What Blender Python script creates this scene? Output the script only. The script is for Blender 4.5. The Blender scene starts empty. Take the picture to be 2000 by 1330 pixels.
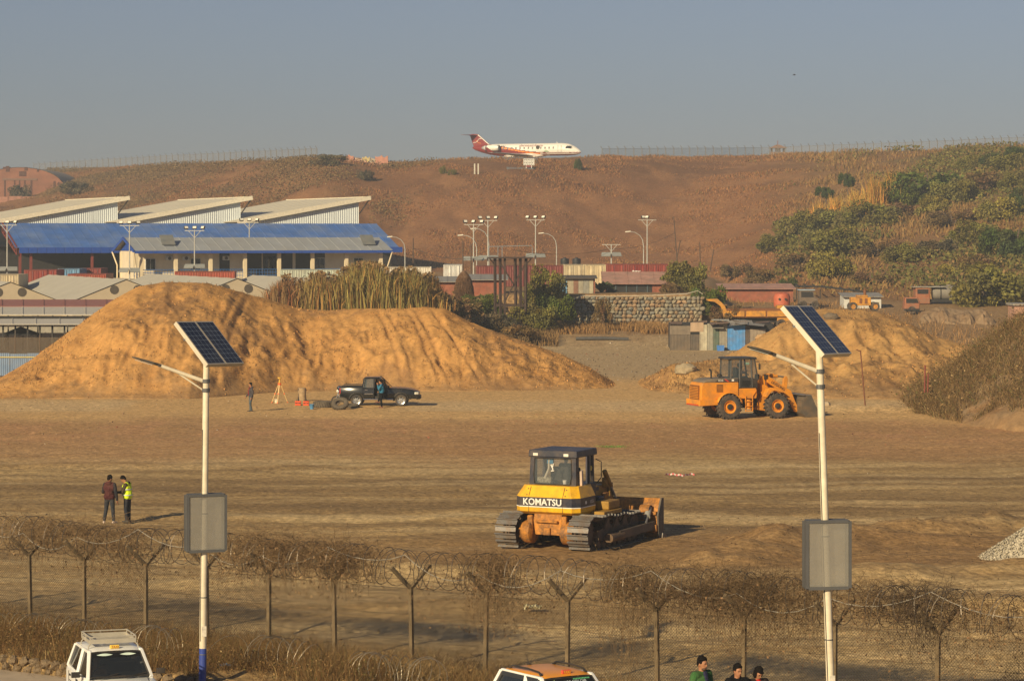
import bpy, math, random
import numpy as np
from mathutils import Vector, Matrix
R = math.radians
random.seed(7); rng = np.random.default_rng(11)
scn = bpy.context.scene; C = scn.collection
# ---------------------------------------------------------------- camera
H, F, YH = 10.7, 5500.0, 457.0           # eye height (m), focal length (photo px), horizon row
cam = bpy.data.cameras.new('camera'); cam.sensor_width = 36; cam.lens = F/2000*36
cam.shift_y = -(665-YH)/2000; cam.clip_start = 1; cam.clip_end = 9000
co = bpy.data.objects.new('camera', cam); C.objects.link(co)
co.location = (0, 0, H); co.rotation_euler = (R(90), 0, 0); scn.camera = co
# ---------------------------------------------------------------- sky, sun, exposure
EL = R(23.5); SH = Vector((1.0, 1.55, 0)).normalized()      # direction in which shadows fall
w = bpy.data.worlds.new('World'); scn.world = w; w.use_nodes = True
nt = w.node_tree; nt.nodes.clear()
sky = nt.nodes.new('ShaderNodeTexSky'); sky.sky_type = 'NISHITA'; sky.sun_disc = False
sky.sun_elevation = EL; sky.sun_rotation = math.atan2(-SH.x, -SH.y)
sky.altitude = 1300; sky.air_density = 1.2; sky.dust_density = 1.4; sky.ozone_density = 5.0
hs = nt.nodes.new('ShaderNodeHueSaturation'); hs.inputs['Saturation'].default_value = 0.72
bg = nt.nodes.new('ShaderNodeBackground'); bg.inputs['Strength'].default_value = 0.046
wo = nt.nodes.new('ShaderNodeOutputWorld')
tint = nt.nodes.new('ShaderNodeMix'); tint.data_type = 'RGBA'; tint.blend_type = 'MULTIPLY'; tint.inputs[0].default_value = 1; tint.inputs[7].default_value = (1.03, .97, 1.065, 1)
nt.links.new(sky.outputs[0], hs.inputs['Color']); nt.links.new(hs.outputs[0], tint.inputs[6]); nt.links.new(tint.outputs[2], bg.inputs[0]); nt.links.new(bg.outputs[0], wo.inputs[0])
sl = bpy.data.lights.new('sun', 'SUN'); sl.energy = 5.0; sl.angle = R(0.6); sl.color = (1.0, 0.81, 0.50)
so = bpy.data.objects.new('sun', sl); C.objects.link(so); so.location = (-60, -60, 80)
so.rotation_euler = Vector((SH.x*math.cos(EL), SH.y*math.cos(EL), -math.sin(EL))).to_track_quat('-Z', 'Y').to_euler()
vs = scn.view_settings; vs.view_transform = 'Standard'; vs.look = 'None'; vs.exposure = 0.16; vs.gamma = 1.0; vs.use_curve_mapping = False

# ================================================================ helpers
def at(u, y, s): return Vector(((u-1000)/s, F/s, H-(y-YH)/s))
def gnd(u, y, z=0.0):
    s = (y-YH)/(H-z); return Vector(((u-1000)/s, F/s, z))
def S(y, z=0.0): return (y-YH)/(H-z)
def hashn(i, j, k=0):
    n = (i.astype(np.int64)*374761393 + j.astype(np.int64)*668265263 + k*1274126177) & 0xffffffff
    n = ((n ^ (n >> 13))*1274126177) & 0xffffffff
    return ((n ^ (n >> 16)) & 0xffff)/65535.0
def vnoise(x, y, k=0):
    x = np.asarray(x, float); y = np.asarray(y, float)
    i = np.floor(x); j = np.floor(y); a = x-i; b = y-j
    a = a*a*(3-2*a); b = b*b*(3-2*b); i = i.astype(int); j = j.astype(int)
    return ((hashn(i, j, k)*(1-a)+hashn(i+1, j, k)*a)*(1-b) + (hashn(i, j+1, k)*(1-a)+hashn(i+1, j+1, k)*a)*b)*2-1
def fbm(x, y, o=4, k=0, g=.5):
    t = 0; a = 1.
    for q in range(o): t = t + a*vnoise(np.asarray(x)*2**q, np.asarray(y)*2**q, k+q*17); a *= g
    return t
def sstep(a, b, x): t = np.clip((x-a)/(b-a), 0, 1); return t*t*(3-2*t)

MATS = {}
def M(name, col, rough=.7, metal=0., var=.18, scale=2.5, bump=0., bscale=None, dust=None, dustamt=.35, attr=False, spec=.4, alpha=None, trans=0., aniso=None, fine=None):
    """procedural paint/earth/metal: base colour broken up by two noises, optional dust and bump"""
    if name in MATS: return MATS[name]
    m = bpy.data.materials.new(name); m.use_nodes = True; MATS[name] = m
    n = m.node_tree; P = n.nodes['Principled BSDF']; L = n.links.new
    P.inputs['Roughness'].default_value = rough; P.inputs['Metallic'].default_value = metal
    P.inputs['Specular IOR Level'].default_value = spec
    tc = n.nodes.new('ShaderNodeTexCoord'); src = tc.outputs['Object']
    if aniso:
        mp = n.nodes.new('ShaderNodeMapping'); mp.inputs['Scale'].default_value = aniso; L(src, mp.inputs[0]); src = mp.outputs[0]
    n1 = n.nodes.new('ShaderNodeTexNoise'); n1.inputs['Scale'].default_value = scale; n1.inputs['Detail'].default_value = 8; n1.inputs['Roughness'].default_value = .65
    L(src, n1.inputs['Vector'])
    mr = n.nodes.new('ShaderNodeMapRange'); mr.inputs[1].default_value = .28; mr.inputs[2].default_value = .72
    mr.inputs[3].default_value = 1-var; mr.inputs[4].default_value = 1+var; L(n1.outputs[0], mr.inputs[0])
    mx = n.nodes.new('ShaderNodeMix'); mx.data_type = 'RGBA'; mx.blend_type = 'MULTIPLY'; mx.inputs[0].default_value = 1
    if attr:
        va = n.nodes.new('ShaderNodeVertexColor'); va.layer_name = 'Col'; L(va.outputs[0], mx.inputs[6])
    else: mx.inputs[6].default_value = (*col, 1)
    L(mr.outputs[0], mx.inputs[7]); out = mx.outputs[2]
    if fine:
        nf = n.nodes.new('ShaderNodeTexNoise'); nf.inputs['Scale'].default_value = fine[0]; nf.inputs['Detail'].default_value = 4; nf.inputs['Roughness'].default_value = .7; L(src, nf.inputs['Vector'])
        rf = n.nodes.new('ShaderNodeMapRange'); rf.inputs[1].default_value = .3; rf.inputs[2].default_value = .7; rf.inputs[3].default_value = 1-fine[1]; rf.inputs[4].default_value = 1+fine[1]; L(nf.outputs[0], rf.inputs[0])
        mf = n.nodes.new('ShaderNodeMix'); mf.data_type = 'RGBA'; mf.blend_type = 'MULTIPLY'; mf.inputs[0].default_value = 1; L(out, mf.inputs[6]); L(rf.outputs[0], mf.inputs[7]); out = mf.outputs[2]
    if dust:
        n2 = n.nodes.new('ShaderNodeTexNoise'); n2.inputs['Scale'].default_value = scale*.6; n2.inputs['Detail'].default_value = 10; n2.inputs['Roughness'].default_value = .72
        L(src, n2.inputs['Vector'])
        r2 = n.nodes.new('ShaderNodeMapRange'); r2.inputs[1].default_value = .42; r2.inputs[2].default_value = .66; r2.inputs[4].default_value = dustamt; L(n2.outputs[0], r2.inputs[0])
        m2 = n.nodes.new('ShaderNodeMix'); m2.data_type = 'RGBA'; m2.inputs[7].default_value = (*dust, 1)
        L(r2.outputs[0], m2.inputs[0]); L(out, m2.inputs[6]); out = m2.outputs[2]
    L(out, P.inputs['Base Color'])
    if bump:
        n3 = n.nodes.new('ShaderNodeTexNoise'); n3.inputs['Scale'].default_value = bscale or scale*4; n3.inputs['Detail'].default_value = 6; L(src, n3.inputs['Vector'])
        b = n.nodes.new('ShaderNodeBump'); b.inputs['Strength'].default_value = .9; b.inputs['Distance'].default_value = bump
        L(n3.outputs[0], b.inputs['Height']); L(b.outputs[0], P.inputs['Normal'])
    if trans:
        o = n.nodes['Material Output']; t = n.nodes.new('ShaderNodeBsdfTranslucent'); L(out, t.inputs[0])
        s = n.nodes.new('ShaderNodeMixShader'); s.inputs[0].default_value = trans; L(P.outputs[0], s.inputs[1]); L(t.outputs[0], s.inputs[2]); L(s.outputs[0], o.inputs[0])
    if alpha is not None: P.inputs['Alpha'].default_value = alpha
    return m
def GL(name, col, alpha, rough=.06):
    if name in MATS: return MATS[name]
    m = M(name, col, rough, 0, .05, 1, spec=.7, alpha=alpha); return m
def PB(name, base, rough=.6, spots=(.12, .05, .015), amt=.7, **k): return M(name, base, rough, dust=spots, dustamt=amt, **k)

class MB:
    def __init__(s): s.v = []; s.f = []; s.m = []
    def add(s, V, Fc, mi=0):
        o = len(s.v); s.v += [tuple(p) for p in V]; s.f += [tuple(o+i for i in f) for f in Fc]; s.m += [mi]*len(Fc); return s
    def hexa(s, P, mi=0):   # 0-3 bottom ring, 4-7 top ring
        return s.add(P, [(3, 2, 1, 0), (4, 5, 6, 7), (0, 1, 5, 4), (1, 2, 6, 5), (2, 3, 7, 6), (3, 0, 4, 7)], mi)
    def box(s, c, d, rz=0, mi=0, M3=None, tx=1, ty=1):   # tx,ty: taper of the top face
        c = Vector(c); h = [x/2 for x in d]
        m = M3 or Matrix.Rotation(rz, 3, 'Z')
        P = []
        for z in (-1, 1):
            for a, b in ((-1, -1), (1, -1), (1, 1), (-1, 1)):
                k = (tx, ty) if z > 0 else (1, 1)
                P.append(c+m@Vector((a*h[0]*k[0], b*h[1]*k[1], z*h[2])))
        return s.hexa(P, mi)
    def bx(s, x0, x1, y0, y1, z0, z1, mi=0): return s.box(((x0+x1)/2, (y0+y1)/2, (z0+z1)/2), (x1-x0, y1-y0, z1-z0), mi=mi)
    def bar(s, p, q, w, h=None, mi=0, up=(0, 0, 1)):
        p = Vector(p); q = Vector(q); h = h or w; d = (q-p).normalized(); u = Vector(up)
        a = d.cross(u)
        if a.length < 1e-3: a = d.cross(Vector((1, 0, 0)))
        a.normalize(); b = a.cross(d).normalized(); a *= w/2; b *= h/2
        return s.hexa([p-a-b, p+a-b, p+a+b, p-a+b, q-a-b, q+a-b, q+a+b, q-a+b], mi)
    def tube(s, pts, r, n=8, mi=0, caps=True):
        pts = [Vector(p) for p in pts]; r = r if isinstance(r, (list, tuple)) else [r]*len(pts); V = []; Fc = []
        ref = None
        for i, p in enumerate(pts):
            d = (pts[min(i+1, len(pts)-1)]-pts[max(i-1, 0)]).normalized()
            if ref is None: ref = d.cross(Vector((0, 0, 1)) if abs(d.z) < .9 else Vector((1, 0, 0))).normalized()
            a = (ref-d*ref.dot(d)).normalized(); ref = a; b = d.cross(a)
            for k in range(n): t = 2*math.pi*k/n; V.append(p+(a*math.cos(t)+b*math.sin(t))*r[i])
        for i in range(len(pts)-1):
            for k in range(n): k2 = (k+1) % n; Fc.append((i*n+k, i*n+k2, (i+1)*n+k2, (i+1)*n+k))
        if caps: Fc += [tuple(range(n-1, -1, -1)), tuple(range((len(pts)-1)*n, len(pts)*n))]
        return s.add(V, Fc, mi)
    def lathe(s, prof, c=(0, 0, 0), axis='z', n=24, mi=0, arc=2*math.pi, a0=0):
        c = Vector(c); V = []; Fc = []; full = arc > 6.28; m = n if full else n+1
        for (r, h) in prof:
            for k in range(m):
                t = a0+arc*k/n; x, y = r*math.cos(t), r*math.sin(t)
                V.append(c+Vector({'z': (x, y, h), 'y': (x, h, y), 'x': (h, x, y)}[axis]))
        for i in range(len(prof)-1):
            for k in range(n): k2 = (k+1) % m; Fc.append((i*m+k, i*m+k2, (i+1)*m+k2, (i+1)*m+k))
        return s.add(V, Fc, mi)
    def prism(s, poly, axis, lo, hi, mi=0):      # polygon in the two other axes, extruded along axis
        n = len(poly); V = []
        for h in (lo, hi):
            for a, b in poly: V.append({'y': (a, h, b), 'x': (h, a, b), 'z': (a, b, h)}[axis])
        Fc = [tuple(range(n-1, -1, -1)), tuple(range(n, 2*n))]+[(k, (k+1) % n, n+(k+1) % n, n+k) for k in range(n)]
        return s.add(V, Fc, mi)
    def loft(s, rings, mi=0, caps=True, closed=True):
        n = len(rings[0]); V = [p for r in rings for p in r]; Fc = []
        for i in range(len(rings)-1):
            for k in range(n if closed else n-1): k2 = (k+1) % n; Fc.append((i*n+k, i*n+k2, (i+1)*n+k2, (i+1)*n+k))
        if caps: Fc += [tuple(range(n-1, -1, -1)), tuple(range((len(rings)-1)*n, len(rings)*n))]
        return s.add(V, Fc, mi)
    def ell(s, c, r, n=12, m=8, mi=0, M3=None):
        c = Vector(c); V = []; Fc = []; m3 = M3 or Matrix.Identity(3)
        for i in range(1, m):
            p = math.pi*i/m
            for k in range(n): t = 2*math.pi*k/n; V.append(c+m3@Vector((r[0]*math.sin(p)*math.cos(t), r[1]*math.sin(p)*math.sin(t), r[2]*math.cos(p))))
        V += [c+m3@Vector((0, 0, r[2])), c-m3@Vector((0, 0, r[2]))]; T = len(V)-2
        for i in range(m-2):
            for k in range(n): k2 = (k+1) % n; Fc.append((i*n+k2, i*n+k, (i+1)*n+k, (i+1)*n+k2))
        for k in range(n): k2 = (k+1) % n; Fc += [(T, k, k2), (T+1, (m-2)*n+k2, (m-2)*n+k)]
        return s.add(V, Fc, mi)
    def corr(s, o, ux, uz, wd, ht, pitch, amp, mi=0, skew=None):   # corrugated sheet, waves along ux, normal = ux x uz
        o = Vector(o); ux = Vector(ux).normalized(); uz = Vector(uz).normalized(); nn = ux.cross(uz)
        k = max(2, int(wd/pitch*4)); V = []
        for i in range(k+1):
            t = wd*i/k; d = amp*math.sin(t/pitch*2*math.pi)
            V += [o+ux*t+nn*d, o+ux*t+uz*ht+nn*d]
        return s.add(V, [(2*i, 2*i+2, 2*i+3, 2*i+1) for i in range(k)], mi)
    def mesh(s, name, mats):
        me = bpy.data.meshes.new(name); me.from_pydata(s.v, [], s.f)
        for m in (mats if isinstance(mats, (list, tuple)) else [mats]): me.materials.append(m)
        if any(s.m): me.polygons.foreach_set('material_index', s.m)
        me.validate(); return me
    def build(s, name, mats, parent=None, smooth=False, bev=0, loc=None):
        return obj(name, s.mesh(name, mats), parent, smooth, bev, loc)
def obj(name, me, parent=None, smooth=False, bev=0, loc=None):
    if smooth:
        me.polygons.foreach_set('use_smooth', [True]*len(me.polygons))
        if smooth != 'all': me.set_sharp_from_angle(angle=R(38))
    o = bpy.data.objects.new(name, me); C.objects.link(o)
    if parent: o.parent = parent
    if loc is not None: o.location = loc
    if bev:
        b = o.modifiers.new('bevel', 'BEVEL'); b.width = bev; b.segments = 2; b.limit_method = 'ANGLE'; b.angle_limit = R(40)
    return o
def tag(o, label, cat, group=None, kind=None):
    if label: o['label'] = label
    if cat: o['category'] = cat
    if group: o['group'] = group
    if kind: o['kind'] = kind
    return o
def root(name, label, cat, loc, rz=0, group=None):
    o = bpy.data.objects.new(name, None); C.objects.link(o); o.empty_display_size = .2
    o.location = loc; o.rotation_euler = (0, 0, rz); return tag(o, label, cat, group)
def link_copy(src, parent=None, loc=None, rot=None, sc=None):
    c = src.copy(); C.objects.link(c); c.parent = parent
    if loc is not None: c.location = loc
    if rot is not None: c.rotation_euler = rot
    if sc is not None: c.scale = sc
    return c
def copy_tree(o, parent=None):
    c = o.copy(); C.objects.link(c); c.parent = parent
    for ch in o.children: copy_tree(ch, c)
    return c
def fromnp(name, V, Fq, mats, col=None, parent=None, smooth=False):
    """numpy arrays -> mesh; Fq (N,k) constant face size; col (nverts,3) colour attribute"""
    me = bpy.data.meshes.new(name); V = np.asarray(V, np.float32); Fq = np.asarray(Fq, np.int32); k = Fq.shape[1]
    me.vertices.add(len(V)); me.vertices.foreach_set('co', V.ravel())
    me.loops.add(Fq.size); me.loops.foreach_set('vertex_index', Fq.ravel())
    me.polygons.add(len(Fq)); me.polygons.foreach_set('loop_start', np.arange(0, Fq.size, k, dtype=np.int32))
    me.polygons.foreach_set('loop_total', np.full(len(Fq), k, np.int32))
    if smooth: me.polygons.foreach_set('use_smooth', np.ones(len(Fq), bool))
    me.materials.append(mats); me.update()
    if col is not None:
        a = me.color_attributes.new('Col', 'FLOAT_COLOR', 'POINT')
        a.data.foreach_set('color', np.c_[col, np.ones(len(col))].astype(np.float32).ravel())
    o = bpy.data.objects.new(name, me); C.objects.link(o)
    if parent: o.parent = parent
    return o
def lettering(txt, width, height, mat, parent, origin, ux, uz, name='lettering', thick=.004, shear=0, bold=0):
    """flat raised letters fitted to width x height, lower-left corner at origin, reading along ux, up along uz"""
    cu = bpy.data.curves.new(name, 'FONT'); cu.body = txt; cu.extrude = .0; cu.resolution_u = 3; cu.shear = shear; cu.offset = bold
    t = bpy.data.objects.new(name, cu); C.objects.link(t); dg = bpy.context.evaluated_depsgraph_get()
    me = bpy.data.meshes.new_from_object(t.evaluated_get(dg)); bpy.data.objects.remove(t)
    co_ = np.empty(len(me.vertices)*3, np.float32); me.vertices.foreach_get('co', co_); co_ = co_.reshape(-1, 3)
    lo = co_.min(0); sp = co_.max(0)-lo; a = (co_[:, 0]-lo[0])/sp[0]*width; b = (co_[:, 1]-lo[1])/sp[1]*height
    ux = np.array(Vector(ux).normalized()); uz = np.array(Vector(uz).normalized()); nn = np.cross(ux, uz)
    P = np.array(Vector(origin))+a[:, None]*ux+b[:, None]*uz+nn*thick
    me.vertices.foreach_set('co', P.astype(np.float32).ravel()); me.materials.clear(); me.materials.append(mat); me.update()
    return obj(name, me, parent)
# ---- vegetation builders (numpy)
def blades(P, h, wd, lean, col, jit=.25, az=None):
    """one bent two-triangle blade per point"""
    n = len(P); h = np.broadcast_to(h, n)*rng.uniform(.6, 1.25, n); wd = np.broadcast_to(wd, n)
    a = rng.uniform(0, 2*np.pi, n) if az is None else az
    d = np.c_[np.cos(a), np.sin(a), np.zeros(n)]; b = rng.uniform(0, 2*np.pi, n); e = np.c_[np.cos(b), np.sin(b), np.zeros(n)]
    l = (rng.uniform(.2, 1, n)*lean*h)[:, None]; up = np.array([0, 0, 1.])
    W = e*wd[:, None]/2; mid = P+up*(h*.58)[:, None]+d*l*.38
    V = np.stack([P-W, P+W, mid-W*.7, mid+W*.7, P+up*h[:, None]*.95+d*l], 1).reshape(-1, 3); i = np.arange(n)[:, None]*5
    Fq = np.concatenate([i+np.array([[0, 1, 3]]), i+np.array([[0, 3, 2]]), i+np.array([[2, 3, 4]])]); c = col*(1+rng.uniform(-jit, jit, (n, 1)))
    return V, Fq, np.repeat(c, 5, 0)
def cards(P, size, col, jit=.3, el=1.6, up=.0):
    n = len(P); a = rng.normal(size=(n, 3)); a[:, 2] += up; a /= np.linalg.norm(a, axis=1)[:, None]
    b = np.cross(a, rng.normal(size=(n, 3))); b /= np.linalg.norm(b, axis=1)[:, None]
    s = (np.broadcast_to(size, n)*rng.uniform(.6, 1.3, n))[:, None]/2
    V = np.stack([P-a*s*el, P+b*s, P+a*s*el, P-b*s], 1).reshape(-1, 3); i = np.arange(n)[:, None]*4
    c = col*(1+rng.uniform(-jit, jit, (n, 1)))
    return V, np.concatenate([i+np.array([[0, 1, 2]]), i+np.array([[0, 2, 3]])]), np.repeat(c, 4, 0)
def cat(*parts):
    V = []; Fq = []; Cc = []; o = 0
    for v, f, c in parts: V.append(v); Fq.append(f+o); Cc.append(c); o += len(v)
    return np.concatenate(V), np.concatenate(Fq), np.concatenate(Cc)
def strands(P0, P1, r, col, sag=.1, seg=5, wob=.05, jit=.25):
    """many thin three-sided curved stems from P0 to P1"""
    n = len(P0); t = np.linspace(0, 1, seg+1); pts = P0[:, None]*(1-t)[None, :, None]+P1[:, None]*t[None, :, None]
    ln = np.linalg.norm(P1-P0, axis=1)
    pts[:, :, 2] -= (sag*ln)[:, None]*(4*t*(1-t))[None]
    pts[:, 1:] += rng.normal(size=(n, seg, 3))*wob*ln[:, None, None]
    d = P1-P0; d /= np.linalg.norm(d, axis=1)[:, None]+1e-9; a = np.cross(d, rng.normal(size=(n, 3))); a /= np.linalg.norm(a, axis=1)[:, None]+1e-9; b = np.cross(d, a)
    r = np.broadcast_to(r, n); V = []
    for k in range(3):
        q = 2*np.pi*k/3; V.append(pts+(a*np.cos(q)+b*np.sin(q))[:, None]*(r[:, None]*np.linspace(1, .55, seg+1))[:, :, None])
    V = np.stack(V, 2).reshape(-1, 3); base = (np.arange(n)*(seg+1)*3)[:, None]; Fq = []
    for i in range(seg):
        for k in range(3): k2 = (k+1) % 3; Fq += [base+np.array([[i*3+k, i*3+k2, (i+1)*3+k2]]), base+np.array([[i*3+k, (i+1)*3+k2, (i+1)*3+k]])]
    c = col*(1+rng.uniform(-jit, jit, (n, 1)))
    return V, np.concatenate(Fq), np.repeat(c, (seg+1)*3, 0)
def arr(*c): return np.array(c, float)
foliage = M('foliage', (0, 0, 0), .8, 0, .2, 1.5, attr=True, spec=.15, trans=.22)
dryveg = M('dry_plant', (0, 0, 0), .85, 0, .2, 2.5, attr=True, spec=.12, trans=.12)
# ================================================================ terrain
FA = np.array([-13.06, 76.4]); FT = np.array([22.3, -15.3]); FT = FT/np.linalg.norm(FT); FN = np.array([FT[1], -FT[0]])
FN = FN if FN[1] < 0 else -FN          # fence line: start, direction, normal towards the camera
def fd(x, y): return (x-FA[0])*FN[0]+(y-FA[1])*FN[1]
PU = np.array([-600, 0, 300, 640, 760, 880, 1000, 1170, 1330, 1400, 1500, 1650, 1800, 2000, 2600.])
EDY = np.array([1050, 900, 720, 570, 590, 577, 575, 590, 610, 620, 640, 615, 585, 540, 470.])     # where the plateau begins
EDP = np.array([343, 338, 322, 310, 318, 311, 308, 308, 306, 306, 304, 299, 294, 287, 272.])      # its row in the photo
FOY = np.array([440, 440, 440, 440, 440, 440, 440, 440, 430, 400, 345, 322, 316, 310, 305.])      # foot of the slope
FOZ = np.array([5, 5, 5, 5, 5, 5, 5, 4.8, 4.7, 4.6, 4.2, 3.4, 3.1, 3, 3.])
_u = np.linspace(-1400, 3400, 601); _k = np.exp(-np.linspace(-2.4, 2.4, 25)**2); _k /= _k.sum()
def _sm(v): q = np.interp(_u, PU, v); return np.convolve(np.pad(q, 12, mode='edge'), _k, 'valid')
EDY, EDP, FOY, FOZ = _sm(EDY), _sm(EDP), _sm(FOY), _sm(FOZ); PU = _u; EDZ = H-(EDP-YH)/(F/EDY)
def gz(x, y):
    x = np.asarray(x, float); y = np.asarray(y, float); u = 1000+x*F/y
    z = np.zeros(np.broadcast(x, y).shape)
    # yard and terrace
    t1 = sstep(300, 900, u)*(1-sstep(1375, 1400, u))
    left = 1.6*sstep(255, 272, y)+3.4*sstep(287, 312, y)
    mid = 1.3*sstep(256, 279, y)+3.3*sstep(283.2, 284.2, y)
    right = 3.2*sstep(254, 318, y)
    a = sstep(560, 1040, u); yard = left*(1-a)+mid*a; b = sstep(1374, 1450, u); yard = yard*(1-b)+right*b
    fy = np.interp(u, PU, FOY); fz = np.interp(u, PU, FOZ); ey = np.interp(u, PU, EDY); ez = np.interp(u, PU, EDZ)
    t = np.clip((y-fy)/(ey-fy), 0, 1); tt = t-.08*np.sin(2*np.pi*t)
    hill = fz+(ez-fz)*tt
    nz = fbm(x*.05, y*.05, 4, 3)*.55+fbm(x*.25, y*.12, 3, 9)*.18
    edge = np.clip(1-np.abs(t-.5)*2, 0, 1)
    hill = hill+nz*(sstep(0, .06, t)*(.35+1.3*edge)*np.where(t >= 1, .25, 1))
    k = sstep(fy-8, fy+6, y); z = yard*(1-k)+hill*k
    # verge rising to the car park
    d = fd(x, y); z = z+np.where(y < 90, 1.15*sstep(.8, 8.5, d)-.45*sstep(9.5, 9.56, d), 0)
    z = z+np.where((y < 90) & (d < 9.4) & (d > .3), fbm(x*.9, y*.9, 3, 5)*.07, 0)
    # field relief: clods, ruts along the direction of travel, pushed-up soil
    f = (1-sstep(175, 200, y))*sstep(-.5, -2.0, d)
    rut = fbm(x*.035+3, (y+.05*x)*.9, 4, 21)*.045+fbm(x*.25, (y+.05*x)*2.1, 3, 31)*.022
    z = z+f*(rut+fbm(x*.7, y*.5, 4, 41)*.03)
    def ridge(x0, y0, x1, y1, wd, ht, k):
        ax, ay = x1-x0, y1-y0; L2 = ax*ax+ay*ay; t = np.clip(((x-x0)*ax+(y-y0)*ay)/L2, 0, 1)
        q = np.hypot(x-x0-ax*t, y-y0-ay*t)*(1+.35*fbm(x*.35, y*.25, 3, k)); return ht*np.exp(-(q/wd)**2)*(1+.4*fbm(x*.8, y*.5, 3, k+5))
    z = z+ridge(6.6, 92, 10.2, 97, 1.6, .34, 1)+ridge(10, 98, 18, 103, 2.0, .42, 2)+ridge(11, 88, 19, 91, 1.2, .28, 3)
    z = z+ridge(-4.2, 89, 1.2, 87.5, 1.1, .20, 4)+ridge(12, 80, 15.5, 80.5, 1.0, .30, 6)+ridge(-9, 86, -5, 89, 1.4, .22, 7)
    z = z+ridge(20, 172, 27, 170, .9, .3, 8)+ridge(14, 188, 25, 186, 1.2, .25, 9)
    return z
rows = np.concatenate([F*H/(np.linspace(1700, 690, 430)-YH), np.linspace(258, 440, 110)[0:], np.linspace(443, 1050, 210), np.array([1100, 1250, 1500, 2000, 3000.])])
rows = np.sort(np.unique(np.concatenate([rows, np.linspace(282.8, 284.6, 7)])))
cols = np.concatenate([np.linspace(-3200, -520, 18), np.linspace(-500, 2500, 520), np.linspace(2530, 5200, 18)])
GU, GY = np.meshgrid(cols, rows); GX = (GU-1000)*GY/F; GZ = gz(GX, GY)
# soil and grass colours (what the ground itself is made of)
def mixc(c, k, new): k = np.clip(k, 0, 1)[..., None]; return c*(1-k)+np.array(new)*k
d = fd(GX, GY); nA = fbm(GX*.06, GY*.04, 4, 61); nB = fbm(GX*.5, GY*.3, 3, 71)
wp = fbm(GX*.05, GY*.05, 3, 83)*3.5+fbm(GX*.2, GY*.12, 2, 85)*.8; stk = fbm(GX*.03, (GY+.05*GX+wp)*.34, 4, 81); stk2 = fbm(GX*.07, (GY-.09*GX+wp*.8)*1.1, 3, 91); damp = fbm(GX*.07, GY*.06, 4, 95)
g = np.zeros(GX.shape+(3,))+np.array((.40, .275, .128))
trk = np.zeros(GX.shape)
for q_ in range(22):
    r_ = np.random.default_rng(900+q_); y0, sl_, am, fr_, ph_ = r_.uniform(92, 165), r_.uniform(-.35, .35), r_.uniform(.5, 5), r_.uniform(.03, .11), r_.uniform(0, 6.3)
    for off in (-.95, .95): yc = y0+off+sl_*GX+am*np.sin(fr_*GX+ph_); trk = np.maximum(trk, np.exp(-((GY-yc)/(.30+.12*np.abs(sl_)))**2)*np.clip(.75+.7*fbm(GX*.12, GX*0+q_, 2, 97), 0, 1)*(1+.25*np.sin(GX*9)))
g = mixc(g, sstep(-.1, .5, damp)*.35*sstep(135, 120, GY), (.225, .145, .068)); g = mixc(g, trk*.55, (.19, .122, .06)); bnd = np.exp(-((GY-122-1.2*np.sin(GX*.06)-nA)/1.6)**2)+.9*np.exp(-((GY-131-.04*GX-nA)/1.5)**2)+np.exp(-((GY-110.5+.06*GX-nA*.8)/1.3)**2)+.8*np.exp(-((GY-103+.02*GX-nA*.5)/.9)**2)+.7*np.exp(-((GY-116+.10*GX-nA)/.8)**2)
g = mixc(g, bnd*(.55+.45*sstep(-.4, .4, stk2))*.55, (.175, .112, .055)); g = mixc(g, sstep(.05, .5, stk)*.5, (.205, .135, .064)); g = mixc(g, sstep(.1, .6, -stk)*.7, (.47, .345, .180))
g = mixc(g, sstep(.15, .6, stk2)*.5, (.18, .118, .058)); g = mixc(g, sstep(.2, .7, -stk2)*.4, (.48, .355, .195))
g = mixc(g, sstep(128, 142, GY+nA*6)*.8, (.36, .205, .095)); g = mixc(g, sstep(140, 150, GY)*sstep(.1, .6, nB)*.4, (.44, .235, .12))
g = mixc(g, sstep(158, 166, GY+nA*4)*.85, (.52, .335, .148)); g = mixc(g, sstep(168, 172, GY)*(1-sstep(178, 184, GY))*sstep(-.2, .3, nA)*.6, (.50, .37, .21))
g = mixc(g, sstep(200, 215, GY)*.9, (.36, .265, .155)); g = mixc(g, sstep(262, 275, GY+nB*4)*.7, (.21, .12, .055))
g = mixc(g, (1-sstep(3, 10, np.hypot((GX-9.5)/2.2, GY-95)))*.7, (.225, .128, .056))
g = mixc(g, sstep(-2.5, .5, d+nB*.8)*(1-sstep(20, 22, d))*.8, (.30, .20, .095))
g = g*np.array((1.15, 1.14, 1.10)); UU = GU; ky = np.interp(UU, PU, FOY); hk = sstep(ky-12, ky+4, GY)
hillc = np.zeros(GX.shape+(3,))+np.array((.255, .122, .054))
hn = fbm(GX*.045+GY*.02, GY*.03, 5, 101); hn2 = fbm(GX*.3+GY*.12, GY*.10-GX*.05, 4, 111)
hillc = mixc(hillc, sstep(.1, .6, hn)*.6, (.17, .085, .040)); hillc = mixc(hillc, sstep(.1, .6, hn2)*.55, (.34, .17, .075)); hillc = mixc(hillc, sstep(.2, .7, -hn2)*.45, (.19, .09, .042))
hillc = mixc(hillc, sstep(760, 560, UU)*sstep(-.1, .5, fbm(GX*.05, GY*.02, 4, 121))*.75, (.15, .105, .05))
hillc = mixc(hillc, sstep(1440, 1640, UU+40*nB)*.5, (.20, .13, .055)); hillc = mixc(hillc, sstep(1440, 1640, UU)*sstep(-.1, .5, hn)*.5, (.155, .13, .05))
tE = (GY-ky)/(np.interp(UU, PU, EDY)-ky); hillc = mixc(hillc, sstep(.86, .98, tE)*.4, (.26, .15, .065))
g = mixc(g, hk, hillc)
n0, n1 = GX.shape; idx = np.arange(n0*n1).reshape(n0, n1)
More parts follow.
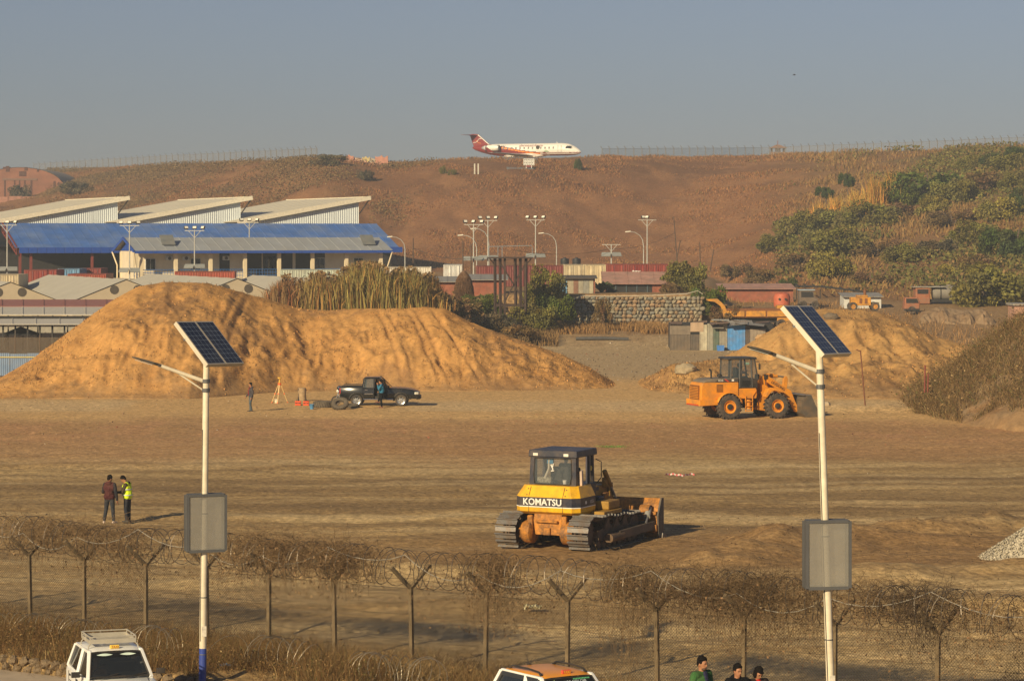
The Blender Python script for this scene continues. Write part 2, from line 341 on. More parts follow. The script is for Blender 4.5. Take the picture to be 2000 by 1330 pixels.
GF = np.stack([idx[:-1, :-1], idx[:-1, 1:], idx[1:, 1:], idx[1:, :-1]], -1).reshape(-1, 4)
earth = M('ground_earth', (0, 0, 0), .95, 0, .30, 1.6, bump=.06, bscale=4, attr=True, spec=.1, fine=(4.5, .45))
ground = fromnp('ground', np.stack([GX, GY, GZ], -1).reshape(-1, 3), GF, earth, g.reshape(-1, 3), smooth=True); tag(ground, 'bare brown earth of the graded field, rising to a grassy embankment', 'ground', kind='structure')
def gzp(x, y): return float(gz(np.array([x]), np.array([y]))[0])
def onhill(u, Y): x = (u-1000)*Y/F; return Vector((x, Y, gzp(x, Y)))

# ---- spoil heaps: height fields standing on the field
def heap(name, label, us, sil, fb, ridge_y, back, colA, prof, seed, n=(300, 110), rough=1.0, cu=None, ruts=()):
    us = np.array(us, float); U = np.linspace(us[0], us[-1], n[0]); V = np.linspace(0, 1, n[1])
    ry = np.interp(U, ridge_y[0], ridge_y[1]); b0 = np.interp(U, fb[0], fb[1]); bk = ry+back
    hr = H-(np.interp(U, us, sil)-YH)/(F/ry); hr = np.maximum(hr, 0)
    vr = .78; YY = np.where(V[:, None] < vr, b0+(ry-b0)*V[:, None]/vr, ry+(bk-ry)*(V[:, None]-vr)/(1-vr))
    XX = (U-1000)*ry/F+np.zeros_like(YY); XX = (U[None]-1000)*(ry[None]*.5+YY*.5)/F
    t = np.where(V < vr, V/vr, (1-V)/(1-vr))[:, None]
    pr = prof(t); 
    gul = np.abs(fbm(XX*.55+.15*fbm(XX*.3, YY*.3, 2, seed), YY*.10, 4, seed+3))
    z = hr[None]*pr
    env = np.clip(4*pr*(1.02-pr), 0, 1)*np.clip(hr/2.5, .25, 1.2)[None]
    z = z-rough*env*(.30*gul-.1)+rough*env*fbm(XX*.6, YY*.4, 5, seed+9, .55)*.20+rough*fbm(XX*.22, YY*.22, 4, seed+13)*.22*np.clip(env+.15, 0, 1)
    z = z+fbm(XX*2.2, YY*1.6, 3, seed+19)*.035*np.clip(t*6, 0, 1)
    rutk = 0
    for ut, ub, wd in ruts:
        if True: k = np.exp(-((U[None]-(ut+(ub-ut)*(1-t)))/wd)**2)*np.clip((1.02-t)*5, 0, 1)*np.clip(t*4, 0, 1)*(V[:, None] < vr); z = z-.13*k; rutk = rutk+k
    z = np.where(t < .02, -.4, z-.12)
    lump = fbm(XX*.5, YY*.4, 4, seed+33); fine = fbm(XX*1.6, YY*1.2, 3, seed+43)
    c = np.zeros(z.shape+(3,))+np.array(colA)
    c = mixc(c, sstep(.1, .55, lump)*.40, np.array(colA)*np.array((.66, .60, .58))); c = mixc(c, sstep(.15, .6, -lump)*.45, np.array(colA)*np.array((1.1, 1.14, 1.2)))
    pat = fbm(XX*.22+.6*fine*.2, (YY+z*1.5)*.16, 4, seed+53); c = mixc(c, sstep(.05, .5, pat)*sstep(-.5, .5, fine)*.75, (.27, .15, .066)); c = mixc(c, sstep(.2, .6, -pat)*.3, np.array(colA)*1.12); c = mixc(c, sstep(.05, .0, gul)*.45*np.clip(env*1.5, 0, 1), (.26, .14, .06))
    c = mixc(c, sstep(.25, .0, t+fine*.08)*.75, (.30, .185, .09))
    if ruts: c = mixc(c, np.clip(rutk, 0, 1)*.45, (.34, .18, .07))
    idx = np.arange(z.size).reshape(z.shape)
    Fq = np.stack([idx[:-1, :-1], idx[:-1, 1:], idx[1:, 1:], idx[1:, :-1]], -1).reshape(-1, 4)
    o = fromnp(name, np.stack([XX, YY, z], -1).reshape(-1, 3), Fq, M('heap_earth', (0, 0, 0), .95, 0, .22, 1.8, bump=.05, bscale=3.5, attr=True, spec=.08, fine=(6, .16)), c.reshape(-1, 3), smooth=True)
    tag(o, label, 'mound', kind='structure'); return XX, YY, z
p1 = lambda t: np.interp(t, [0, .08, .28, .55, .8, .93, 1], [0, .07, .36, .66, .87, .97, 1])
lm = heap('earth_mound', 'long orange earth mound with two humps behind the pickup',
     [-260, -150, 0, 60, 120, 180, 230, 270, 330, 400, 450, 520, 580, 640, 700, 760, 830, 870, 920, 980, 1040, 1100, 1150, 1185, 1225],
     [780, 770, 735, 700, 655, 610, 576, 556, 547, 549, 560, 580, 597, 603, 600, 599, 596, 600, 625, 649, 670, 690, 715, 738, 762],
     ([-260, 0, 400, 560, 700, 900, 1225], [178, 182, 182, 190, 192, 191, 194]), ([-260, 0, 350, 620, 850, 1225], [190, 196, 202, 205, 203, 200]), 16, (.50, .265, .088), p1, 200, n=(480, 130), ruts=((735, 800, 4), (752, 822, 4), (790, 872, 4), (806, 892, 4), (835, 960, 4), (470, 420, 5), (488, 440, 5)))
def tprof(t): return np.interp(t, [0, .06, .2, .30, .44, .5, .72, .9, 1], [0, .1, .26, .33, .36, .42, .78, .96, 1])
rm = heap('earth_mound', 'smaller ochre earth mound behind the wheel loader',
     [1235, 1270, 1310, 1345, 1400, 1440, 1480, 1520, 1560, 1600, 1640, 1680, 1720, 1780, 1830, 1900, 1960, 2010],
     [762, 735, 710, 706, 702, 682, 655, 630, 610, 600, 601, 601, 608, 630, 655, 672, 700, 735],
     ([1235, 1400, 1700, 2010], [193, 184, 181, 182]), ([1235, 1345, 1440, 1600, 2010], [199, 197, 206, 212, 208]), 14, (.48, .275, .10), tprof, 300, n=(260, 120), rough=1.15)
bprof = lambda t: np.interp(t, [0, .1, .35, .7, 1], [0, .22, .52, .86, 1])
gb = heap('grassy_bank', 'bank of soil under dry brush at the right edge',
     [1772, 1790, 1820, 1860, 1900, 1950, 2000, 2080, 2300], [800, 768, 742, 712, 680, 640, 608, 575, 540],
     ([1772, 1850, 1920, 2300], [168, 157, 152, 146]), ([1772, 2300], [174, 172]), 14, (.235, .16, .092), bprof, 400, n=(150, 90), rough=.7)
def sample(hp, n, cond=None):
    X, Y, Z = hp; i = rng.integers(0, X.shape[0]-1, n); j = rng.integers(0, X.shape[1]-1, n); a = rng.random(n); b = rng.random(n)
    f = lambda A: A[i, j]*(1-a)*(1-b)+A[i+1, j]*a*(1-b)+A[i, j+1]*(1-a)*b+A[i+1, j+1]*a*b
    P = np.c_[f(X), f(Y), f(Z)]; return P if cond is None else P[cond(P)]
# car park
mb = MB(); e0 = FA+FN*9.62-FT*30; e1 = FA+FN*9.62+FT*60
mb.add([(e0[0], e0[1], .86), (e0[0]+FN[0]*60, e0[1]+FN[1]*60, .86), (e1[0]+FN[0]*60, e1[1]+FN[1]*60, .86), (e1[0], e1[1], .86)], [(0, 1, 2, 3)])
tag(mb.build('car_park', M('asphalt_dusty', (.44, .35, .25), .95, 0, .2, 1.5, bump=.01)), 'pale dusty paving of the car park in front', 'car park', kind='structure')
PZ = .86
# ================================================================ people
def capsule(mb, p, q, r0, r1, n=10):
    p = Vector(p); q = Vector(q); d = (q-p); L = d.length
    if L < 1e-5: return
    d /= L; pts = [p-d*r0*.97, p-d*r0*.7, p, q, q+d*r1*.7, q+d*r1*.97]; mb.tube(pts, [r0*.25, r0*.72, r0, r1, r1*.72, r1*.25], n)
def remesh(mb, vox, name, mat, parent, sm=4):
    me = mb.mesh(name, mat); t = bpy.data.objects.new(name, me); C.objects.link(t)
    r = t.modifiers.new('r', 'REMESH'); r.mode = 'VOXEL'; r.voxel_size = vox
    s = t.modifiers.new('s', 'SMOOTH'); s.iterations = sm; s.factor = .5
    dg = bpy.context.evaluated_depsgraph_get(); m2 = bpy.data.meshes.new_from_object(t.evaluated_get(dg)); m2.name = name
    bpy.data.objects.remove(t); m2.materials.clear(); m2.materials.append(mat)
    return obj(name, m2, parent, smooth='all')
SKIN = M('skin', (.36, .165, .085), .55, 0, .06, 12); HAIR = M('hair_black', (.009, .007, .006), .9, 0, .3, 30, spec=.08); EYE = M('eye_dark', (.015, .012, .01), .3); LIP = M('lip', (.26, .085, .06), .5)
def cloth(n, c, dust=True): return M(n, c, .9, 0, .22, 7, bump=.006, bscale=18, spec=.1, dust=(.3, .2, .12) if dust else None, dustamt=.15)
def person(label, loc, rz, top, legs, shoe=(.05, .045, .04), J=None, look=(0, 0), vest=None, hood=None, vox=.013, collar=None, long_hair=0, sc=1.0, beard=False, inner=None, parts_only=None, bald=1):
    """figure facing local +x, y to its left; J overrides joints"""
    rt = root('person', label, 'person', loc, rz); rt.scale = (sc, sc, sc)
    j = dict(pel=(0, 0, .95), chest=(0, 0, 1.27), neck=(0, 0, 1.46), head=(.02, 0, 1.62),
             hl=(0, .095, .92), kl=(.02, .11, .50), al=(-.02, .11, .085), hr=(0, -.095, .92), kr=(.02, -.11, .50), ar=(-.02, -.11, .085),
             sl=(0, .185, 1.41), el=(-.03, .25, 1.13), wl=(.06, .25, .88), sr=(0, -.185, 1.41), er=(-.03, -.25, 1.13), wr=(.06, -.25, .88), tl=(1, 0), tr=(1, 0))
    j.update(J or {}); V = {k: Vector(v) for k, v in j.items() if len(v) == 3}
    hd = V['head']; HM = Matrix.Rotation(look[0], 3, 'Z') @ Matrix.Rotation(look[1], 3, 'Y'); hp = lambda *a: hd+HM@Vector(a)
    b = MB()      # body
    capsule(b, V['pel'], V['chest'], .13, .15); capsule(b, V['neck']-Vector((0, 0, .08)), hp(-.01, 0, -.05), .058, .056)
    capsule(b, V['sl'], V['sr'], .07, .07)
    for s in 'lr':
        capsule(b, V['h'+s], V['k'+s], .085, .055); capsule(b, V['k'+s], V['a'+s], .055, .04)
        t = Vector((*j['t'+s], 0)).normalized(); capsule(b, V['a'+s]-Vector((0, 0, .04)), V['a'+s]+t*.15-Vector((0, 0, .05)), .038, .03)
        capsule(b, V['s'+s], V['e'+s], .055, .04); capsule(b, V['e'+s], V['w'+s], .04, .028)
        d = (V['w'+s]-V['e'+s]).normalized(); a = d.cross(Vector((1, 0, .2)) if abs(d.x) < .8 else Vector((0, 1, .2))).normalized(); c2 = d.cross(a); W = V['w'+s]
        capsule(b, W+d*.02, W+d*.085, .030, .036)
        for q, ln in ((-1.5, .06), (-.5, .078), (.5, .083), (1.5, .07)):
            f0 = W+d*.10+c2*q*.019; f1 = f0+d*ln*.55; capsule(b, f0, f1, .0095, .009, 6); capsule(b, f1, f1+d*ln*.4+a*.022, .009, .0075, 6)
        capsule(b, W+d*.035+c2*.032, W+d*.085+c2*.060+a*.012, .012, .010, 6)
    b.ell(hd, (.098, .074, .118), 16, 12, M3=HM); b.ell(hp(.032, 0, -.055), (.066, .056, .070), 12, 8, M3=HM)   # skull, jaw
    b.ell(hp(.06, 0, -.103), (.030, .030, .024), 8, 6, M3=HM)
    b.ell(hp(.100, 0, -.022), (.024, .014, .026), 8, 6, M3=HM); b.ell(hp(.086, 0, .025), (.02, .052, .014), 8, 6, M3=HM)
    for q in (-1, 1): b.ell(hp(-.002, q*.076, -.012), (.022, .012, .034), 8, 6, M3=HM)
    body = remesh(b, min(vox, .011), 'body', SKIN, rt, 3)
    e = MB()
    for q in (-1, 1): e.ell(hp(.088, q*.032, .004), (.010, .014, .006), 8, 6, M3=HM); e.ell(hp(.092, q*.034, .026), (.008, .022, .005), 8, 6, M3=HM)
    e.build('eyes', EYE, rt, smooth='all')
    MB().ell(hp(.090, 0, -.066), (.010, .024, .006), 8, 6, M3=HM).build('mouth', LIP, rt, smooth='all')
    h = MB(); h.ell(hp(-.022, 0, .056), (.094, .083, .084), 14, 10, M3=HM); h.ell(hp(-.052, 0, .005), (.060, .078, .09), 12, 8, M3=HM)
    for q in (-1, 1): h.ell(hp(-.012, q*.070, .022), (.058, .016, .048), 10, 8, M3=HM)
    h.ell(hp(.045, 0, .088), (.040, .058, .030), 10, 8, M3=HM); h.ell(hp(-.02, 0, .10), (.080, .068, .045), 12, 8, M3=HM)
    for k in range(26 if not long_hair else 40):
        a = random.uniform(-2.2, 2.2)+math.pi*(random.random() < .2); p = random.uniform(.05, 1.25)
        x = Vector((-.018+.098*math.sin(p)*math.cos(a), .084*math.sin(p)*math.sin(a), .045+.095*math.cos(p)))
        if x.x > .06 and x.z < .075: continue
        h.ell(hd+HM@x, (.022, .022, .02), 6, 5)
    if long_hair:
        for q in (-1, 1): h.ell(hp(.015, q*.075, -.03), (.05, .016, .085), 10, 8, M3=HM)
        h.ell(hp(.072, .02, .062), (.035, .06, .03), 10, 6, M3=HM); h.ell(hp(-.06, 0, -.06), (.05, .075, .09), 10, 8, M3=HM)
    remesh(h, .012, 'hair', HAIR, rt, 2)
    if beard:
        q = MB(); q.ell(hp(.048, 0, -.088), (.054, .052, .045), 12, 8, M3=HM); q.build('beard', M('stubble', (.10, .055, .035), .8), rt, smooth='all')
    # trousers
    t = MB(); capsule(t, V['pel']+Vector((0, .05, -.02)), V['pel']+Vector((0, -.05, -.02)), .135, .135)
    for s in 'lr': capsule(t, V['h'+s], V['k'+s], .103, .075); capsule(t, V['k'+s], V['a'+s]+(V['k'+s]-V['a'+s])*.08, .073, .062)
    remesh(t, vox, 'trousers', legs, rt)
    for s in 'lr':
        t = MB(); d = Vector((*j['t'+s], 0)).normalized(); A = V['a'+s]; capsule(t, A-d*.05-Vector((0, 0, .045)), A+d*.17-Vector((0, 0, .05)), .046, .036); capsule(t, A, A-Vector((0, 0, .03)), .05, .048)
        remesh(t, .012, 'shoe', M('shoe_%02d%02d' % (shoe[0]*99, shoe[2]*99), shoe, .7), rt, 2)
    # jacket
    t = MB(); pe = V['pel']; ch = V['chest']
    capsule(t, pe+Vector((0, .055, .02)), pe+Vector((0, -.055, .02)), .143, .143); capsule(t, pe+Vector((0, 0, .05)), ch, .155, .170); capsule(t, ch+Vector((0, .06, 0)), ch+Vector((0, -.06, 0)), .155, .155)
    capsule(t, V['sl']-Vector((0, .02, .01)), V['sr']+Vector((0, .02, -.01)), .088, .088); capsule(t, (V['sl']+V['sr'])/2, V['neck']-Vector((0, 0, .03)), .09, .072)
    for s in 'lr': capsule(t, V['s'+s], V['e'+s], .080, .066); capsule(t, V['e'+s], V['w'+s], .066, .048)
    jk = remesh(t, vox, 'jacket', top, rt)
    if collar is not None:
        t = MB(); nk = V['neck']
        t.lathe([(.062, -.06), (.084, -.05), (.082, .005), (.066, .012), (.062, -.02)], nk+Vector((0, 0, .0)), 'z', 18); t.build('collar', collar, rt, smooth='all')
    if hood is not None:
        t = MB(); t.ell(V['neck']+Vector((-.085, 0, .0)), (.075, .125, .085), 14, 10); t.ell(V['neck']+Vector((-.04, 0, -.035)), (.10, .14, .05), 14, 8); remesh(t, .013, 'hood', hood, rt)
    if inner is not None:
        t = MB(); c = (V['chest']+V['neck'])/2; t.box(c+Vector((.128, 0, -.03)), (.05, .085, .30), M3=Matrix.Rotation(R(-14), 3, 'Y')); t.box(V['pel']+Vector((.150, 0, .18)), (.05, .10, .30)); t.build('shirt', inner, rt, bev=.02)
    if vest is not None:
        t = MB(); capsule(t, pe+Vector((0, .06, .03)), pe+Vector((0, -.06, .03)), .165, .165); capsule(t, pe+Vector((0, 0, .05)), ch, .178, .188); capsule(t, ch+Vector((0, .07, .02)), ch+Vector((0, -.07, .02)), .172, .172); capsule(t, V['sl']+Vector((0, -.055, .0)), V['sr']+Vector((0, .055, 0)), .098, .098)
        vs_ = remesh(t, vox, 'vest', vest[0], rt)
        if vest[1] is not None:
            for zz, up in ((.06, 0), (.27, .0)):
                t = MB(); c = pe+(ch-pe)*(zz/.32)+Vector((0, 0, .02))
                t.lathe([(.196, -.02), (.200, -.02), (.200, .02), (.196, .02)], c, 'z', 22)
                for i in range(len(t.v)): x, y, z = t.v[i]; t.v[i] = (c.x+(x-c.x)*1.03, c.y+(y-c.y)*1.22, z)
                t.build('reflective_band', vest[1], vs_)
        else:
            for k in range(5):
                c = pe+Vector((0, 0, -.02+.085*k)); t = MB(); t.lathe([(.176, -.006), (.186, 0), (.176, .006)], c, 'z', 20)
                for i in range(len(t.v)): x, y, z = t.v[i]; t.v[i] = (c.x+(x-c.x)*.98, c.y+(y-c.y)*1.20, z)
                t.build('quilt_seam', vest[0], vs_)
    return rt
jean = cloth('denim', (.055, .075, .105)); jeand = cloth('denim_dark', (.022, .028, .042)); black = cloth('black_cloth', (.009, .009, .010), False)
# ================================================================ vehicles
NAVY = M('navy_paint', (.022, .026, .045), .45, dust=(.20, .14, .085), dustamt=.45, scale=3); YEL = M('machine_yellow', (.82, .45, .015), .42, dust=(.24, .12, .035), dustamt=.5, scale=3.2, var=.12)
YELO = M('dirty_yellow', (.36, .20, .03), .6, dust=(.14, .075, .03), dustamt=.7, scale=3); ORG = M('rusty_orange', (.52, .21, .03), .65, dust=(.10, .055, .028), dustamt=1.0, scale=5, var=.35)
STEEL = M('worn_steel', (.22, .21, .20), .5, .4, .3, 5, dust=(.15, .095, .055), dustamt=.85); DIRTY = M('muddy_steel', (.15, .095, .055), .85, .1, .3, 5, bump=.02); BLK = M('black_plastic', (.022, .021, .020), .55, dust=(.2, .14, .09), dustamt=.25); RUB = M('tyre_rubber', (.045, .042, .040), .85, 0, .2, 6, dust=(.20, .135, .085), dustamt=.55)
WHT = M('white_paint', (.78, .76, .70), .5, var=.06); GLS = GL('window_glass', (.10, .13, .15), .38); GLD = GL('dark_glass', (.016, .019, .022), .90); INT = M('cab_interior', (.035, .033, .03), .8); CHR = M('bright_metal', (.6, .6, .6), .22, 1., .05); LAMP = M('lamp_glass', (.75, .72, .62), .15)
def bulldozer():
    o = root('bulldozer', 'yellow bulldozer with navy cab seen from behind, blade raised, on the graded field', 'bulldozer', (0, 0, 0))
    # --- tracks
    path = []; sc_, sr, ic, ir = Vector((-1.72, .63)), .60, Vector((1.72, .54)), .51
    for k in range(25): a = R(90)+math.pi*k/24; path.append(Vector((sc_.x+sr*math.cos(a), sc_.y+sr*math.sin(a))))
    for k in range(12): path.append(Vector((-1.6+3.2*k/11, .03)))
    for k in range(25): a = R(-90)+math.pi*k/24; path.append(Vector((ic.x+ir*math.cos(a), ic.y+ir*math.sin(a))))
    for k in range(1, 14): t = k/14; path.append(Vector((1.72-3.44*t, 1.05+.18*t-.05*math.sin(3*math.pi*t)**2)))
    L = [0]
    for a, b in zip(path, path[1:]+path[:1]): L.append(L[-1]+(b-a).length)
    N = 42
    def pt(t):
        t = t % L[-1]; i = max(k for k in range(len(path)) if L[k] <= t); f = (t-L[i])/(L[i+1]-L[i]); return path[i].lerp(path[(i+1) % len(path)], f)
    sm = MB(); sm.bx(-.095, .095, -.38, .38, -.012, .012); sm.bx(-.095, -.068, -.38, .38, -.075, -.012); sm.bx(-.03, .095, -.25, -.14, .0, .03); sm.bx(-.03, .095, .14, .25, .0, .03)
    shoe = None
    for s in (1, -1):
        y = s*1.32; tr = MB(); P = [pt(L[-1]*k/60) for k in range(60)]
        for q in (-.11, .11):
            for k in range(60):
                a, b = P[k], P[(k+1) % 60]; tr.bar((a.x, y+q, a.y), (b.x, y+q, b.y), .05, .13)
        # offset the chain inwards
        c0 = Vector((0, .6))
        for i, (x, yy, z) in enumerate(tr.v): tr.v[i] = (x*.965, yy, .6+(z-.6)*.86)
        chain = tr.build('track', DIRTY, o)
        for k in range(N):
            t = L[-1]*(k+.3*(s > 0))/N; a, b = pt(t-.05), pt(t+.05); ang = math.atan2(b.y-a.y, b.x-a.x); p = pt(t)
            if shoe is None: q = sm.build('track_shoe', STEEL, chain, bev=.006); shoe = q
            else: q = link_copy(shoe, chain)
            q.location = (p.x, y, p.y); q.rotation_euler = (0, -ang, 0); q.matrix_parent_inverse = Matrix.Identity(4)
        m = MB(); m.lathe([(.0, -.2), (.42, -.2), (.45, -.09), (.50, -.09), (.50, .09), (.45, .09), (.42, .2), (0, .2)], (ic.x, y, ic.y), 'y', 24); m.build('idler', DIRTY, o, smooth=True)
        m = MB()
        for k in range(22):
            a = 2*math.pi*k/22; m.box((sc_.x+.50*math.cos(a), y, sc_.y+.50*math.sin(a)), (.07, .09, .12), M3=Matrix.Rotation(-a+math.pi/2, 3, 'Y'))
        m.lathe([(0, -.06), (.47, -.06), (.47, .06), (0, .06)], (sc_.x, y, sc_.y), 'y', 24); m.build('sprocket', DIRTY, o)
        m = MB(); m.lathe([(0, 0), (.30, 0), (.36, .10), (.40, .16), (.40, .40), (.30, .46), (0, .46)], (sc_.x, 0, sc_.y), 'y', 24)
        for i, (x, yy, z) in enumerate(m.v): m.v[i] = (x, s*(.98-yy), z)
        m.build('final_drive', ORG, o, smooth=True)
        m = MB(); m.prism([(-1.1, .32), (1.5, .26), (1.5, .66), (.9, .72), (-.4, .82), (-1.1, .7)], 'y', y-.20, y+.20); fr = m.build('track_frame', DIRTY, o, bev=.02)
        for k in range(7): m = MB(); m.lathe([(0, -.22), (.13, -.22), (.15, -.1), (.12, -.05), (.12, .05), (.15, .1), (.13, .22), (0, .22)], (-1.15+.40*k, y, .21), 'y', 14); m.build('roller', DIRTY, o, smooth=True)
        for x in (-.5, .6): m = MB(); m.lathe([(0, -.2), (.10, -.2), (.10, .2), (0, .2)], (x, y, .97), 'y', 12); m.bx(x-.05, x+.05, y-.06, y+.06, .75, .95); m.build('carrier_roller', DIRTY, o)
        for x in (-.55, .15, .8):      # guards standing on the track frame
            m = MB(); m.prism([(x-.24, .72), (x+.24, .72), (x+.08, 1.04), (x, 1.08), (x-.06, 1.04)], 'y', y-s*-.20, y-s*-.27); m.build('guard', DIRTY, o)
        m = MB(); m.tube([(-.9, s*1.78, .42), (.1, s*1.78, .42)], .16, 12); m.build('pivot_housing', DIRTY, o, smooth=True)
        m = MB(); m.bar((-.2, s*1.80, .46), (2.75, s*1.80, .50), .14, .30); m.build('push_arm', M('arm_paint', (.10, .075, .05), .7, dust=(.2, .13, .08), dustamt=.6), o, bev=.02)
    # --- main frame
    m = MB(); m.loft([[(-1.85, -.45, .55), (-1.85, .45, .55), (-1.85, .52, 1.05), (-1.8, .5, 1.32), (-1.8, -.5, 1.32), (-1.85, -.52, 1.05)], [(-.5, -.5, .45), (-.5, .5, .45), (-.5, .6, 1.05), (-.5, .6, 1.32), (-.5, -.6, 1.32), (-.5, -.6, 1.05)]]); m.bx(-1.93, -1.8, -.12, .12, .55, .8); m.bx(-1.95, -1.84, -.4, .4, .98, 1.06); m.build('rear_case', ORG, o, bev=.02)
    [MB().box((-1.86, q, .85), (.16, .2, .75)).build('rear_bracket', ORG, o, bev=.05) for q in (.62, -.62)]
    m = MB(); m.bx(-.5, 1.75, -.45, .45, .5, 1.05); m.build('chassis', DIRTY, o)
    m = MB(); m.prism([(-.9, 1.18), (.5, 1.18), (.5, 1.32), (-.9, 1.32)], 'y', -1.62, 1.62); m.build('fender', YELO, o, bev=.02)
    def ring(x, w_, z, c=.22): return [(x, -w_+c, z), (x, w_-c, z), (x+c, w_, z), (-.62, w_, z), (-.62, -w_, z), (x+c, -w_, z)]
    tk = MB(); zs = [(-1.80, 1.10, 1.26), (-1.97, 1.16, 1.36), (-1.985, 1.17, 1.52), (-1.985, 1.17, 1.86), (-1.76, .99, 2.24)]
    for (a, b, mi) in ((0, 1, 0), (1, 2, 0), (2, 3, 1), (3, 4, 0)): tk.loft([ring(*zs[a]), ring(*zs[b])], mi, caps=False)
    tk.add(ring(*zs[4]), [(0, 1, 2, 3, 4, 5)]); tk.add(ring(*zs[0]), [(5, 4, 3, 2, 1, 0)]); tank = tk.build('fuel_tank', [YEL, NAVY], o)
    st = MB(); st.loft([ring(-1.99, 1.176, 1.515), ring(-1.99, 1.176, 1.545)], caps=False); st.build('white_stripe', WHT, tank)
    lettering('KOMATSU', 1.40, .235, WHT, o, (-1.99, .82, 1.585), (0, -1, 0), (0, 0, 1), bold=.022)
    lettering('155', .25, .11, WHT, o, (-1.05, -1.178, 1.63), (1, 0, 0), (0, 0, 1))
    m = MB(); m.lathe([(0, -.002), (.06, -.002), (.06, .004), (0, .004)], (-1.35, -1.172, 1.68), 'y', 12); m.build('badge', WHT, tank)
    for y in (-.62, .62):
        m = MB(); m.box((-1.885, y, 2.05), (.02, .012, .37), M3=Matrix.Rotation(R(30), 3, 'Y')); m.box((-1.99, y, 1.6), (.008, .01, .55)); m.build('panel_seam', BLK, tank)
    for y in (-.70, .70):
        for z in (1.93, 2.13): m = MB(); m.lathe([(0, -.012), (.022, -.012), (.022, .012), (0, .012)], (-1.985+(z-1.86)*.59-.01, y, z), 'x', 8); m.build('bolt', DIRTY, tank)
    # --- cab
    cz0, cz1 = 2.2, 3.32; cw = .86
    m = MB(); m.bx(-1.42, .1, -cw, cw, 1.35, 2.24); m.build('cab_base', NAVY, o, bev=.03)
    for y in (-1, 1):
        m = MB(); m.hexa([(-1.46, y*cw-.0, cz0), (-1.22, y*cw, cz0), (-1.22, y*(cw-.17), cz0), (-1.46, y*(cw-.17), cz0), (-1.40, y*(cw-.03), cz1), (-1.18, y*(cw-.03), cz1), (-1.18, y*(cw-.17), cz1), (-1.40, y*(cw-.17), cz1)]); m.build('rear_pillar', NAVY, o)
        m = MB(); m.bar((-.42, y*(cw-.05), cz0-.2), (-.36, y*(cw-.06), cz1), .10, .14); m.build('door_pillar', NAVY, o)
        m = MB(); m.bar((.10, y*(cw-.12), 1.5), (.02, y*(cw-.12), cz1), .09, .10); m.build('front_pillar', NAVY, o)
        m = MB(); m.add([(-1.2, y*(cw-.07), cz0), (-.46, y*(cw-.07), cz0), (-.41, y*(cw-.07), cz1), (-1.15, y*(cw-.07), cz1)], [(0, 1, 2, 3)]); m.build('side_window', GLS, o) if y > 0 else None
        m = MB(); m.add([(-.38, y*(cw-.08), 1.55), (.05, y*(cw-.11), 1.55), (.0, y*(cw-.11), cz1), (-.33, y*(cw-.08), cz1)], [(0, 1, 2, 3)]); m.build('door_glass', GLS, o)
    m = MB(); m.bar((-1.05, -cw-.02, 1.95), (-1.15, -cw-.05, 2.75), .07, .30); m.bar((-.62, -cw+.02, 2.25), (-.66, -cw+.0, 3.2), .05, .10, 1); m.build('open_side_panel', [M('panel_grey', (.55, .42, .33), .7), WHT], o)
    m = MB(); m.add([(-1.455, -.64, 2.27), (-1.455, .64, 2.27), (-1.44, .70, 2.55), (-1.41, .66, 3.16), (-1.41, -.66, 3.16), (-1.44, -.70, 2.55)], [(0, 1, 2, 3, 4, 5)]); m.build('rear_window', GL('rear_glass', (.16, .19, .21), .34), o)
    fr = [(-1.46, -.64, 2.27), (-1.46, .64, 2.27), (-1.445, .70, 2.55), (-1.415, .66, 3.16), (-1.415, -.66, 3.16), (-1.445, -.70, 2.55)]
    m = MB(); m.tube(fr+fr[:1], .022, 6, caps=False); m.build('window_seal', BLK, o)
    MB().bx(-1.46, -1.3, -.7, .7, 2.18, 2.28).build('rear_cross_member', NAVY, o); MB().bx(-1.42, -1.3, -.7, .7, 3.15, 3.3).build('rear_cross_member', NAVY, o)
    m = MB(); m.hexa([(-1.46, -.90, 3.2), (.22, -.86, 3.2), (.22, .86, 3.2), (-1.46, .90, 3.2), (-1.44, -.88, 3.44), (.20, -.84, 3.44), (.20, .84, 3.44), (-1.44, .88, 3.44)]); rf = m.build('cab_roof', NAVY, o, bev=.03)
    for y in (.62, -.5): m = MB(); m.bx(-1.475, -1.455, y-.09, y+.09, 3.24, 3.34); m.build('work_lamp', LAMP, rf, bev=.01)
    m = MB(); m.bx(-.75, -.2, -.3, .3, 2.1, 2.3); m.box((-.78, 0, 2.55), (.14, .55, .55)); m.build('seat', INT, o, bev=.05)
    m = MB(); m.box((-1.2, .42, 2.38), (.18, .55, .22)); m.build('floral_cloth', M('cloth_floral', (.30, .27, .20), .9, var=.8, scale=14), o, bev=.05)
    m = MB(); m.tube([(-1.25, .38, 2.45), (-1.28, .22, 2.8), (-1.28, .20, 3.12)], [.05, .035, .05], 8); m.build('cloth_tie', M('cloth_pale', (.62, .56, .44), .9), o, smooth=True)
    m = MB(); m.box((-1.3, .16, 3.06), (.03, .22, .18)); m.build('blue_cloth', M('cloth_blue', (.06, .24, .42), .9), o)
    m = MB(); m.tube([(-1.462, -.01, 2.88), (-1.462, -.05, 3.0), (-1.462, .05, 2.95), (-1.462, -.02, 2.8), (-1.462, .04, 2.72), (-1.462, -.06, 2.75)], .028, 6); m.build('window_sticker', WHT, o)
    m = MB(); m.lathe([(0, 0), (.06, 0), (.075, .14), (0, .14)], (-1.35, -.40, 2.28), 'z', 12); m.build('cup', WHT, o, smooth=True)
    m = MB(); m.tube([(.12, -.86, 2.2), (.2, -1.0, 2.4), (.2, -1.0, 2.95), (.1, -.84, 3.05)], .02, 6); m.build('mirror_bar', BLK, o)
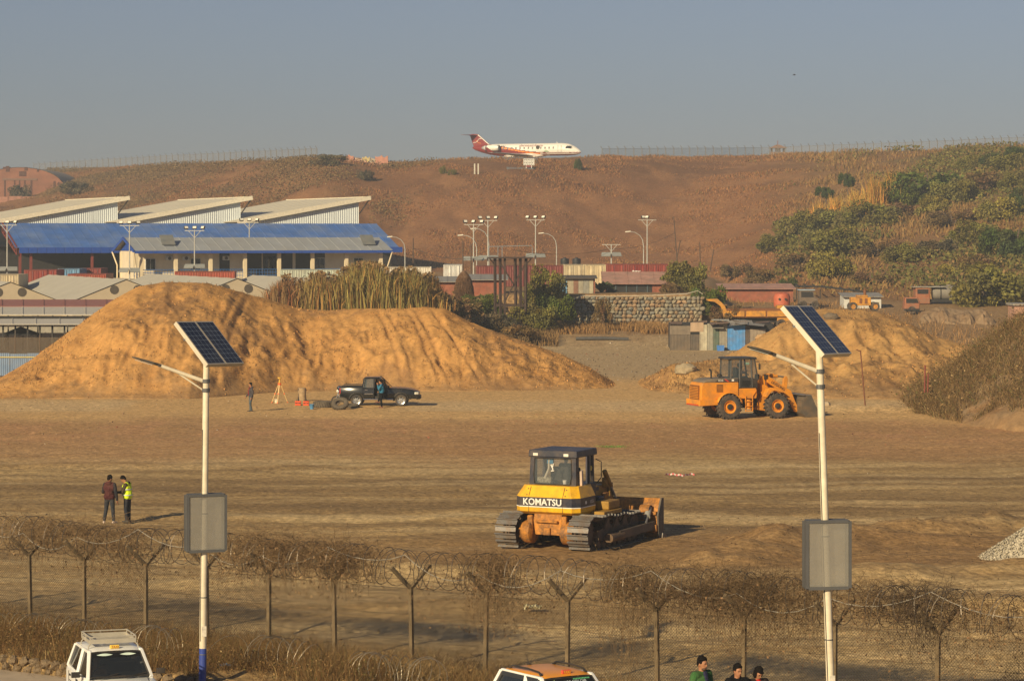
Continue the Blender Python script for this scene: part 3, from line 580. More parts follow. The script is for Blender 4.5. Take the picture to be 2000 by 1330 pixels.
    m = MB(); m.lathe([(0, -.01), (.09, -.01), (.09, .0), (0, .0)], (-.2, -.80, 2.75), 'y', 14); m.build('round_sticker', M('sticker_yellow', (.65, .5, .08), .5), o)
    # --- engine hood, lift cylinders
    m = MB(); m.bx(.1, 1.72, -.52, .52, 1.02, 2.02); m.build('hood', YELO, o, bev=.04); m = MB(); m.bx(.12, 1.0, -.53, -.522, 1.85, 1.98); m.build('hood_stripe', NAVY, o)
    m = MB(); m.bx(.1, .55, -.95, -.45, 1.30, 1.72); m.build('side_tank', NAVY, o, bev=.03)
    for s in (1, -1):
        m = MB(); m.tube([(1.25, s*.62, 2.52), (1.65, s*.66, 1.95)], .085, 10); m.tube([(1.65, s*.66, 1.95), (2.35, s*.72, 1.0)], .045, 8, 1); m.box((1.4, s*.58, 2.1), (.22, .14, .34)); m.tube([(1.2, s*.62, 2.2), (1.45, s*.72, 1.9), (1.4, s*.74, 1.6), (1.2, s*.6, 1.5)], .025, 6); m.build('lift_cylinder', [YELO, STEEL], o, smooth=True)
    m = MB(); m.bx(1.74, 1.98, -.62, .62, .85, 2.06); m.build('radiator_guard', YELO, o, bev=.05)
    for s in (1, -1): MB().prism([(.9, 1.0), (1.95, .95), (1.95, 1.35), (1.5, 1.75), (1.2, 1.75)], 'y', s*.62-.07, s*.62+.07).build('trunnion_plate', ORG, o, bev=.03); MB().tube([(.6, s*.6, 1.5), (1.0, s*.8, 1.25), (1.6, s*.9, 1.05), (2.3, s*1.0, .9)], .035, 6).build('hydraulic_hose', BLK, o, smooth=True); MB().bx(-.3, .6, min(s*1.0, s*1.5), max(s*1.0, s*1.5), 1.33, 1.62).build('step_box', YELO, o, bev=.04)
    m = MB(); m.tube([(1.0, .2, 2.0), (1.0, .2, 2.5), (.95, .2, 2.6)], .06, 10); m.build('exhaust_pipe', BLK, o, smooth=True)
    # --- blade
    prof = [(2.92, .02), (2.78, .20), (2.72, .50), (2.74, .92), (2.84, 1.22), (3.0, 1.42)]
    bl = MB()
    for (a, b) in zip(prof, prof[1:]): bl.add([(a[0], -1.95, a[1]), (a[0], 1.95, a[1]), (b[0], 1.95, b[1]), (b[0], -1.95, b[1]), (a[0]+.06, -1.95, a[1]), (a[0]+.06, 1.95, a[1]), (b[0]+.06, 1.95, b[1]), (b[0]+.06, -1.95, b[1])], [(0, 1, 2, 3), (7, 6, 5, 4), (0, 3, 7, 4), (1, 5, 6, 2)])
    blade = bl.build('blade', ORG, o)
    for s in (1, -1):
        m = MB(); m.prism([(2.70, .04), (3.1, .0), (3.12, .5), (3.12, 1.44), (2.94, 1.44), (2.66, .85)], 'y', s*1.95-.03, s*1.95+.03); m.build('blade_side_plate', M('blade_dark', (.09, .08, .07), .6, .3, dust=(.22, .15, .09), dustamt=.6), blade)
        m = MB(); m.prism([(2.88, -.03), (3.25, -.05), (3.2, .12), (2.92, .2)], 'y', s*1.9-.13, s*1.9+.13); m.build('corner_bit', STEEL, blade)
    m = MB(); m.bx(2.55, 2.76, -1.95, 1.95, .28, .52); m.bx(2.62, 2.82, -1.9, 1.9, .86, .98); m.build('blade_rib', ORG, blade, bev=.02)
    m = MB(); m.tube([(2.0, -1.80, .62), (2.35, -1.72, .86)], .05, 10, 1); m.tube([(2.28, -1.73, .82), (2.68, -1.62, 1.1)], .11, 12); m.build('tilt_cylinder', [M('cyl_grey', (.33, .32, .29), .5, dust=(.2, .14, .09)), STEEL], o, smooth=True)
    m = MB(); m.lathe([(.20, -.18), (.20, .18)], (2.6, -1.55, 1.02), 'y', 14, arc=math.pi, a0=.2); m.build('cylinder_guard', ORG, o)
    m = MB(); m.bar((1.5, -.9, .7), (2.7, -1.2, .6), .12, .16); m.bar((1.5, .9, .7), (2.7, 1.2, .6), .12, .16); m.build('brace', DIRTY, o)
    return o
dz = bulldozer(); p = gnd(1062, 1075); dzh = R(90-27)
fwd = Vector((math.cos(dzh), math.sin(dzh), 0)); dz.location = p+fwd*2.2; dz.location.z = -.02; dz.rotation_euler = (0, R(-.6), dzh); dz.scale = (1.03, 1.03, .98)
def wheel(m, parent, x, y, r, wd, hubmat, hubr, lug=0, inner=1, name='wheel'):
    """tyre with rounded shoulders (and lugs) > rim; axis along y, outer side sign = inner"""
    s = inner; h = wd/2; t = MB()
    t.lathe([(hubr, -h*.8), (r*.80, -h), (r*.93, -h*.93), (r, -h*.62), (r, h*.62), (r*.93, h*.93), (r*.80, h), (hubr, h*.8)], (x, y, r), 'y', 32)
    if lug:
        for k in range(lug):
            a = 2*math.pi*k/lug
            for q in (-1, 1):
                aa = a+(q > 0)*math.pi/lug; t.box((x+(r+.012)*math.cos(aa), y+q*h*.48, r+(r+.012)*math.sin(aa)), (.07, h*.95, .085), M3=Matrix.Rotation(-aa+math.pi/2, 3, 'Y') @ Matrix.Rotation(q*.5, 3, 'Z'))
    w_ = t.build(name, RUB, parent, smooth=True)
    t = MB(); t.lathe([(hubr*1.04, h*.86), (hubr*.94, h*.80), (hubr*.86, h*.45), (hubr*.62, h*.35), (hubr*.55, h*.62), (hubr*.28, h*.68), (0, h*.68)], (0, 0, 0), 'y', 28)
    t.lathe([(hubr*1.04, -h*.8), (hubr*.9, -h*.5), (0, -h*.4)], (0, 0, 0), 'y', 20)
    for i, v in enumerate(t.v): t.v[i] = (x+v[0], y+s*v[1], r+v[2])
    t.build('rim', hubmat, w_, smooth=True); return w_
LO = M('loader_orange', (.76, .285, .018), .42, dust=(.28, .16, .07), dustamt=.55, scale=2.8, var=.1)
def loader():
    o = root('wheel_loader', 'orange wheel loader with dark cab, bucket lowered, beside the ochre mound', 'loader', (0, 0, 0))
    for x in (-1.52, 1.52):
        for s in (1, -1):
            w_ = wheel(o, o, x, s*.93, .71, .46, LO, .37, 20, s); m = MB(); m.lathe([(0, 0), (.17, 0), (.17, .05), (.10, .08), (0, .08)], (0, 0, 0), 'y', 18)
            for i, v in enumerate(m.v): m.v[i] = (x+v[0], s*(.93+.16+v[1]), .71+v[2])
            m.build('hub', BLK, w_, smooth=True)
        m = MB(); m.tube([(x, -.8, .71), (x, .8, .71)], .16, 12); m.lathe([(0, -.3), (.28, -.2), (.28, .2), (0, .3)], (x, 0, .71), 'y', 14); m.build('axle', BLK, o, smooth=True)
    # rear frame and hood
    m = MB(); m.prism([(-3.25, 1.02), (-2.25, .98), (-2.25, 1.15), (-.85, 1.15), (-.85, 2.12), (-3.1, 2.12), (-3.22, 1.9)], 'y', -.86, .86); hd = m.build('engine_hood', LO, o, bev=.05)
    m = MB(); m.prism([(-3.08, 2.12), (-.85, 2.12), (-.85, 2.36), (-2.55, 2.34), (-2.95, 2.24)], 'y', -.84, .84); m.build('hood_cover', M('cover_grey', (.18, .15, .115), .6, dust=(.3, .21, .12), dustamt=.4), o, bev=.05)
    m = MB(); m.prism([(-2.35, 2.14), (-.9, 2.14), (-.9, 2.32), (-2.15, 2.30)], 'y', -.849, .849); sp = m.build('side_stripe', M('stripe_dark', (.07, .06, .055), .5), o)
    lettering('836', .32, .12, WHT, o, (-2.15, -.852, 2.18), (1, 0, 0), (0, 0, 1)); m = MB(); m.prism([(-1.55, 2.15), (-1.43, 2.15), (-1.66, 2.31), (-1.78, 2.31)], 'y', -.856, -.85); m.build('red_flash', M('red_decal', (.55, .05, .03), .5), o)
    m = MB(); m.box((-1.22, -.853, 2.24), (.14, .006, .12)); m.build('emblem', WHT, o)
    m = MB(); m.bx(-3.30, -3.22, -.62, .62, 1.15, 1.95); gr = m.build('radiator_grille', M('grille', (.20, .075, .015), .6), o)
    for k in range(8): m = MB(); m.bx(-3.33, -3.30, -.6, .6, 1.2+.09*k, 1.235+.09*k); m.build('slat', LO, gr)
    m = MB(); m.bx(-2.25, -1.85, -.87, -.862, 1.55, 2.0); vt = m.build('side_vent', M('vent_dark', (.10, .045, .015), .7), o)
    for k in range(6): m = MB(); m.bx(-2.24, -1.86, -.885, -.870, 1.58+.07*k, 1.60+.07*k); m.build('louvre', LO, vt)
    m = MB(); m.prism([(-3.38, .78), (-2.2, .82), (-2.2, 1.14), (-3.38, 1.14)], 'y', -.98, .98); m.build('counterweight', LO, o, bev=.04)
    m = MB(); m.bx(-3.42, -3.38, -.8, .8, .80, .86); m.build('red_reflector', M('red_plastic', (.5, .03, .02), .4), o)
    m = MB(); m.tube([(-2.35, -.3, 2.3), (-2.35, -.3, 2.72), (-2.38, -.3, 2.82), (-2.48, -.3, 2.86)], .055, 10); m.build('exhaust_pipe', BLK, o, smooth=True)
    m = MB(); m.lathe([(0, 0), (.06, 0), (.06, .1), (.15, .12), (.15, .22), (.05, .26), (0, .26)], (-1.85, -.35, 2.33), 'z', 14); m.build('air_cleaner', BLK, o, smooth=True)
    for x in (-1.52,):      # rear fender arch
        for s in (1, -1): m = MB(); m.lathe([(.80, s*.70), (.80, s*1.14)], (x, 0, .74), 'y', 16, arc=R(150), a0=R(12)); m.lathe([(.80, s*.72), (1.0, s*.72)], (x, 0, .74), 'y', 16, arc=R(160), a0=R(10)); f = m.build('fender', LO, o, smooth=True); f.modifiers.new('t', 'SOLIDIFY').thickness = .03
    # cab
    m = MB(); m.prism([(-1.1, 1.15), (.32, 1.15), (.36, 1.52), (.30, 1.75), (-.9, 1.75)], 'y', -.80, .80); m.build('cab_base', LO, o, bev=.04)
    m = MB(); m.prism([(-.95, 1.75), (.40, 1.75), (.40, 2.3), (-.95, 2.3)], 'y', -.78, .78); m.build('cab_lower', BLK, o, bev=.04)
    CB = M('cab_black', (.03, .032, .034), .45, dust=(.2, .15, .1), dustamt=.2)
    for s in (1, -1):
        for (a, b, t) in (((-1.3, 2.33), (-1.27, 3.42), .07), ((-.75, 1.8), (-.72, 3.42), .09), ((.05, 1.8), (.0, 3.42), .09), ((.42, 2.2), (.22, 3.42), .07)):
            m = MB(); m.bar((a[0], s*.76, a[1]), (b[0], s*.72, b[1]), t, t); m.build('pillar', CB, o)
        m = MB(); m.add([(-1.3, s*.745, 2.35), (-.75, s*.745, 2.35), (-.72, s*.715, 3.42), (-1.27, s*.715, 3.42)], [(0, 1, 2, 3)]); m.build('rear_side_window', GLS, o)
        m = MB(); m.add([(.08, s*.745, 1.9), (.42, s*.745, 2.25), (.22, s*.715, 3.42), (.03, s*.715, 3.42)], [(0, 1, 2, 3)]); m.build('front_side_window', GLS, o)
        m = MB(); m.add([(-.70, s*.748, 2.32), (.03, s*.748, 2.32), (-.01, s*.718, 3.36), (-.67, s*.718, 3.36)], [(0, 1, 2, 3)]); d_ = m.build('door_window', GLS, o)
        m = MB(); m.bx(-.68, .0, s*.785-.01, s*.785+.01, 1.78, 2.28); m.bx(-.72, .05, s*.75-.02, s*.75+.02, 2.28, 2.36); m.build('door_panel', CB, o)
        m = MB(); m.prism([(-.6, 1.9), (-.2, 1.86), (-.05, 1.98), (-.08, 2.2), (-.58, 2.2)], 'y', s*.797-.004, s*.797+.004); m.build('door_lower_glass', GLD, o)
    m = MB(); m.bx(-1.45, -.72, -.74, .74, 2.30, 2.38); m.add([(-1.31, -.7, 2.38), (-1.31, .7, 2.38), (-1.28, .68, 3.42), (-1.28, -.68, 3.42)], [(0, 1, 2, 3)], 1); m.build('rear_glass', [CB, GLS], o)
    m = MB(); m.hexa([(-1.45, -.82, 3.42), (.36, -.82, 3.42), (.36, .82, 3.42), (-1.45, .82, 3.42), (-1.40, -.78, 3.55), (.32, -.78, 3.55), (.32, .78, 3.55), (-1.40, .78, 3.55)]); m.build('cab_roof', CB, o, bev=.04)
    m = MB(); m.add([(.44, -.7, 2.2), (.44, .7, 2.2), (.24, .68, 3.42), (.24, -.68, 3.42)], [(0, 1, 2, 3)]); m.build('windscreen', GLS, o)
    m = MB(); m.box((-.7, 0, 2.6), (.14, .5, .7)); m.box((-.5, 0, 2.25), (.5, .5, .15)); m.build('seat', INT, o, bev=.04); m = MB(); m.bx(-.35, -.12, -.722, -.716, 3.12, 3.24); m.build('window_sticker', M('sticker_green', (.35, .6, .45), .5), o)
    m = MB(); m.lathe([(.19, -.015), (.21, 0), (.19, .015)], (0, 0, 0), 'z', 18); m.tube([(0, 0, 0), (.15, 0, -.5)], .03, 6); q = m.build('steering_wheel', BLK, o, loc=(.0, 0, 2.55)); q.rotation_euler = (0, R(25), 0)
    m = MB(); m.tube([(.25, -.76, 3.3), (.42, -.95, 3.25), (.42, -.95, 3.05)], .02, 6); m.box((.42, -.97, 3.0), (.06, .16, .34)); m.build('mirror', BLK, o, bev=.01)
    for x in (.45,): m = MB(); m.bx(x-.1, x+.14, -.62, -.44, 2.25, 2.55); m.build('headlamp', BLK, o, bev=.02)
    m = MB(); m.bx(.95, 1.17, -.62, -.42, 2.22, 2.5); m.bx(1.0, 1.05, -.55, -.5, 1.9, 2.22); m.build('headlamp', BLK, o, bev=.02)
    # articulation, steps, ladder
    m = MB(); m.bx(-.9, .35, -.5, .5, .6, 1.15); m.bx(-.1, .55, -.35, .35, .75, 1.7); m.build('centre_frame', BLK, o)
    m = MB()
    for x in (-.42, .02): m.bar((x, -.88, .42), (x, -.86, 1.3), .05)
    for z in (.45, .72, 1.0): m.bar((-.42, -.88, z), (.02, -.88, z), .12, .04)
    m.bar((-.42, -.87, 1.3), (-.75, -.84, 1.62), .04); m.bar((.02, -.87, 1.3), (.28, -.84, 1.62), .04); m.build('ladder', LO, o)
    m = MB(); m.tube([(-.2, -.7, .55), (-.2, -.7, 1.1)], .18, 14); m.build('tank', LO, o, smooth=True)
    # front frame
    m = MB(); m.prism([(.6, .45), (1.0, .4), (1.9, .55), (2.0, 1.1), (1.25, 1.4), (1.2, 2.28), (1.05, 2.42), (.82, 2.42), (.72, 2.2), (.78, 1.2), (.55, .9)], 'y', -.42, -.30); m.prism([(.6, .45), (1.0, .4), (1.9, .55), (2.0, 1.1), (1.25, 1.4), (1.2, 2.28), (1.05, 2.42), (.82, 2.42), (.72, 2.2), (.78, 1.2), (.55, .9)], 'y', .30, .42); m.bx(.7, 1.7, -.3, .3, .5, 1.0); m.build('front_frame', LO, o, bev=.02)
    for s in (1, -1): MB().prism([(.68, 1.25), (.92, 1.72), (1.1, 1.78), (1.6, 1.74), (1.85, 1.55), (1.82, 1.48), (1.3, 1.60), (1.12, 1.55), (.82, 1.2)], 'y', min(s*.72, s*1.15), max(s*.72, s*1.15)).build('front_fender', LO, o, bev=.02)
    for s in (1, -1):
        m = MB(); m.prism([(1.02, 2.38), (1.18, 2.42), (2.3, 1.72), (2.62, 1.55), (2.85, 1.0), (3.1, .50), (3.0, .30), (2.82, .32), (2.5, .95), (2.35, 1.22), (1.1, 2.05)], 'y', s*.56-.06, s*.56+.06); m.build('boom_arm', LO, o, bev=.02)
    lettering('LIUGONG', .98, .16, M('letter_black', (.02, .02, .02), .6), o, (1.32, -.626, 2.03), (.85, 0, -.50), (.50, 0, .85), bold=.02)
    m = MB(); m.bx(2.2, 2.5, -.56, .56, 1.2, 1.5); m.build('cross_tube', LO, o, bev=.05)
    m = MB(); m.prism([(2.42, 2.35), (2.6, 2.38), (2.68, 2.2), (2.6, 1.65), (2.55, 1.1), (2.35, 1.1), (2.3, 1.6)], 'y', -.10, .10); m.build('bellcrank', LO, o, bev=.03)
    m = MB(); m.tube([(1.1, 0, 2.42), (2.0, 0, 2.38)], .10, 12); m.tube([(2.0, 0, 2.38), (2.5, 0, 2.32)], .05, 10, 1); m.tube([(1.3, .02, 2.52), (1.8, .02, 2.50)], .03, 6); m.build('tilt_cylinder', [LO, STEEL], o, smooth=True)
    m = MB(); m.bar((2.45, 0, 1.15), (3.15, 0, .75), .12, .14); m.build('bucket_link', LO, o)
    # bucket
    bp = [(3.05, .28), (3.02, .62), (3.10, .98), (3.34, 1.26), (3.55, 1.30)]; bt = [(3.05, .28), (3.25, .06), (4.25, .02)]
    full = list(reversed(bt))+bp[1:]; m = MB()
    for (a, b) in zip(full, full[1:]):
        m.add([(a[0], -1.28, a[1]), (a[0], 1.28, a[1]), (b[0], 1.28, b[1]), (b[0], -1.28, b[1])], [(0, 1, 2, 3)])
    BK = M('bucket_grey', (.12, .105, .085), .65, .3, dust=(.26, .17, .09), dustamt=.65); bk = m.build('bucket', BK, o); bk.modifiers.new('t', 'SOLIDIFY').thickness = .04
    for s in (1, -1): m = MB(); m.prism([(4.25, .02), (3.25, .05), (3.05, .28), (3.02, .62), (3.10, .98), (3.34, 1.26), (3.6, 1.30), (3.85, .75)], 'y', s*1.28-.025, s*1.28+.025); m.build('bucket_cheek', BK, bk)
    m = MB(); m.bx(3.1, 3.6, -1.3, 1.3, 1.28, 1.33); m.bar((4.3, -1.3, .03), (4.3, 1.3, .03), .22, .04); m.build('bucket_edge', STEEL, bk)
    return o
ld = loader(); p = gnd(1470, 817); ld.rotation_euler = (0, 0, R(20)); fw = Vector((math.cos(R(20)), math.sin(R(20)), 0)); rt_ = Vector((fw.y, -fw.x, 0)); ld.location = p-rt_*.93; ld.location.z = gzp(ld.location.x, ld.location.y); ld.scale = (1, 1, 1)

# ---- cars
def quad_inset(P, m):       # shrink a quad of Vectors towards its middle by m metres along edges
    P = [Vector(p) for p in P]; out = []
    for i in range(4):
        a = (P[(i+1) % 4]-P[i]).normalized(); b = (P[i-1]-P[i]).normalized(); out.append(P[i]+(a+b)*m)
    return out
def shell(st, n=None): return [[Vector(p) for p in r] for r in st]
def hatch(label, loc, rz, paint, L=3.33, W=1.44, Ht=1.40, roofpaint=None, glass=GLD, bx=-.25):
    """small five-door hatchback. x forward from the middle, y left"""
    o = root('taxi_car', label, 'car', loc, rz); hl = L/2; hw = W/2; belt = .86*Ht/1.4; rz_ = Ht
    def sec(x, w_, zb, zt, r=.10):   # lower-body section, closed ring
        return [(x, -w_*.94, zb), (x, -w_, zb+r), (x, -w_, zt-r*.9), (x, -w_*.985, zt-r*.25), (x, -w_*.92, zt), (x, w_*.92, zt), (x, w_*.985, zt-r*.25), (x, w_, zt-r*.9), (x, w_, zb+r), (x, w_*.94, zb)]
    m = MB(); m.loft([sec(-hl, hw*.86, .34, belt*.86), sec(-hl+.07, hw*.96, .24, belt*.97), sec(-hl+.45, hw, .2, belt), sec(.2, hw, .2, belt), sec(.62, hw, .2, belt*.985), sec(1.1, hw*.99, .2, belt*.93), sec(hl-.18, hw*.95, .22, belt*.84), sec(hl-.03, hw*.90, .28, belt*.74), sec(hl, hw*.84, .34, belt*.66)])
    body = m.build('body', paint, o, smooth=True)
    A0, A1 = .66, .16; B0, B1 = -hl+.10, -hl+.42       # windscreen base/top x, rear base/top x
    wb, wt = hw*.97, hw*.78; zt = rz_-.05
    P = {}
    for s in (1, -1): P[s] = [Vector((A0, s*wb*.93, belt)), Vector((A1, s*wt*.95, zt)), Vector((B1, s*wt*.93, zt-.02)), Vector((B0, s*wb*.90, belt*.98)), Vector((A0-.35, s*wb, belt)), Vector((B0+.3, s*wb, belt))]
    # roof
    def rr(x, w_, z, c): return [(x, -w_, z), (x, -w_*.93, z+c*.55), (x, -w_*.7, z+c*.85), (x, 0, z+c), (x, w_*.7, z+c*.85), (x, w_*.93, z+c*.55), (x, w_, z)]
    m = MB(); m.loft([rr(A1+.03, wt*.93, zt-.02, .03), rr(A1-.12, wt*.97, zt, .05), rr(-.45, wt, zt+.005, .055), rr(B1+.12, wt*.96, zt-.005, .05), rr(B1-.03, wt*.90, zt-.04, .03)], closed=False, caps=False); m.build('roof', roofpaint or paint, o, smooth='all')
    # pillars and side frames
    for s in (1, -1):
        a, b, c, d = P[s][0], P[s][1], P[s][2], P[s][3]; m = MB()
        for p_, q, wd in ((a, b, .075), (b, c, .07), (c, d, .12)): m.bar(p_, q, wd, .06)
        mid0 = Vector((-.28, s*wb*.985, belt)); mid1 = Vector((-.36, s*wt*.97, zt)); m.bar(mid0, mid1, .085, .05); m.bar(a, Vector((A0-.3, s*wb*.98, belt)), .06, .05); q0 = Vector((A0-.42, s*wb*.985, belt)); m.bar(Vector((A0-.3, s*wb*.98, belt)), d, .06, .05)
        m.build('side_frame', paint, o, bev=.012)
        fw_ = [Vector((A0-.06, s*wb*.94, belt+.02)), Vector((-.26, s*wb*.972, belt+.02)), Vector((-.33, s*wt*.958, zt-.03)), Vector((A1+.0, s*wt*.935, zt-.04))]
        rw_ = [Vector((-.34, s*wb*.972, belt+.02)), Vector((B0+.12, s*wb*.90, belt+.01)), Vector((B1+.03, s*wt*.915, zt-.05)), Vector((-.41, s*wt*.955, zt-.03))]
        MB().add(fw_, [(0, 1, 2, 3)]).build('front_door_window', glass, o); MB().add(rw_, [(0, 1, 2, 3)]).build('rear_door_window', glass, o)
        m = MB(); q = lambda x, z, y=hw+.003: (x, s*y, z)
        for x in (-.30, .58, -1.12): m.bar(q(x, .30), q(x, belt-.06), .012, .012)
        m.bar(q(-1.12, .62), q(.58, .62), .012, .012); m.build('door_gap', BLK, body)
        for x in (-.95, -.16): m = MB(); m.box((x, s*(hw+.014), belt-.12), (.13, .03, .035)); m.build('door_handle', BLK, body, bev=.008)
        m = MB(); m.tube([(.50, s*(wb), belt+.06), (.50, s*(hw+.10), belt+.07)], .018, 6); m.box((.49, s*(hw+.15), belt+.09), (.07, .17, .11)); m.build('wing_mirror', BLK, o, bev=.025)
        for x in (-1.07, 1.06): wheel(o, o, x, s*(hw-.09), .27, .16, M('hubcap', (.45, .45, .44), .35, .6), .17, 0, s)
        m = MB(); m.box((hl-.05, s*hw*.68, belt*.70), (.10, .26, .14)); m.build('headlamp', LAMP, o, bev=.02)
    ws = quad_inset([P[1][0], P[-1][0], P[-1][1], P[1][1]], .045); ws = [v+Vector((.025, 0, .012)) for v in ws]
    MB().add(ws, [(0, 1, 2, 3)]).build('windscreen', glass, o)
    m = MB(); t4 = ws+ws[:1]; m.tube(t4, .018, 6, caps=False); m.build('windscreen_seal', BLK, o)
    bw = quad_inset([P[-1][3], P[1][3], P[1][2], P[-1][2]], .06); MB().add([v+Vector((-.03, 0, .01)) for v in bw], [(0, 1, 2, 3)]).build('rear_window', glass, o)
    m = MB(); n = Vector((.02, 0, .014))
    for y0, y1 in ((-.45, -.02), (.08, .55)): m.bar(Vector((A0+.05, y0, belt+.02)), Vector((A0-.02, y1, belt+.10)), .016, .016)
    m.build('wiper', BLK, o)
    m = MB(); m.bx(-.35, -.2, -.5, .5, .3, 1.1); m.bx(-1.1, -1.0, -.5, .5, .3, 1.05); m.bx(-.35, .1, -.5, .5, .3, .5); m.bx(.45, .62, -.6, .6, .5, belt-.03); m.build('interior', INT, o, bev=.04)
    m = MB(); m.lathe([(.165, -.012), (.18, 0), (.165, .012)], (0, 0, 0), 'z', 18); q = m.build('steering_wheel', BLK, o, loc=(.36, -.33, belt+.05)); q.rotation_euler = (0, R(-62), 0)
    m = MB(); m.bx(hl-.04, hl+.05, -hw*.92, hw*.92, .30, .47); m.bx(-hl-.05, -hl+.06, -hw*.92, hw*.92, .30, .47); m.build('bumper', BLK, o, bev=.04)
    m = MB(); m.bx(hl-.02, hl+.02, -.36, .36, belt*.58, belt*.72); m.build('grille', BLK, o, bev=.01)
    return o, dict(A0=A0, A1=A1, zt=zt, wt=wt, wb=wb, belt=belt, hw=hw, P=P, ws=ws, B1=B1, hl=hl)
CARW = M('car_white', (.80, .80, .77), .25, var=.04, dust=(.5, .42, .32), dustamt=.15); CARO = M('taxi_orange', (.82, .32, .015), .3, var=.05, dust=(.4, .25, .1), dustamt=.15)
TXT = M('letter_red', (.35, .03, .02), .5); TXY = M('letter_yellow', (.85, .55, .03), .45); DARKT = M('letter_dark', (.03, .03, .03), .5)
pos = gnd(222, 1397, PZ); car, K = hatch('white hatchback taxi with a metal roof rack in the near left corner', pos, R(-90+19), CARW)
# roof rack
m = MB(); x0, x1, y, z0 = -1.00, -.06, .47, K['zt']+.14
for s in (1, -1):
    m.bar((x0, s*y, z0+.02), (x1, s*y, z0+.02), .02, .07); m.tube([(x0, s*y, z0+.12), (x1, s*y, z0+.12)], .014, 6)
    for x in (x0, (x0+x1)/2, x1): m.tube([(x, s*y, z0), (x, s*y, z0+.12)], .012, 6)
for x in (x0, x1): m.bar((x, -y, z0+.03), (x, y, z0+.03), .02, .09); m.tube([(x, -y, z0+.12), (x, y, z0+.12)], .014, 6)
rk = m.build('roof_rack', M('rack_grey', (.48, .44, .36), .5, .3), car)
for k in range(6): q = MB(); q.bx(x0+.08+k*.15, x0+.15+k*.15, -y, y, z0-.01, z0+.008); q.build('slat', M('rack_grey', (0, 0, 0)), rk)
for s in (1, -1):
    for x in (x0+.12, x1-.02): q = MB(); q.tube([(x, s*y*.95, z0), (x+.02, s*(y+.03), z0-.05), (x+.05, s*(y+.06), z0-.14)], .014, 6); q.build('rack_leg', M('rack_grey', (0, 0, 0)), rk)
m = MB(); m.box((.09, .0, K['zt']+.075), (.06, .19, .07)); sg = m.build('taxi_sign', M('sign_yellow', (.8, .55, .08), .5), car, bev=.01); lettering('TAXI', .14, .045, TXT, sg, (.122, -.07, K['zt']+.053), (0, 1, 0), (0, 0, 1))
def on_ws(K, a, b):      # a across (0 = its right/viewer's left), b up the windscreen
    ws = K['ws']; p = ws[1].lerp(ws[0], a); q = ws[2].lerp(ws[3], a); n = (ws[0]-ws[1]).cross(ws[2]-ws[1]).normalized(); return p.lerp(q, b)+(n if n.x > 0 else -n)*.008
m = MB()
m.add([on_ws(K, a, b) for a, b in ((.0, .80), (1, .80), (1, 1), (0, 1))], [(0, 1, 2, 3)]); m.build('sunshade_strip', M('strip_black', (.012, .012, .012), .3), car)
for a0, a1 in ((.1, .43), (.57, .9)):
    m = MB(); n = 14; P_ = [on_ws(K, a0+(a1-a0)*t/n, .89+.055*math.sin(math.pi*t/n)) for t in range(n+1)]+[on_ws(K, a0+(a1-a0)*t/n, .89-.045*math.sin(math.pi*t/n)) for t in range(n, -1, -1)]
    nn = (K['ws'][0]-K['ws'][1]).cross(K['ws'][2]-K['ws'][1]).normalized(); nn = nn if nn.x > 0 else -nn
    m.add([p_+nn*.005 for p_ in P_], [tuple(range(len(P_)))]); m.build('leaf_decal', M('decal_pale', (.6, .72, .62), .5), car)
for x, yy in ((.95, -.22), (.98, .22)): m = MB(); m.lathe([(0, 0), (.02, 0), (.02, .02), (0, .02)], (x, yy, K['belt']*.955), 'z', 8); m.build('washer_nozzle', BLK, car)
for s in (1, -1): m = MB(); m.bar((K['A0']+.04, s*.56, K['belt']+.002), (1.5, s*.52, K['belt']*.79), .012, .012); m.build('bonnet_gap', BLK, car)
pos = gnd(1098, 1463, PZ); car2, K2 = hatch('white city taxi with orange roof and black roof rails at the bottom edge', pos, R(-90+31), CARW, 3.45, 1.52, 1.47, CARO)
for s in (1, -1):
    m = MB(); yy = s*K2['wt']*.84; z = K2['zt']+.035; m.tube([(K2['A1']-.10, yy, z-.01), (K2['A1']-.2, yy, z+.055), (-.45, yy, z+.075), (K2['B1']+.30, yy, z+.055), (K2['B1']+.18, yy, z-.01)], [.03, .02, .018, .02, .03], 8); m.build('roof_rail', BLK, car2, smooth=True)
    P_ = K2['P'][s]; m = MB(); m.bar(P_[1]+Vector((-.06, s*.03, -.05)), P_[2]+Vector((.05, s*.03, -.05)), .025, .09); m.build('window_visor', M('visor', (.03, .035, .045), .3), car2, bev=.01)
m = MB(); m.tube([(K2['B1']+.1, .0, K2['zt']+.05), (K2['B1']-.05, 0, K2['zt']+.24)], [.008, .004], 6); m.box((K2['B1']+.1, 0, K2['zt']+.05), (.09, .05, .03)); m.build('aerial', BLK, car2)
m = MB(); m.box((.06, .05, K2['zt']+.07), (.06, .20, .075)); sg = m.build('taxi_sign', M('sign_red', (.6, .09, .05), .5), car2, bev=.012); lettering('TAXI', .15, .05, TXY, sg, (.092, -.025, K2['zt']+.045), (0, 1, 0), (0, 0, 1), bold=.01)
m = MB(); m.add([on_ws(K2, a, b) for a, b in ((.0, .76), (1, .76), (1, 1), (0, 1))], [(0, 1, 2, 3)]); m.build('sunshade_strip', M('strip_black', (0, 0, 0)), car2)
o_ = on_ws(K2, .18, .80); ux = on_ws(K2, .82, .80)-o_; uz = on_ws(K2, .18, .9)-o_; lettering('NEW ALTO CITY CAB', ux.length, .055, M('letter_silver', (.62, .68, .70), .4), car2, o_, ux, uz, thick=.006)
m = MB()
for k in range(11): m.add([on_ws(K2, .58+.032*k+dx, .91+dy)+Vector((.004, 0, .003)) for dx, dy in ((0, 0), (.022, 0), (.022, .05), (0, .05))], [(0, 1, 2, 3)])
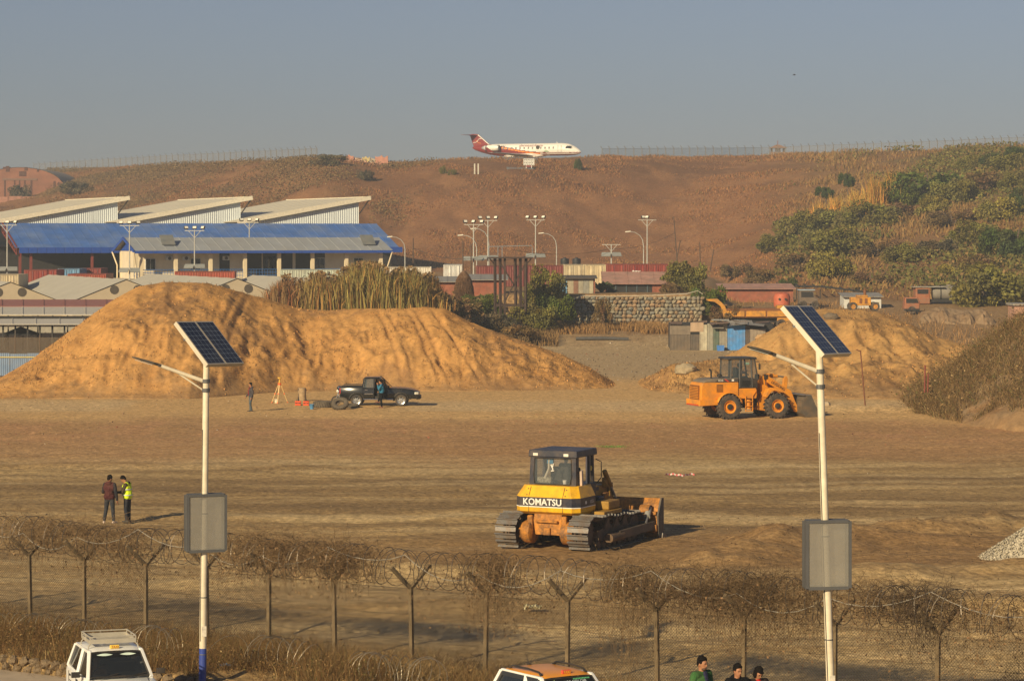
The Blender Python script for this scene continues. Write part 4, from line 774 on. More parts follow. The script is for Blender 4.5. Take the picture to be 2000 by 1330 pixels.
q = m.build('green_print', M('letter_green', (.12, .45, .2), .5), car2); q['kind'] = 'stuff'
m = MB(); m.add([on_ws(K2, .05+.0*t, .0) for t in range(0)] or [on_ws(K2, a, b)+Vector((.004, 0, .003)) for a, b in ((.06, .78), (.13, .86), (.2, .97), (.16, .86), (.1, .77))], [(0, 1, 2, 3, 4)]); m.build('leaf_decal', M('decal_lime', (.45, .62, .25), .5), car2)
m = MB(); m.add([on_ws(K2, a, b) for a, b in ((.84, .58), (.93, .58), (.93, .70), (.84, .70))], [(0, 1, 2, 3)]); m.build('windscreen_sticker', M('sticker_emerald', (.05, .42, .25), .5), car2)

def pickup():
    o = root('pickup_truck', 'black double-cab pickup with its front door open below the mound', 'pickup', (0, 0, 0))
    BP = M('car_black', (.012, .013, .013), .22, var=.1, dust=(.12, .09, .06), dustamt=.10, spec=.6); hw = .9
    def sec(x, w_, zb, zt, r=.10): return [(x, -w_*.95, zb), (x, -w_, zb+r), (x, -w_, zt-r), (x, -w_*.93, zt), (x, w_*.93, zt), (x, w_, zt-r), (x, w_, zb+r), (x, w_*.95, zb)]
    m = MB(); m.loft([sec(.45, hw, .42, 1.13), sec(1.0, hw, .42, 1.13), sec(1.6, hw*.985, .44, 1.10), sec(2.1, hw*.95, .46, 1.02), sec(2.38, hw*.88, .45, .90), sec(2.46, hw*.80, .48, .80)]); m.build('bonnet', BP, o, smooth=True)
    m = MB(); m.loft([sec(-.98, hw, .42, 1.12), sec(-.30, hw, .42, 1.12)]); m.build('rear_door', BP, o, smooth=True)
    m = MB(); m.loft([sec(-2.42, hw*.97, .55, 1.18), sec(-2.38, hw, .50, 1.20), sec(-1.0, hw, .42, 1.20)]); bed = m.build('cargo_bed', BP, o, smooth=True)
    m = MB(); m.bx(-2.3, -1.06, -.74, .74, 1.19, 1.215); m.build('bed_cover', BLK, bed); m = MB(); m.tube([(-2.36, -.84, 1.2), (-2.3, -.84, 1.26), (-1.05, -.84, 1.26)], .03, 8); m.tube([(-2.36, .84, 1.2), (-2.3, .84, 1.26), (-1.05, .84, 1.26)], .03, 8); m.build('bed_rail', BLK, bed, smooth=True)
    m = MB(); m.bx(-.3, .45, -.80, .88, .42, .62); m.bx(-.3, .45, .80, .90, .42, 1.1); m.build('sill_floor', BLK, o)
    m = MB(); m.loft([[(-1.02, -.78, 1.12), (.62, -.82, 1.12), (.62, .82, 1.12), (-1.02, .78, 1.12)], [(-.92, -.66, 1.70), (-.02, -.68, 1.72), (-.02, .68, 1.72), (-.92, .66, 1.70)]], caps=False)
    # greenhouse as pillars and roof
    for s in (1, -1):
        f = MB()
        for a, b, wd in (((-1.0, s*.80, 1.12), (-.90, s*.68, 1.70), .13), ((-.30, s*.83, 1.12), (-.30, s*.70, 1.72), .09), ((.66, s*.83, 1.12), (.08, s*.68, 1.72), .08)): f.bar(a, b, wd, .06)
        f.build('pillar', BP, o, bev=.01)
        MB().add([(-.95, s*.795, 1.14), (-.33, s*.815, 1.14), (-.33, s*.695, 1.68), (-.87, s*.685, 1.67)], [(0, 1, 2, 3)]).build('rear_door_window', GL('tint_glass', (.12, .14, .14), .6), o)
    MB().add([(-.27, .82, 1.14), (.70, .82, 1.14), (.04, .69, 1.68), (-.27, .70, 1.68)], [(0, 1, 2, 3)]).build('front_door_window', GLD, o)
    m = MB(); m.hexa([(-.98, -.70, 1.68), (.12, -.70, 1.69), (.12, .70, 1.69), (-.98, .70, 1.68), (-.92, -.6, 1.77), (.0, -.6, 1.78), (.0, .6, 1.78), (-.92, .6, 1.77)]); m.build('cab_roof', BP, o, bev=.03)
    MB().add([(.70, -.80, 1.12), (.70, .80, 1.12), (.10, .66, 1.70), (.10, -.66, 1.70)], [(0, 1, 2, 3)]).build('windscreen', GLD, o); MB().add([(-1.01, -.74, 1.14), (-1.01, .74, 1.14), (-.93, .64, 1.68), (-.93, -.64, 1.68)], [(0, 1, 2, 3)]).build('rear_window', GLD, o)
    m = MB(); m.tube([(.1, -.58, 1.78), (.12, -.58, 1.86)], .05, 8); m.build('roof_lamp', BLK, o)
    m = MB(); m.bx(-.2, .1, -.6, .6, .62, .95); m.box((-.25, -.4, 1.2), (.14, .5, .6)); m.box((-.25, .4, 1.2), (.14, .5, .6)); m.build('seat', INT, o, bev=.05)
    d = MB(); d.hexa([(.0, -.03, .45), (.95, -.03, .45), (.95, .03, .45), (0, .03, .45), (0, -.03, 1.12), (.95, -.03, 1.12), (.95, .03, 1.12), (0, .03, 1.12)]); dd = d.build('front_door', BP, o, bev=.02); dd.location = (.52, -.90, 0); dd.rotation_euler = (0, 0, R(-118))
    f = MB()
    for a, b in (((0.02, 0, 1.12), (.35, 0, 1.68)), ((.35, 0, 1.68), (.9, 0, 1.68)), ((.9, 0, 1.68), (.93, 0, 1.12))): f.bar(a, b, .05, .05)
    f.add([(.05, 0, 1.12), (.9, 0, 1.12), (.88, 0, 1.66), (.36, 0, 1.66)], [(0, 1, 2, 3)], 1); f.build('door_window_frame', [BP, GLD], dd)
    for x in (-1.38, 1.38):
        for s in (1, -1):
            w_ = wheel(o, o, x, s*.80, .36, .24, M('alloy', (.55, .54, .52), .3, .8, .1), .235, 0, s); c = MB()
            for k in range(6):
                a = 2*math.pi*k/6; c.box((x+.11*math.cos(a), s*.89, .36+.11*math.sin(a)), (.17, .03, .05), M3=Matrix.Rotation(-a, 3, 'Y'))
            c.build('spokes', M('alloy', (0, 0, 0)), w_)
            c = MB(); c.lathe([(.40, s*.80), (.46, s*.915), (.50, s*.905)], (x, 0, .37), 'y', 16, arc=R(190), a0=R(-5)); f = c.build('wheel_arch', BLK, o, smooth=True); f.modifiers.new('t', 'SOLIDIFY').thickness = .02
    m = MB(); m.tube([(-.95, -.96, .42), (.9, -.96, .42)], .045, 8); m.tube([(-.95, .96, .42), (.9, .96, .42)], .045, 8); m.build('running_board', CHR, o, smooth=True)
    m = MB(); m.hexa([(2.3, -.85, .42), (2.56, -.6, .42), (2.56, .6, .42), (2.3, .85, .42), (2.3, -.86, .66), (2.54, -.6, .66), (2.54, .6, .66), (2.3, .86, .66)]); m.build('front_bumper', BLK, o, bev=.05); m = MB(); m.bx(-2.52, -2.38, -.85, .85, .5, .68); m.build('rear_bumper', CHR, o, bev=.03)
    for s in (1, -1): m = MB(); m.box((2.30, s*.72, .80), (.26, .24, .16), rz=-s*.5); m.build('headlamp', LAMP, o, bev=.04)
    for s in (1, -1): m = MB(); m.box((-2.41, s*.83, .95), (.06, .14, .34)); m.build('tail_lamp', M('tail_red', (.5, .03, .02), .3), o, bev=.01)
    m = MB(); m.tube([(.62, -.86, 1.13), (.62, -.98, 1.16)], .02, 6); m.box((.62, -1.04, 1.2), (.10, .17, .16)); m.build('wing_mirror', BLK, o, bev=.03)
    m = MB(); m.bx(-.86, -.70, -.915, -.90, .98, 1.02); m.build('door_handle', CHR, o); m = MB(); m.bx(-.9, -.36, -.912, -.900, .74, .79); m.build('side_moulding', CHR, o)
    return o
pk = pickup(); p = gnd(741, 794); pk.location = (p.x, p.y+.8, gzp(p.x, p.y+.8)); pk.rotation_euler = (0, 0, R(-2))
# ---- airliner
def airliner():
    o = root('airliner', 'white and burgundy twin-engine jet airliner standing on the ridge', 'airplane', (0, 0, 0))
    W_ = M('plane_white', (.80, .77, .70), .35, var=.03); BU = M('plane_burgundy', (.235, .03, .03), .35, var=.05); OG = M('plane_orange', (.8, .27, .04), .4, var=.05); GR = M('plane_grey', (.42, .42, .42), .4, .4); BE = M('plane_belly', (.20, .19, .20), .5)
    # fuselage: x from -13.4 (tail) to 13 (nose), axis z 2.75
    st = [(-12.6, 3.35, .10), (-12.0, 3.28, .45), (-10.5, 3.12, .80), (-8.5, 2.92, 1.12), (-6.5, 2.80, 1.30), (-5, 2.75, 1.35), (8.5, 2.75, 1.35), (9.6, 2.72, 1.32), (10.6, 2.62, 1.20), (11.5, 2.45, .98), (12.3, 2.27, .68), (12.8, 2.16, .40), (13.05, 2.12, .10)]
    xs = np.concatenate([np.linspace(-12.6, -5, 34), np.linspace(-4.8, 8.5, 60), np.linspace(8.65, 13.05, 30)]); zc = np.interp(xs, [a[0] for a in st], [a[1] for a in st]); rr = np.interp(xs, [a[0] for a in st], [a[2] for a in st]); n = 56
    V = []; 
    for x, z, r in zip(xs, zc, rr):
        for k in range(n): a = 2*math.pi*k/n; V.append((x, r*math.cos(a), z+r*math.sin(a)))
    me = MB()
    for i in range(len(xs)-1):
        x = (xs[i]+xs[i+1])/2
        for k in range(n):
            a = 2*math.pi*(k+.5)/n; zz = (zc[i]+zc[i+1])/2+(rr[i]+rr[i+1])/2*math.sin(a)
            t = np.clip((x+7.5)/9.5, 0, 1); up = np.interp(x, [-13, -9.5, -7.5, -4, -1, 2, 6, 10, 13], [4.4, 4.2, 3.95, 3.35, 2.75, 2.3, 2.05, 2.0, 2.12])
            mi = 0
            if zz < up: mi = 1
            if up-.42 < zz < up-.18 and -8 < x < 4: mi = 2
            if up-.34 < zz < up-.16 and x >= 4: mi = 0
            if zz < 1.62 and -6 < x < 6: mi = 0 if x > -4 else 1
            if x < -8.2 and zz > 2.2+.1*(x+8.2): mi = 1
            me.add([], [], 0); me.f.append((i*n+k, i*n+(k+1) % n, (i+1)*n+(k+1) % n, (i+1)*n+k)); me.m.append(mi)
    me.v = V; fu = me.build('fuselage', [W_, BU, OG], o, smooth='all')
    m = MB(); m.loft([[(-4.6, -1.2, 1.5), (-4.6, 1.2, 1.5), (-4.6, .9, 1.25), (-4.6, -.9, 1.25)], [(-2.5, -1.5, 1.9), (-2.5, 1.5, 1.9), (-2.5, 1.1, 1.05), (-2.5, -1.1, 1.05)], [(2.5, -1.5, 1.9), (2.5, 1.5, 1.9), (2.5, 1.1, 1.05), (2.5, -1.1, 1.05)], [(4.6, -1.1, 1.6), (4.6, 1.1, 1.6), (4.6, .8, 1.35), (4.6, -.8, 1.35)]]); m.build('belly_fairing', W_, o, bev=.1)
    def airfoil(a, b, thick, mat, name, par):   # a,b: (le xyz, chord)
        R_ = []
        for (p, c) in (a, b): R_.append([(p[0], p[1], p[2]), (p[0]-c*.3, p[1], p[2]+thick*c), (p[0]-c, p[1], p[2]), (p[0]-c*.35, p[1], p[2]-thick*c*.7)])
        return MB().loft(R_).build(name, mat, par, smooth=True)
    for s in (1, -1):
        wg = airfoil(((2.6, s*1.0, 1.45), 4.6), ((-2.6, s*10.2, 1.95), 1.5), .07, GR, 'wing', o)
        MB().loft([[(-2.6, s*10.2, 1.93), (-3.2, s*10.16, 1.98), (-4.1, s*10.2, 1.95)], [(-3.9, s*10.75, 3.0), (-4.2, s*10.72, 3.0), (-4.5, s*10.75, 3.0)]]).build('winglet', BU, wg)
        nc = MB(); nc.lathe([(.42, 1.62), (.55, 1.75), (.64, 1.55), (.70, .6), (.66, -.6), (.48, -1.7), (.34, -1.9)], (-7.0, s*2.05, 3.2), 'x', 24); ng = nc.build('engine', W_, o, smooth=True)
        q = MB(); q.lathe([(.45, -.9), (.62, -.95), (.47, -1.72), (.30, -2.3), (.26, -2.2)], (-7.0, s*2.05, 3.2), 'x', 24); q.build('exhaust_cone', GR, ng, smooth=True)
        q = MB(); q.lathe([(.42, 1.62), (.56, 1.78), (.655, 1.45), (.64, 1.55)], (-7.0, s*2.05, 3.2), 'x', 24); q.build('intake_lip', GR, ng, smooth=True); q = MB(); q.lathe([(0, 1.15), (.52, 1.15)], (-7.0, s*2.05, 3.2), 'x', 20); q.build('fan', M('fan_dark', (.03, .03, .032), .5), ng)
        MB().bx(-8.2, -6.4, min(s*1.0, s*1.6), max(s*1.0, s*1.6), 3.1, 3.3).build('pylon', W_, o)
        airfoil(((-11.2, 0, 6.05), 2.3), ((-13.0, s*3.15, 6.05), 1.1), .05, M('stab_red', (.20, .06, .06), .4), 'tailplane', o)
        if s < 0:
            for k in range(13):
                x = 7.2-k*.98; q = MB(); q.box((x, -1.335, 3.08), (.34, .05, .44), M3=Matrix.Rotation(R(-14), 3, 'X')); q.build('cabin_window', BE, fu, bev=.04)
            q = MB(); q.lathe([(0, 0), (.42, 0), (.42, .04), (0, .04)], (3.55, -1.38, 3.18), 'y', 20); q.build('round_decal', BLK, fu)
            q = MB(); q.bx(8.25, 8.30, -1.36, -1.33, 2.1, 3.6); q.bx(9.0, 9.05, -1.36, -1.33, 2.1, 3.6); q.build('door_outline', BE, fu)
            q = MB(); q.prism([(4.8, 2.22), (6.2, 2.22), (5.8, 2.5), (5.55, 2.55), (5.5, 2.95), (5.45, 2.55), (5.2, 2.5)], 'y', -1.36, -1.34); q.build('temple_decal', M('decal_sage', (.30, .38, .24), .6), fu)
    V = lambda x, z: (x, z); m = MB(); m.prism([(-8.4, 3.9), (-12.2, 3.4), (-13.2, 6.0), (-11.2, 6.25)], 'y', -.16, .16); fin = m.build('tail_fin', BU, o, bev=.1)
    m = MB(); m.prism([(-8.4, 3.95), (-8.65, 3.95), (-11.35, 6.1), (-11.15, 6.18)], 'y', -.18, .18); m.build('fin_edge', W_, fin); m = MB(); m.ell((-12.3, 0, 6.1), (1.25, .2, .22), 14, 8); m.build('fin_bullet', BU, fin, smooth='all')
    m = MB(); m.tube([(-12.35, -.19, 4.45), (-11.7, -.19, 4.5), (-11.3, -.19, 4.75), (-11.15, -.19, 5.1), (-10.9, -.19, 5.25), (-10.4, -.19, 5.25)], .07, 6); m.tube([(-11.7, -.19, 4.85), (-11.35, -.19, 4.75), (-11.1, -.19, 4.35), (-10.5, -.19, 4.28)], .06, 6, 1); m.build('tail_emblem', [W_, OG], fin)
    q = MB()
    for s in (1, -1): q.add([(11.28, s*1.02, 2.86), (9.85, s*1.26, 2.90), (10.2, s*1.06, 3.46), (11.0, s*.80, 3.42)], [(0, 1, 2, 3)]); q.add([(11.36, s*.98, 2.86), (11.1, s*.76, 3.42), (11.30, s*.03, 3.46), (11.85, s*.03, 2.92)], [(0, 1, 2, 3)])
    for i, v in enumerate(q.v): q.v[i] = (v[0]+.06, v[1]*1.05, v[2])
    q.build('cockpit_window', GLD, o)
    MB().tube([(7.6, 0, 4.05), (7.3, 0, 4.5)], [.1, .03], 6).build('antenna', W_, o)
    lettering('shreeairlines', 5.6, .48, M('letter_maroon', (.25, .05, .05), .5), o, (-.9, -1.37, 3.42), (1, 0, 0), (0, .28, .96), shear=.25); lettering('9N-AMC', 2.1, .30, DARKT, o, (-6.2, -1.37, 3.45), (1, 0, 0), (0, .3, .95), shear=.2)
    for x, yy, r in ((10.0, 0, .25), (-1.0, -1.6, .38), (-1.0, 1.6, .38)):
        q = MB(); q.tube([(x, yy, .3), (x, yy, 1.6)], .08, 8); q.lathe([(0, -.25), (r, -.2), (r, .2), (0, .25)], (x, yy, r), 'y', 16, 1); q.build('landing_gear', [GR, RUB], o)
    return o
ap = airliner(); ah = R(-25); ap.rotation_euler = (0, 0, ah); ap.location = (*at(1026, 318, F/606).xy, at(1026, 318, F/606).z)
# ================================================================ foreground
POLE = M('pole_cream', (.74, .66, .50), .5, var=.10, scale=3, dust=(.38, .27, .15), dustamt=.45); BLUE = M('pole_blue', (.03, .06, .30), .5, dust=(.2, .2, .25), dustamt=.2); ALU = M('aluminium', (.66, .58, .44), .4, .3, .1); CELL = M('solar_cell', (.018, .024, .045), .25, var=.3, scale=2, dust=(.14, .13, .12), dustamt=.22); GREYM = M('box_frame', (.13, .13, .13), .5, .4, .15); FROST = M('frosted_sheet', (.34, .32, .275), .55, var=.08, alpha=.42); CL = M('cell_line', (.30, .36, .42), .4)
def solar_lamp(label, base, top, s, pan, arm0, arm1, head1, brace, box, lean_rot):
    o = root('solar_street_lamp', label, 'street lamp', base); B = Vector(base); T = top-B
    m = MB(); m.tube([(0, 0, 0), T*.5, T], [.078, .073, .066], 16); m.build('pole', POLE, o, smooth=True)
    MB().tube([T*.17+Vector((-.05, -.06, 0)), T*.4+Vector((-.055, -.05, 0)), T*.8+Vector((-.055, -.045, 0))], .009, 5).build('cable', BLK, o); MB().box(T*.20+Vector((.03, -.075, 0)), (.10, .012, .22)).build('torn_poster', M('poster_paper', (.55, .50, .42), .9, var=.35, scale=9), o)
    for q_ in (.13, .30, .55): MB().lathe([(.079, -.012), (.083, 0), (.079, .012)], T*q_, 'z', 14).build('steel_strap', GREYM, o)
    m = MB(); m.tube([T*0, T*.148], [.080, .0785], 16); m.build('blue_base_band', BLUE, o, smooth=True)
    TL = at(*pan, s)-B; e1 = Vector((.65, 1.18, -.03)); e2 = Vector((.72, -.41, -.89)); n = e2.cross(e1); n = (n if n.y < 0 else -n).normalized()
    for k in range(2):
        a = TL+e1*(.505*k); w1 = e1*.495; m = MB()
        m.hexa([a-n*.09, a+w1-n*.09, a+w1+e2-n*.09, a+e2-n*.09, a, a+w1, a+w1+e2, a+e2]); pn = m.build('solar_panel', ALU, o)
        mg = .03; c0 = a+w1*.05+e2*.025+n*.004; cw = w1*.90; ch = e2*.95
        m = MB(); m.add([c0, c0+cw, c0+cw+ch, c0+ch], [(0, 1, 2, 3)]); m.build('cell_sheet', CELL, pn)
        m = MB()
        for i in range(1, 9):
            for j in range(1, 4):
                q = c0+cw*(j/4)+ch*(i/9)+n*.004; u = cw.normalized()*.014; v = ch.normalized()*.014; m.add([q-u, q-v, q+u, q+v], [(0, 1, 2, 3)])
        for j in range(1, 4): q = c0+cw*(j/4)+n*.003; u = cw.normalized()*.004; m.add([q-u, q+u, q+u+ch, q-u+ch], [(0, 1, 2, 3)])
        for i in range(1, 9): q = c0+ch*(i/9)+n*.003; v = ch.normalized()*.003; m.add([q-v, q+v, q+v+cw, q-v+cw], [(0, 1, 2, 3)])
        m.build('cell_lines', CL, pn)
    mid = TL+e1*.5+e2*.6-n*.1; m = MB(); m.bar(T-Vector((0, 0, .05)), mid, .07); m.bar(TL+e2*.35-n*.1, TL+e2*.35+e1-n*.1, .05); m.build('panel_bracket', GREYM, o)
    a0 = at(*arm0, s)-B; a1 = at(*arm1, s)-B+Vector((0, -.25, 0)); h1 = at(*head1, s)-B+Vector((0, -.4, 0))
    m = MB(); m.tube([a0, a1], [.045, .038], 10); m.build('lamp_arm', POLE, o, smooth=True)
    b0, b1 = at(*brace[0], s)-B+Vector((0, -.12, 0)), at(*brace[1], s)-B; m = MB(); m.tube([b0, b1], .018, 8); m.build('arm_brace', POLE, o, smooth=True)
    for zz in (a0.z, b1.z): m = MB(); c = T*(zz/T.z); m.lathe([(.078, -.04), (.086, -.04), (.086, .04), (.078, .04)], c, 'z', 14); m.build('clamp', GREYM, o)
    d = (h1-a1); m = MB(); up = Vector((0, 0, 1)); sd = d.cross(up).normalized(); u2 = sd.cross(d).normalized()
    R_ = []
    for t, w_, hh in ((-.08, .05, .05), (.06, .07, .06), (.2, .12, .055), (.75, .13, .045), (.95, .10, .03), (1.0, .04, .02)):
        c = a1+d*t; R_.append([c-sd*w_-u2*hh*.4, c+sd*w_-u2*hh*.4, c+sd*w_*.8+u2*hh*.6, c-sd*w_*.8+u2*hh*.6])
    m.loft(R_); lh = m.build('lamp_head', M('lamp_housing', (.085, .075, .062), .55), o, bev=.01)
    m = MB(); c = a1+d*.55-u2*.03; m.hexa([c-sd*.09-d*.3-u2*.01, c+sd*.09-d*.3-u2*.01, c+sd*.09+d*.3-u2*.01, c-sd*.09+d*.3-u2*.01, c-sd*.09-d*.3, c+sd*.09-d*.3, c+sd*.09+d*.3, c-sd*.09+d*.3]); m.build('diffuser', M('diffuser', (.5, .5, .46), .3), lh)
    # translucent sign box clamped round the pole
    u0, u1, y0, y1 = box; zc0, zc1 = at(u0, y1, s).z-B.z, at(u0, y0, s).z-B.z; cx = T*(((zc0+zc1)/2)/T.z); hw = (u1-u0)/s/2; dp = .12
    ctr = at((u0+u1)/2, (y0+y1)/2, s)-B; ctr.y = cx.y; MZ = Matrix.Rotation(R(9), 3, 'Z'); bxr = root('sign_box', None, None, (0, 0, 0)); bxr.parent = o; del_ = None
    bxr.location = (ctr.x, ctr.y, 0); bxr.rotation_euler = (0, 0, lean_rot)
    for sy in (-1, 1):
        m = MB()
        for sx in (-1, 1): m.bx(sx*hw-.028, sx*hw+.028, sy*dp-.02, sy*dp+.02, zc0, zc1)
        for zz in (zc0, zc1): m.bx(-hw+.0281, hw-.0281, sy*dp-.02, sy*dp+.02, zz-.028, zz+.028)
        m.build('box_frame', GREYM, bxr)
        MB().bx(-hw+.03, hw-.03, sy*dp-.004, sy*dp+.004, zc0+.03, zc1-.03).build('frosted_panel', FROST, bxr)
    for sx in (-1, 1): MB().bx(sx*hw-.012, sx*hw+.012, -dp+.02, dp-.02, zc0, zc1).build('side_plate', GREYM, bxr)
    MB().bx(-hw, hw, -dp+.02, dp-.02, zc1, zc1+.02).build('top_plate', GREYM, bxr); MB().bx(-hw, hw, -dp+.02, dp-.02, zc0-.02, zc0).build('bottom_plate', GREYM, bxr)
    return o
sA = 92.; bA = gnd(395, 457+sA*(H-PZ), PZ); solar_lamp('solar street lamp with frosted sign box, nearer the white taxi', bA, at(403, 708, sA), sA, (344, 628), (397, 744), (313, 712), (263, 696), ((347, 727), (397, 762)), (364, 439, 966, 1075), R(20))
sB = 105.; bB = gnd(1627, 457+sB*(H-PZ), PZ); solar_lamp('solar street lamp with frosted sign box, beside the three people', bB, at(1600, 684, sB), sB, (1530, 597), (1597, 725), (1508, 691), (1457, 675), ((1545, 711), (1598, 755)), (1572, 1658, 1017, 1147), R(9))
# ---- chain-link fence with Y arms
def fpt(u):       # point of the fence line seen at column u
    k = (u-1000)/F; t = (k*FA[1]-FA[0])/(FT[0]-k*FT[1]); return FA+FT*t
PU_ = [-160, -50, 60, 165, 285, 405, 525, 655, 805, 948, 1108, 1285, 1452, 1630, 1830, 2045]
CONC = M('post_concrete', (.15, .108, .06), .9, var=.35, scale=6, bump=.01); WIRE = M('fence_wire', (.12, .095, .065), .6, .5, .2); RAZ = M('razor_wire', (.17, .14, .11), .5, .6, .2); RAZ2 = M('razor_wire_bright', (.34, .29, .22), .5, .5, .2); n3 = Vector((FN[0], FN[1], 0)); t3 = Vector((FT[0], FT[1], 0))
fence = root('chain_link_fence', 'chain-link fence on concrete posts with forked arms along the field edge', 'fence', (*fpt(1000), 0)); fo = Vector(fence.location)
fp = [fpt(u) for u in PU_]; JZ = 2.08
def fz(p): return gzp(p[0], p[1])
for i, p in enumerate(fp):
    b = Vector((p[0], p[1], fz(p)))-fo; ln = Vector((random.uniform(-.05, .05), random.uniform(-.05, .05), 0)); j = b+Vector((0, 0, JZ+random.uniform(-.05, .05)))+ln
    m = MB(); m.bar(b-Vector((0, 0, .2)), j, .095, .095, up=n3); po = m.build('post', CONC, fence, bev=.01)
    for s in (1, -1): m = MB(); m.bar(j-Vector((0, 0, .05)), j+n3*s*.50+t3*(-.22*s)+Vector((0, 0, .50)), .085, .085, up=t3); m.build('post_arm', CONC, po, bev=.008)
for i in range(len(fp)-1):
    a = np.array([*fp[i], fz(fp[i])+.03]); b = np.array([*fp[i+1], fz(fp[i+1])+.03]); L_ = np.linalg.norm(b-a); hh = 1.98; pitch = .075; P0 = []; P1 = []
    for sgn in (1, -1):
        for c in np.arange(-hh, L_, pitch):
            x0, z0, x1, z1 = c, 0., c+hh, hh
            if x0 < 0: z0 = -x0; x0 = 0
            if x1 > L_: z1 = hh-(x1-L_); x1 = L_
            if x1-x0 < .05: continue
            if sgn < 0: x0, x1 = L_-x0, L_-x1
            P0.append(a+(b-a)*x0/L_+np.array([0, 0, z0])); P1.append(a+(b-a)*x1/L_+np.array([0, 0, z1]))
    V, Fq, c = strands(np.array(P0)-np.array(fo), np.array(P1)-np.array(fo), .0055, arr(.1, .08, .05), 0, 2, .0008); q = fromnp('chain_link_mesh', V, Fq, WIRE, None, fence); q['kind'] = 'stuff'
    m = MB()
    for zz, sg in ((.08, .02), (.75, .06), (1.35, .05), (1.98, .03), (2.22, .05)):
        pts = [Vector(a+(b-a)*t)+Vector((0, 0, zz-sg*4*t*(1-t)))-fo for t in np.linspace(0, 1, 7)]; m.tube(pts, .005, 4)
    m.build('strand_wire', WIRE, fence)
# razor coils along the top
def coil(name, label, pts, r, pitch, mat, grp=None, flat=1., seg=18, rad=.0065, jit=.05):
    pts = [Vector(p) for p in pts]; out = []; L_ = sum((b-a).length for a, b in zip(pts, pts[1:])); turns = int(L_/pitch); acc = [0]
    for a, b in zip(pts, pts[1:]): acc.append(acc[-1]+(b-a).length)
    ph = 0
    for k in range(turns*seg+1):
        t = L_*k/(turns*seg); i = min(max(q for q in range(len(acc)) if acc[q] <= t+1e-6), len(pts)-2); f = (t-acc[i])/(acc[i+1]-acc[i]); c = pts[i].lerp(pts[i+1], f); a = 2*math.pi*k/seg
        rr = r*(1+jit*math.sin(k*.37)+jit*random.uniform(-.4, .4)); d = (pts[i+1]-pts[i]).normalized(); sd = d.cross(Vector((0, 0, 1))).normalized(); up = sd.cross(d)
        wob = d*(.16*math.sin(a*.5+k*.11))
        out.append(c+sd*rr*math.cos(a)+up*rr*flat*math.sin(a)+wob)
    m = MB(); m.tube(out, rad, 3, caps=False)
    # barbs: small cross blades
    for k in range(0, len(out)-1, 2):
        p = out[k].lerp(out[k+1], .5); d = Vector((random.uniform(-1, 1), random.uniform(-1, 1), random.uniform(-1, 1))).normalized()*.022; e = (out[k+1]-out[k]).normalized()*.012; m.add([p-d, p+e, p+d, p-e], [(0, 1, 2, 3)])
    base = Vector(pts[0]); m.v = [tuple(Vector(v)-base) for v in m.v]; o = m.build(name, mat, None, loc=base); return tag(o, label, 'razor wire', grp)
coil('razor_wire_coil', 'long coil of razor wire lying in the forked arms along the fence top', [Vector((p[0], p[1], fz(p)+2.52+random.uniform(-.05, .08))) for p in fp], .46, .30, RAZ, seg=16, rad=.010)
m = MB(); pts = []
for i in range(len(fp)-1):
    for k in range(6):
        t = k/6; q = fp[i]+(fp[i+1]-fp[i])*t; pts.append(Vector((q[0]+FN[0]*.3, q[1]+FN[1]*.3, 2.75+.22*math.sin(i*1.9+t*2)-.30*4*t*(1-t))))
base = pts[0]; m.tube([p-base for p in pts], .009, 4); tag(m.build('slack_cable', M('cable_grey', (.33, .30, .25), .6), None, loc=base), 'pale slack cable looping along the fence top', 'cable')
def vpt(d, u):   # point of the verge at distance d from the fence, column u
    k = (u-1000)/F; A = FA+FN*d; t = (k*A[1]-A[0])/(FT[0]-k*FT[1]); q = A+FT*t; return Vector((q[0], q[1], gzp(q[0], q[1])))
coils = [('coil of razor wire among dry weeds in the bottom left corner', -40, 215, 6.3, .36), ('short coil of razor wire right of the white taxi', 262, 350, 7.5, .40), ('wide-open loop of razor wire beside the blue pole base', 425, 490, 8.0, .42), ('bright coil of razor wire between the blue pole base and the orange-roofed taxi', 500, 610, 7.6, .42), ('half-hidden razor wire coil left of the orange-roofed taxi', 690, 850, 7.0, .36)]
for lb, u0, u1, dd, r in coils:
    a, b = vpt(dd, u0), vpt(dd, u1); a.z += r*.75; b.z += r*.75; mid = a.lerp(b, .5); mid.z = gzp(mid.x, mid.y)+r*.75; coil('razor_wire_coil', lb, [a, mid, b], r, .17 if u1-u0 > 70 else .55, RAZ2, 'razor wire coils on the verge', seg=22, rad=.008)
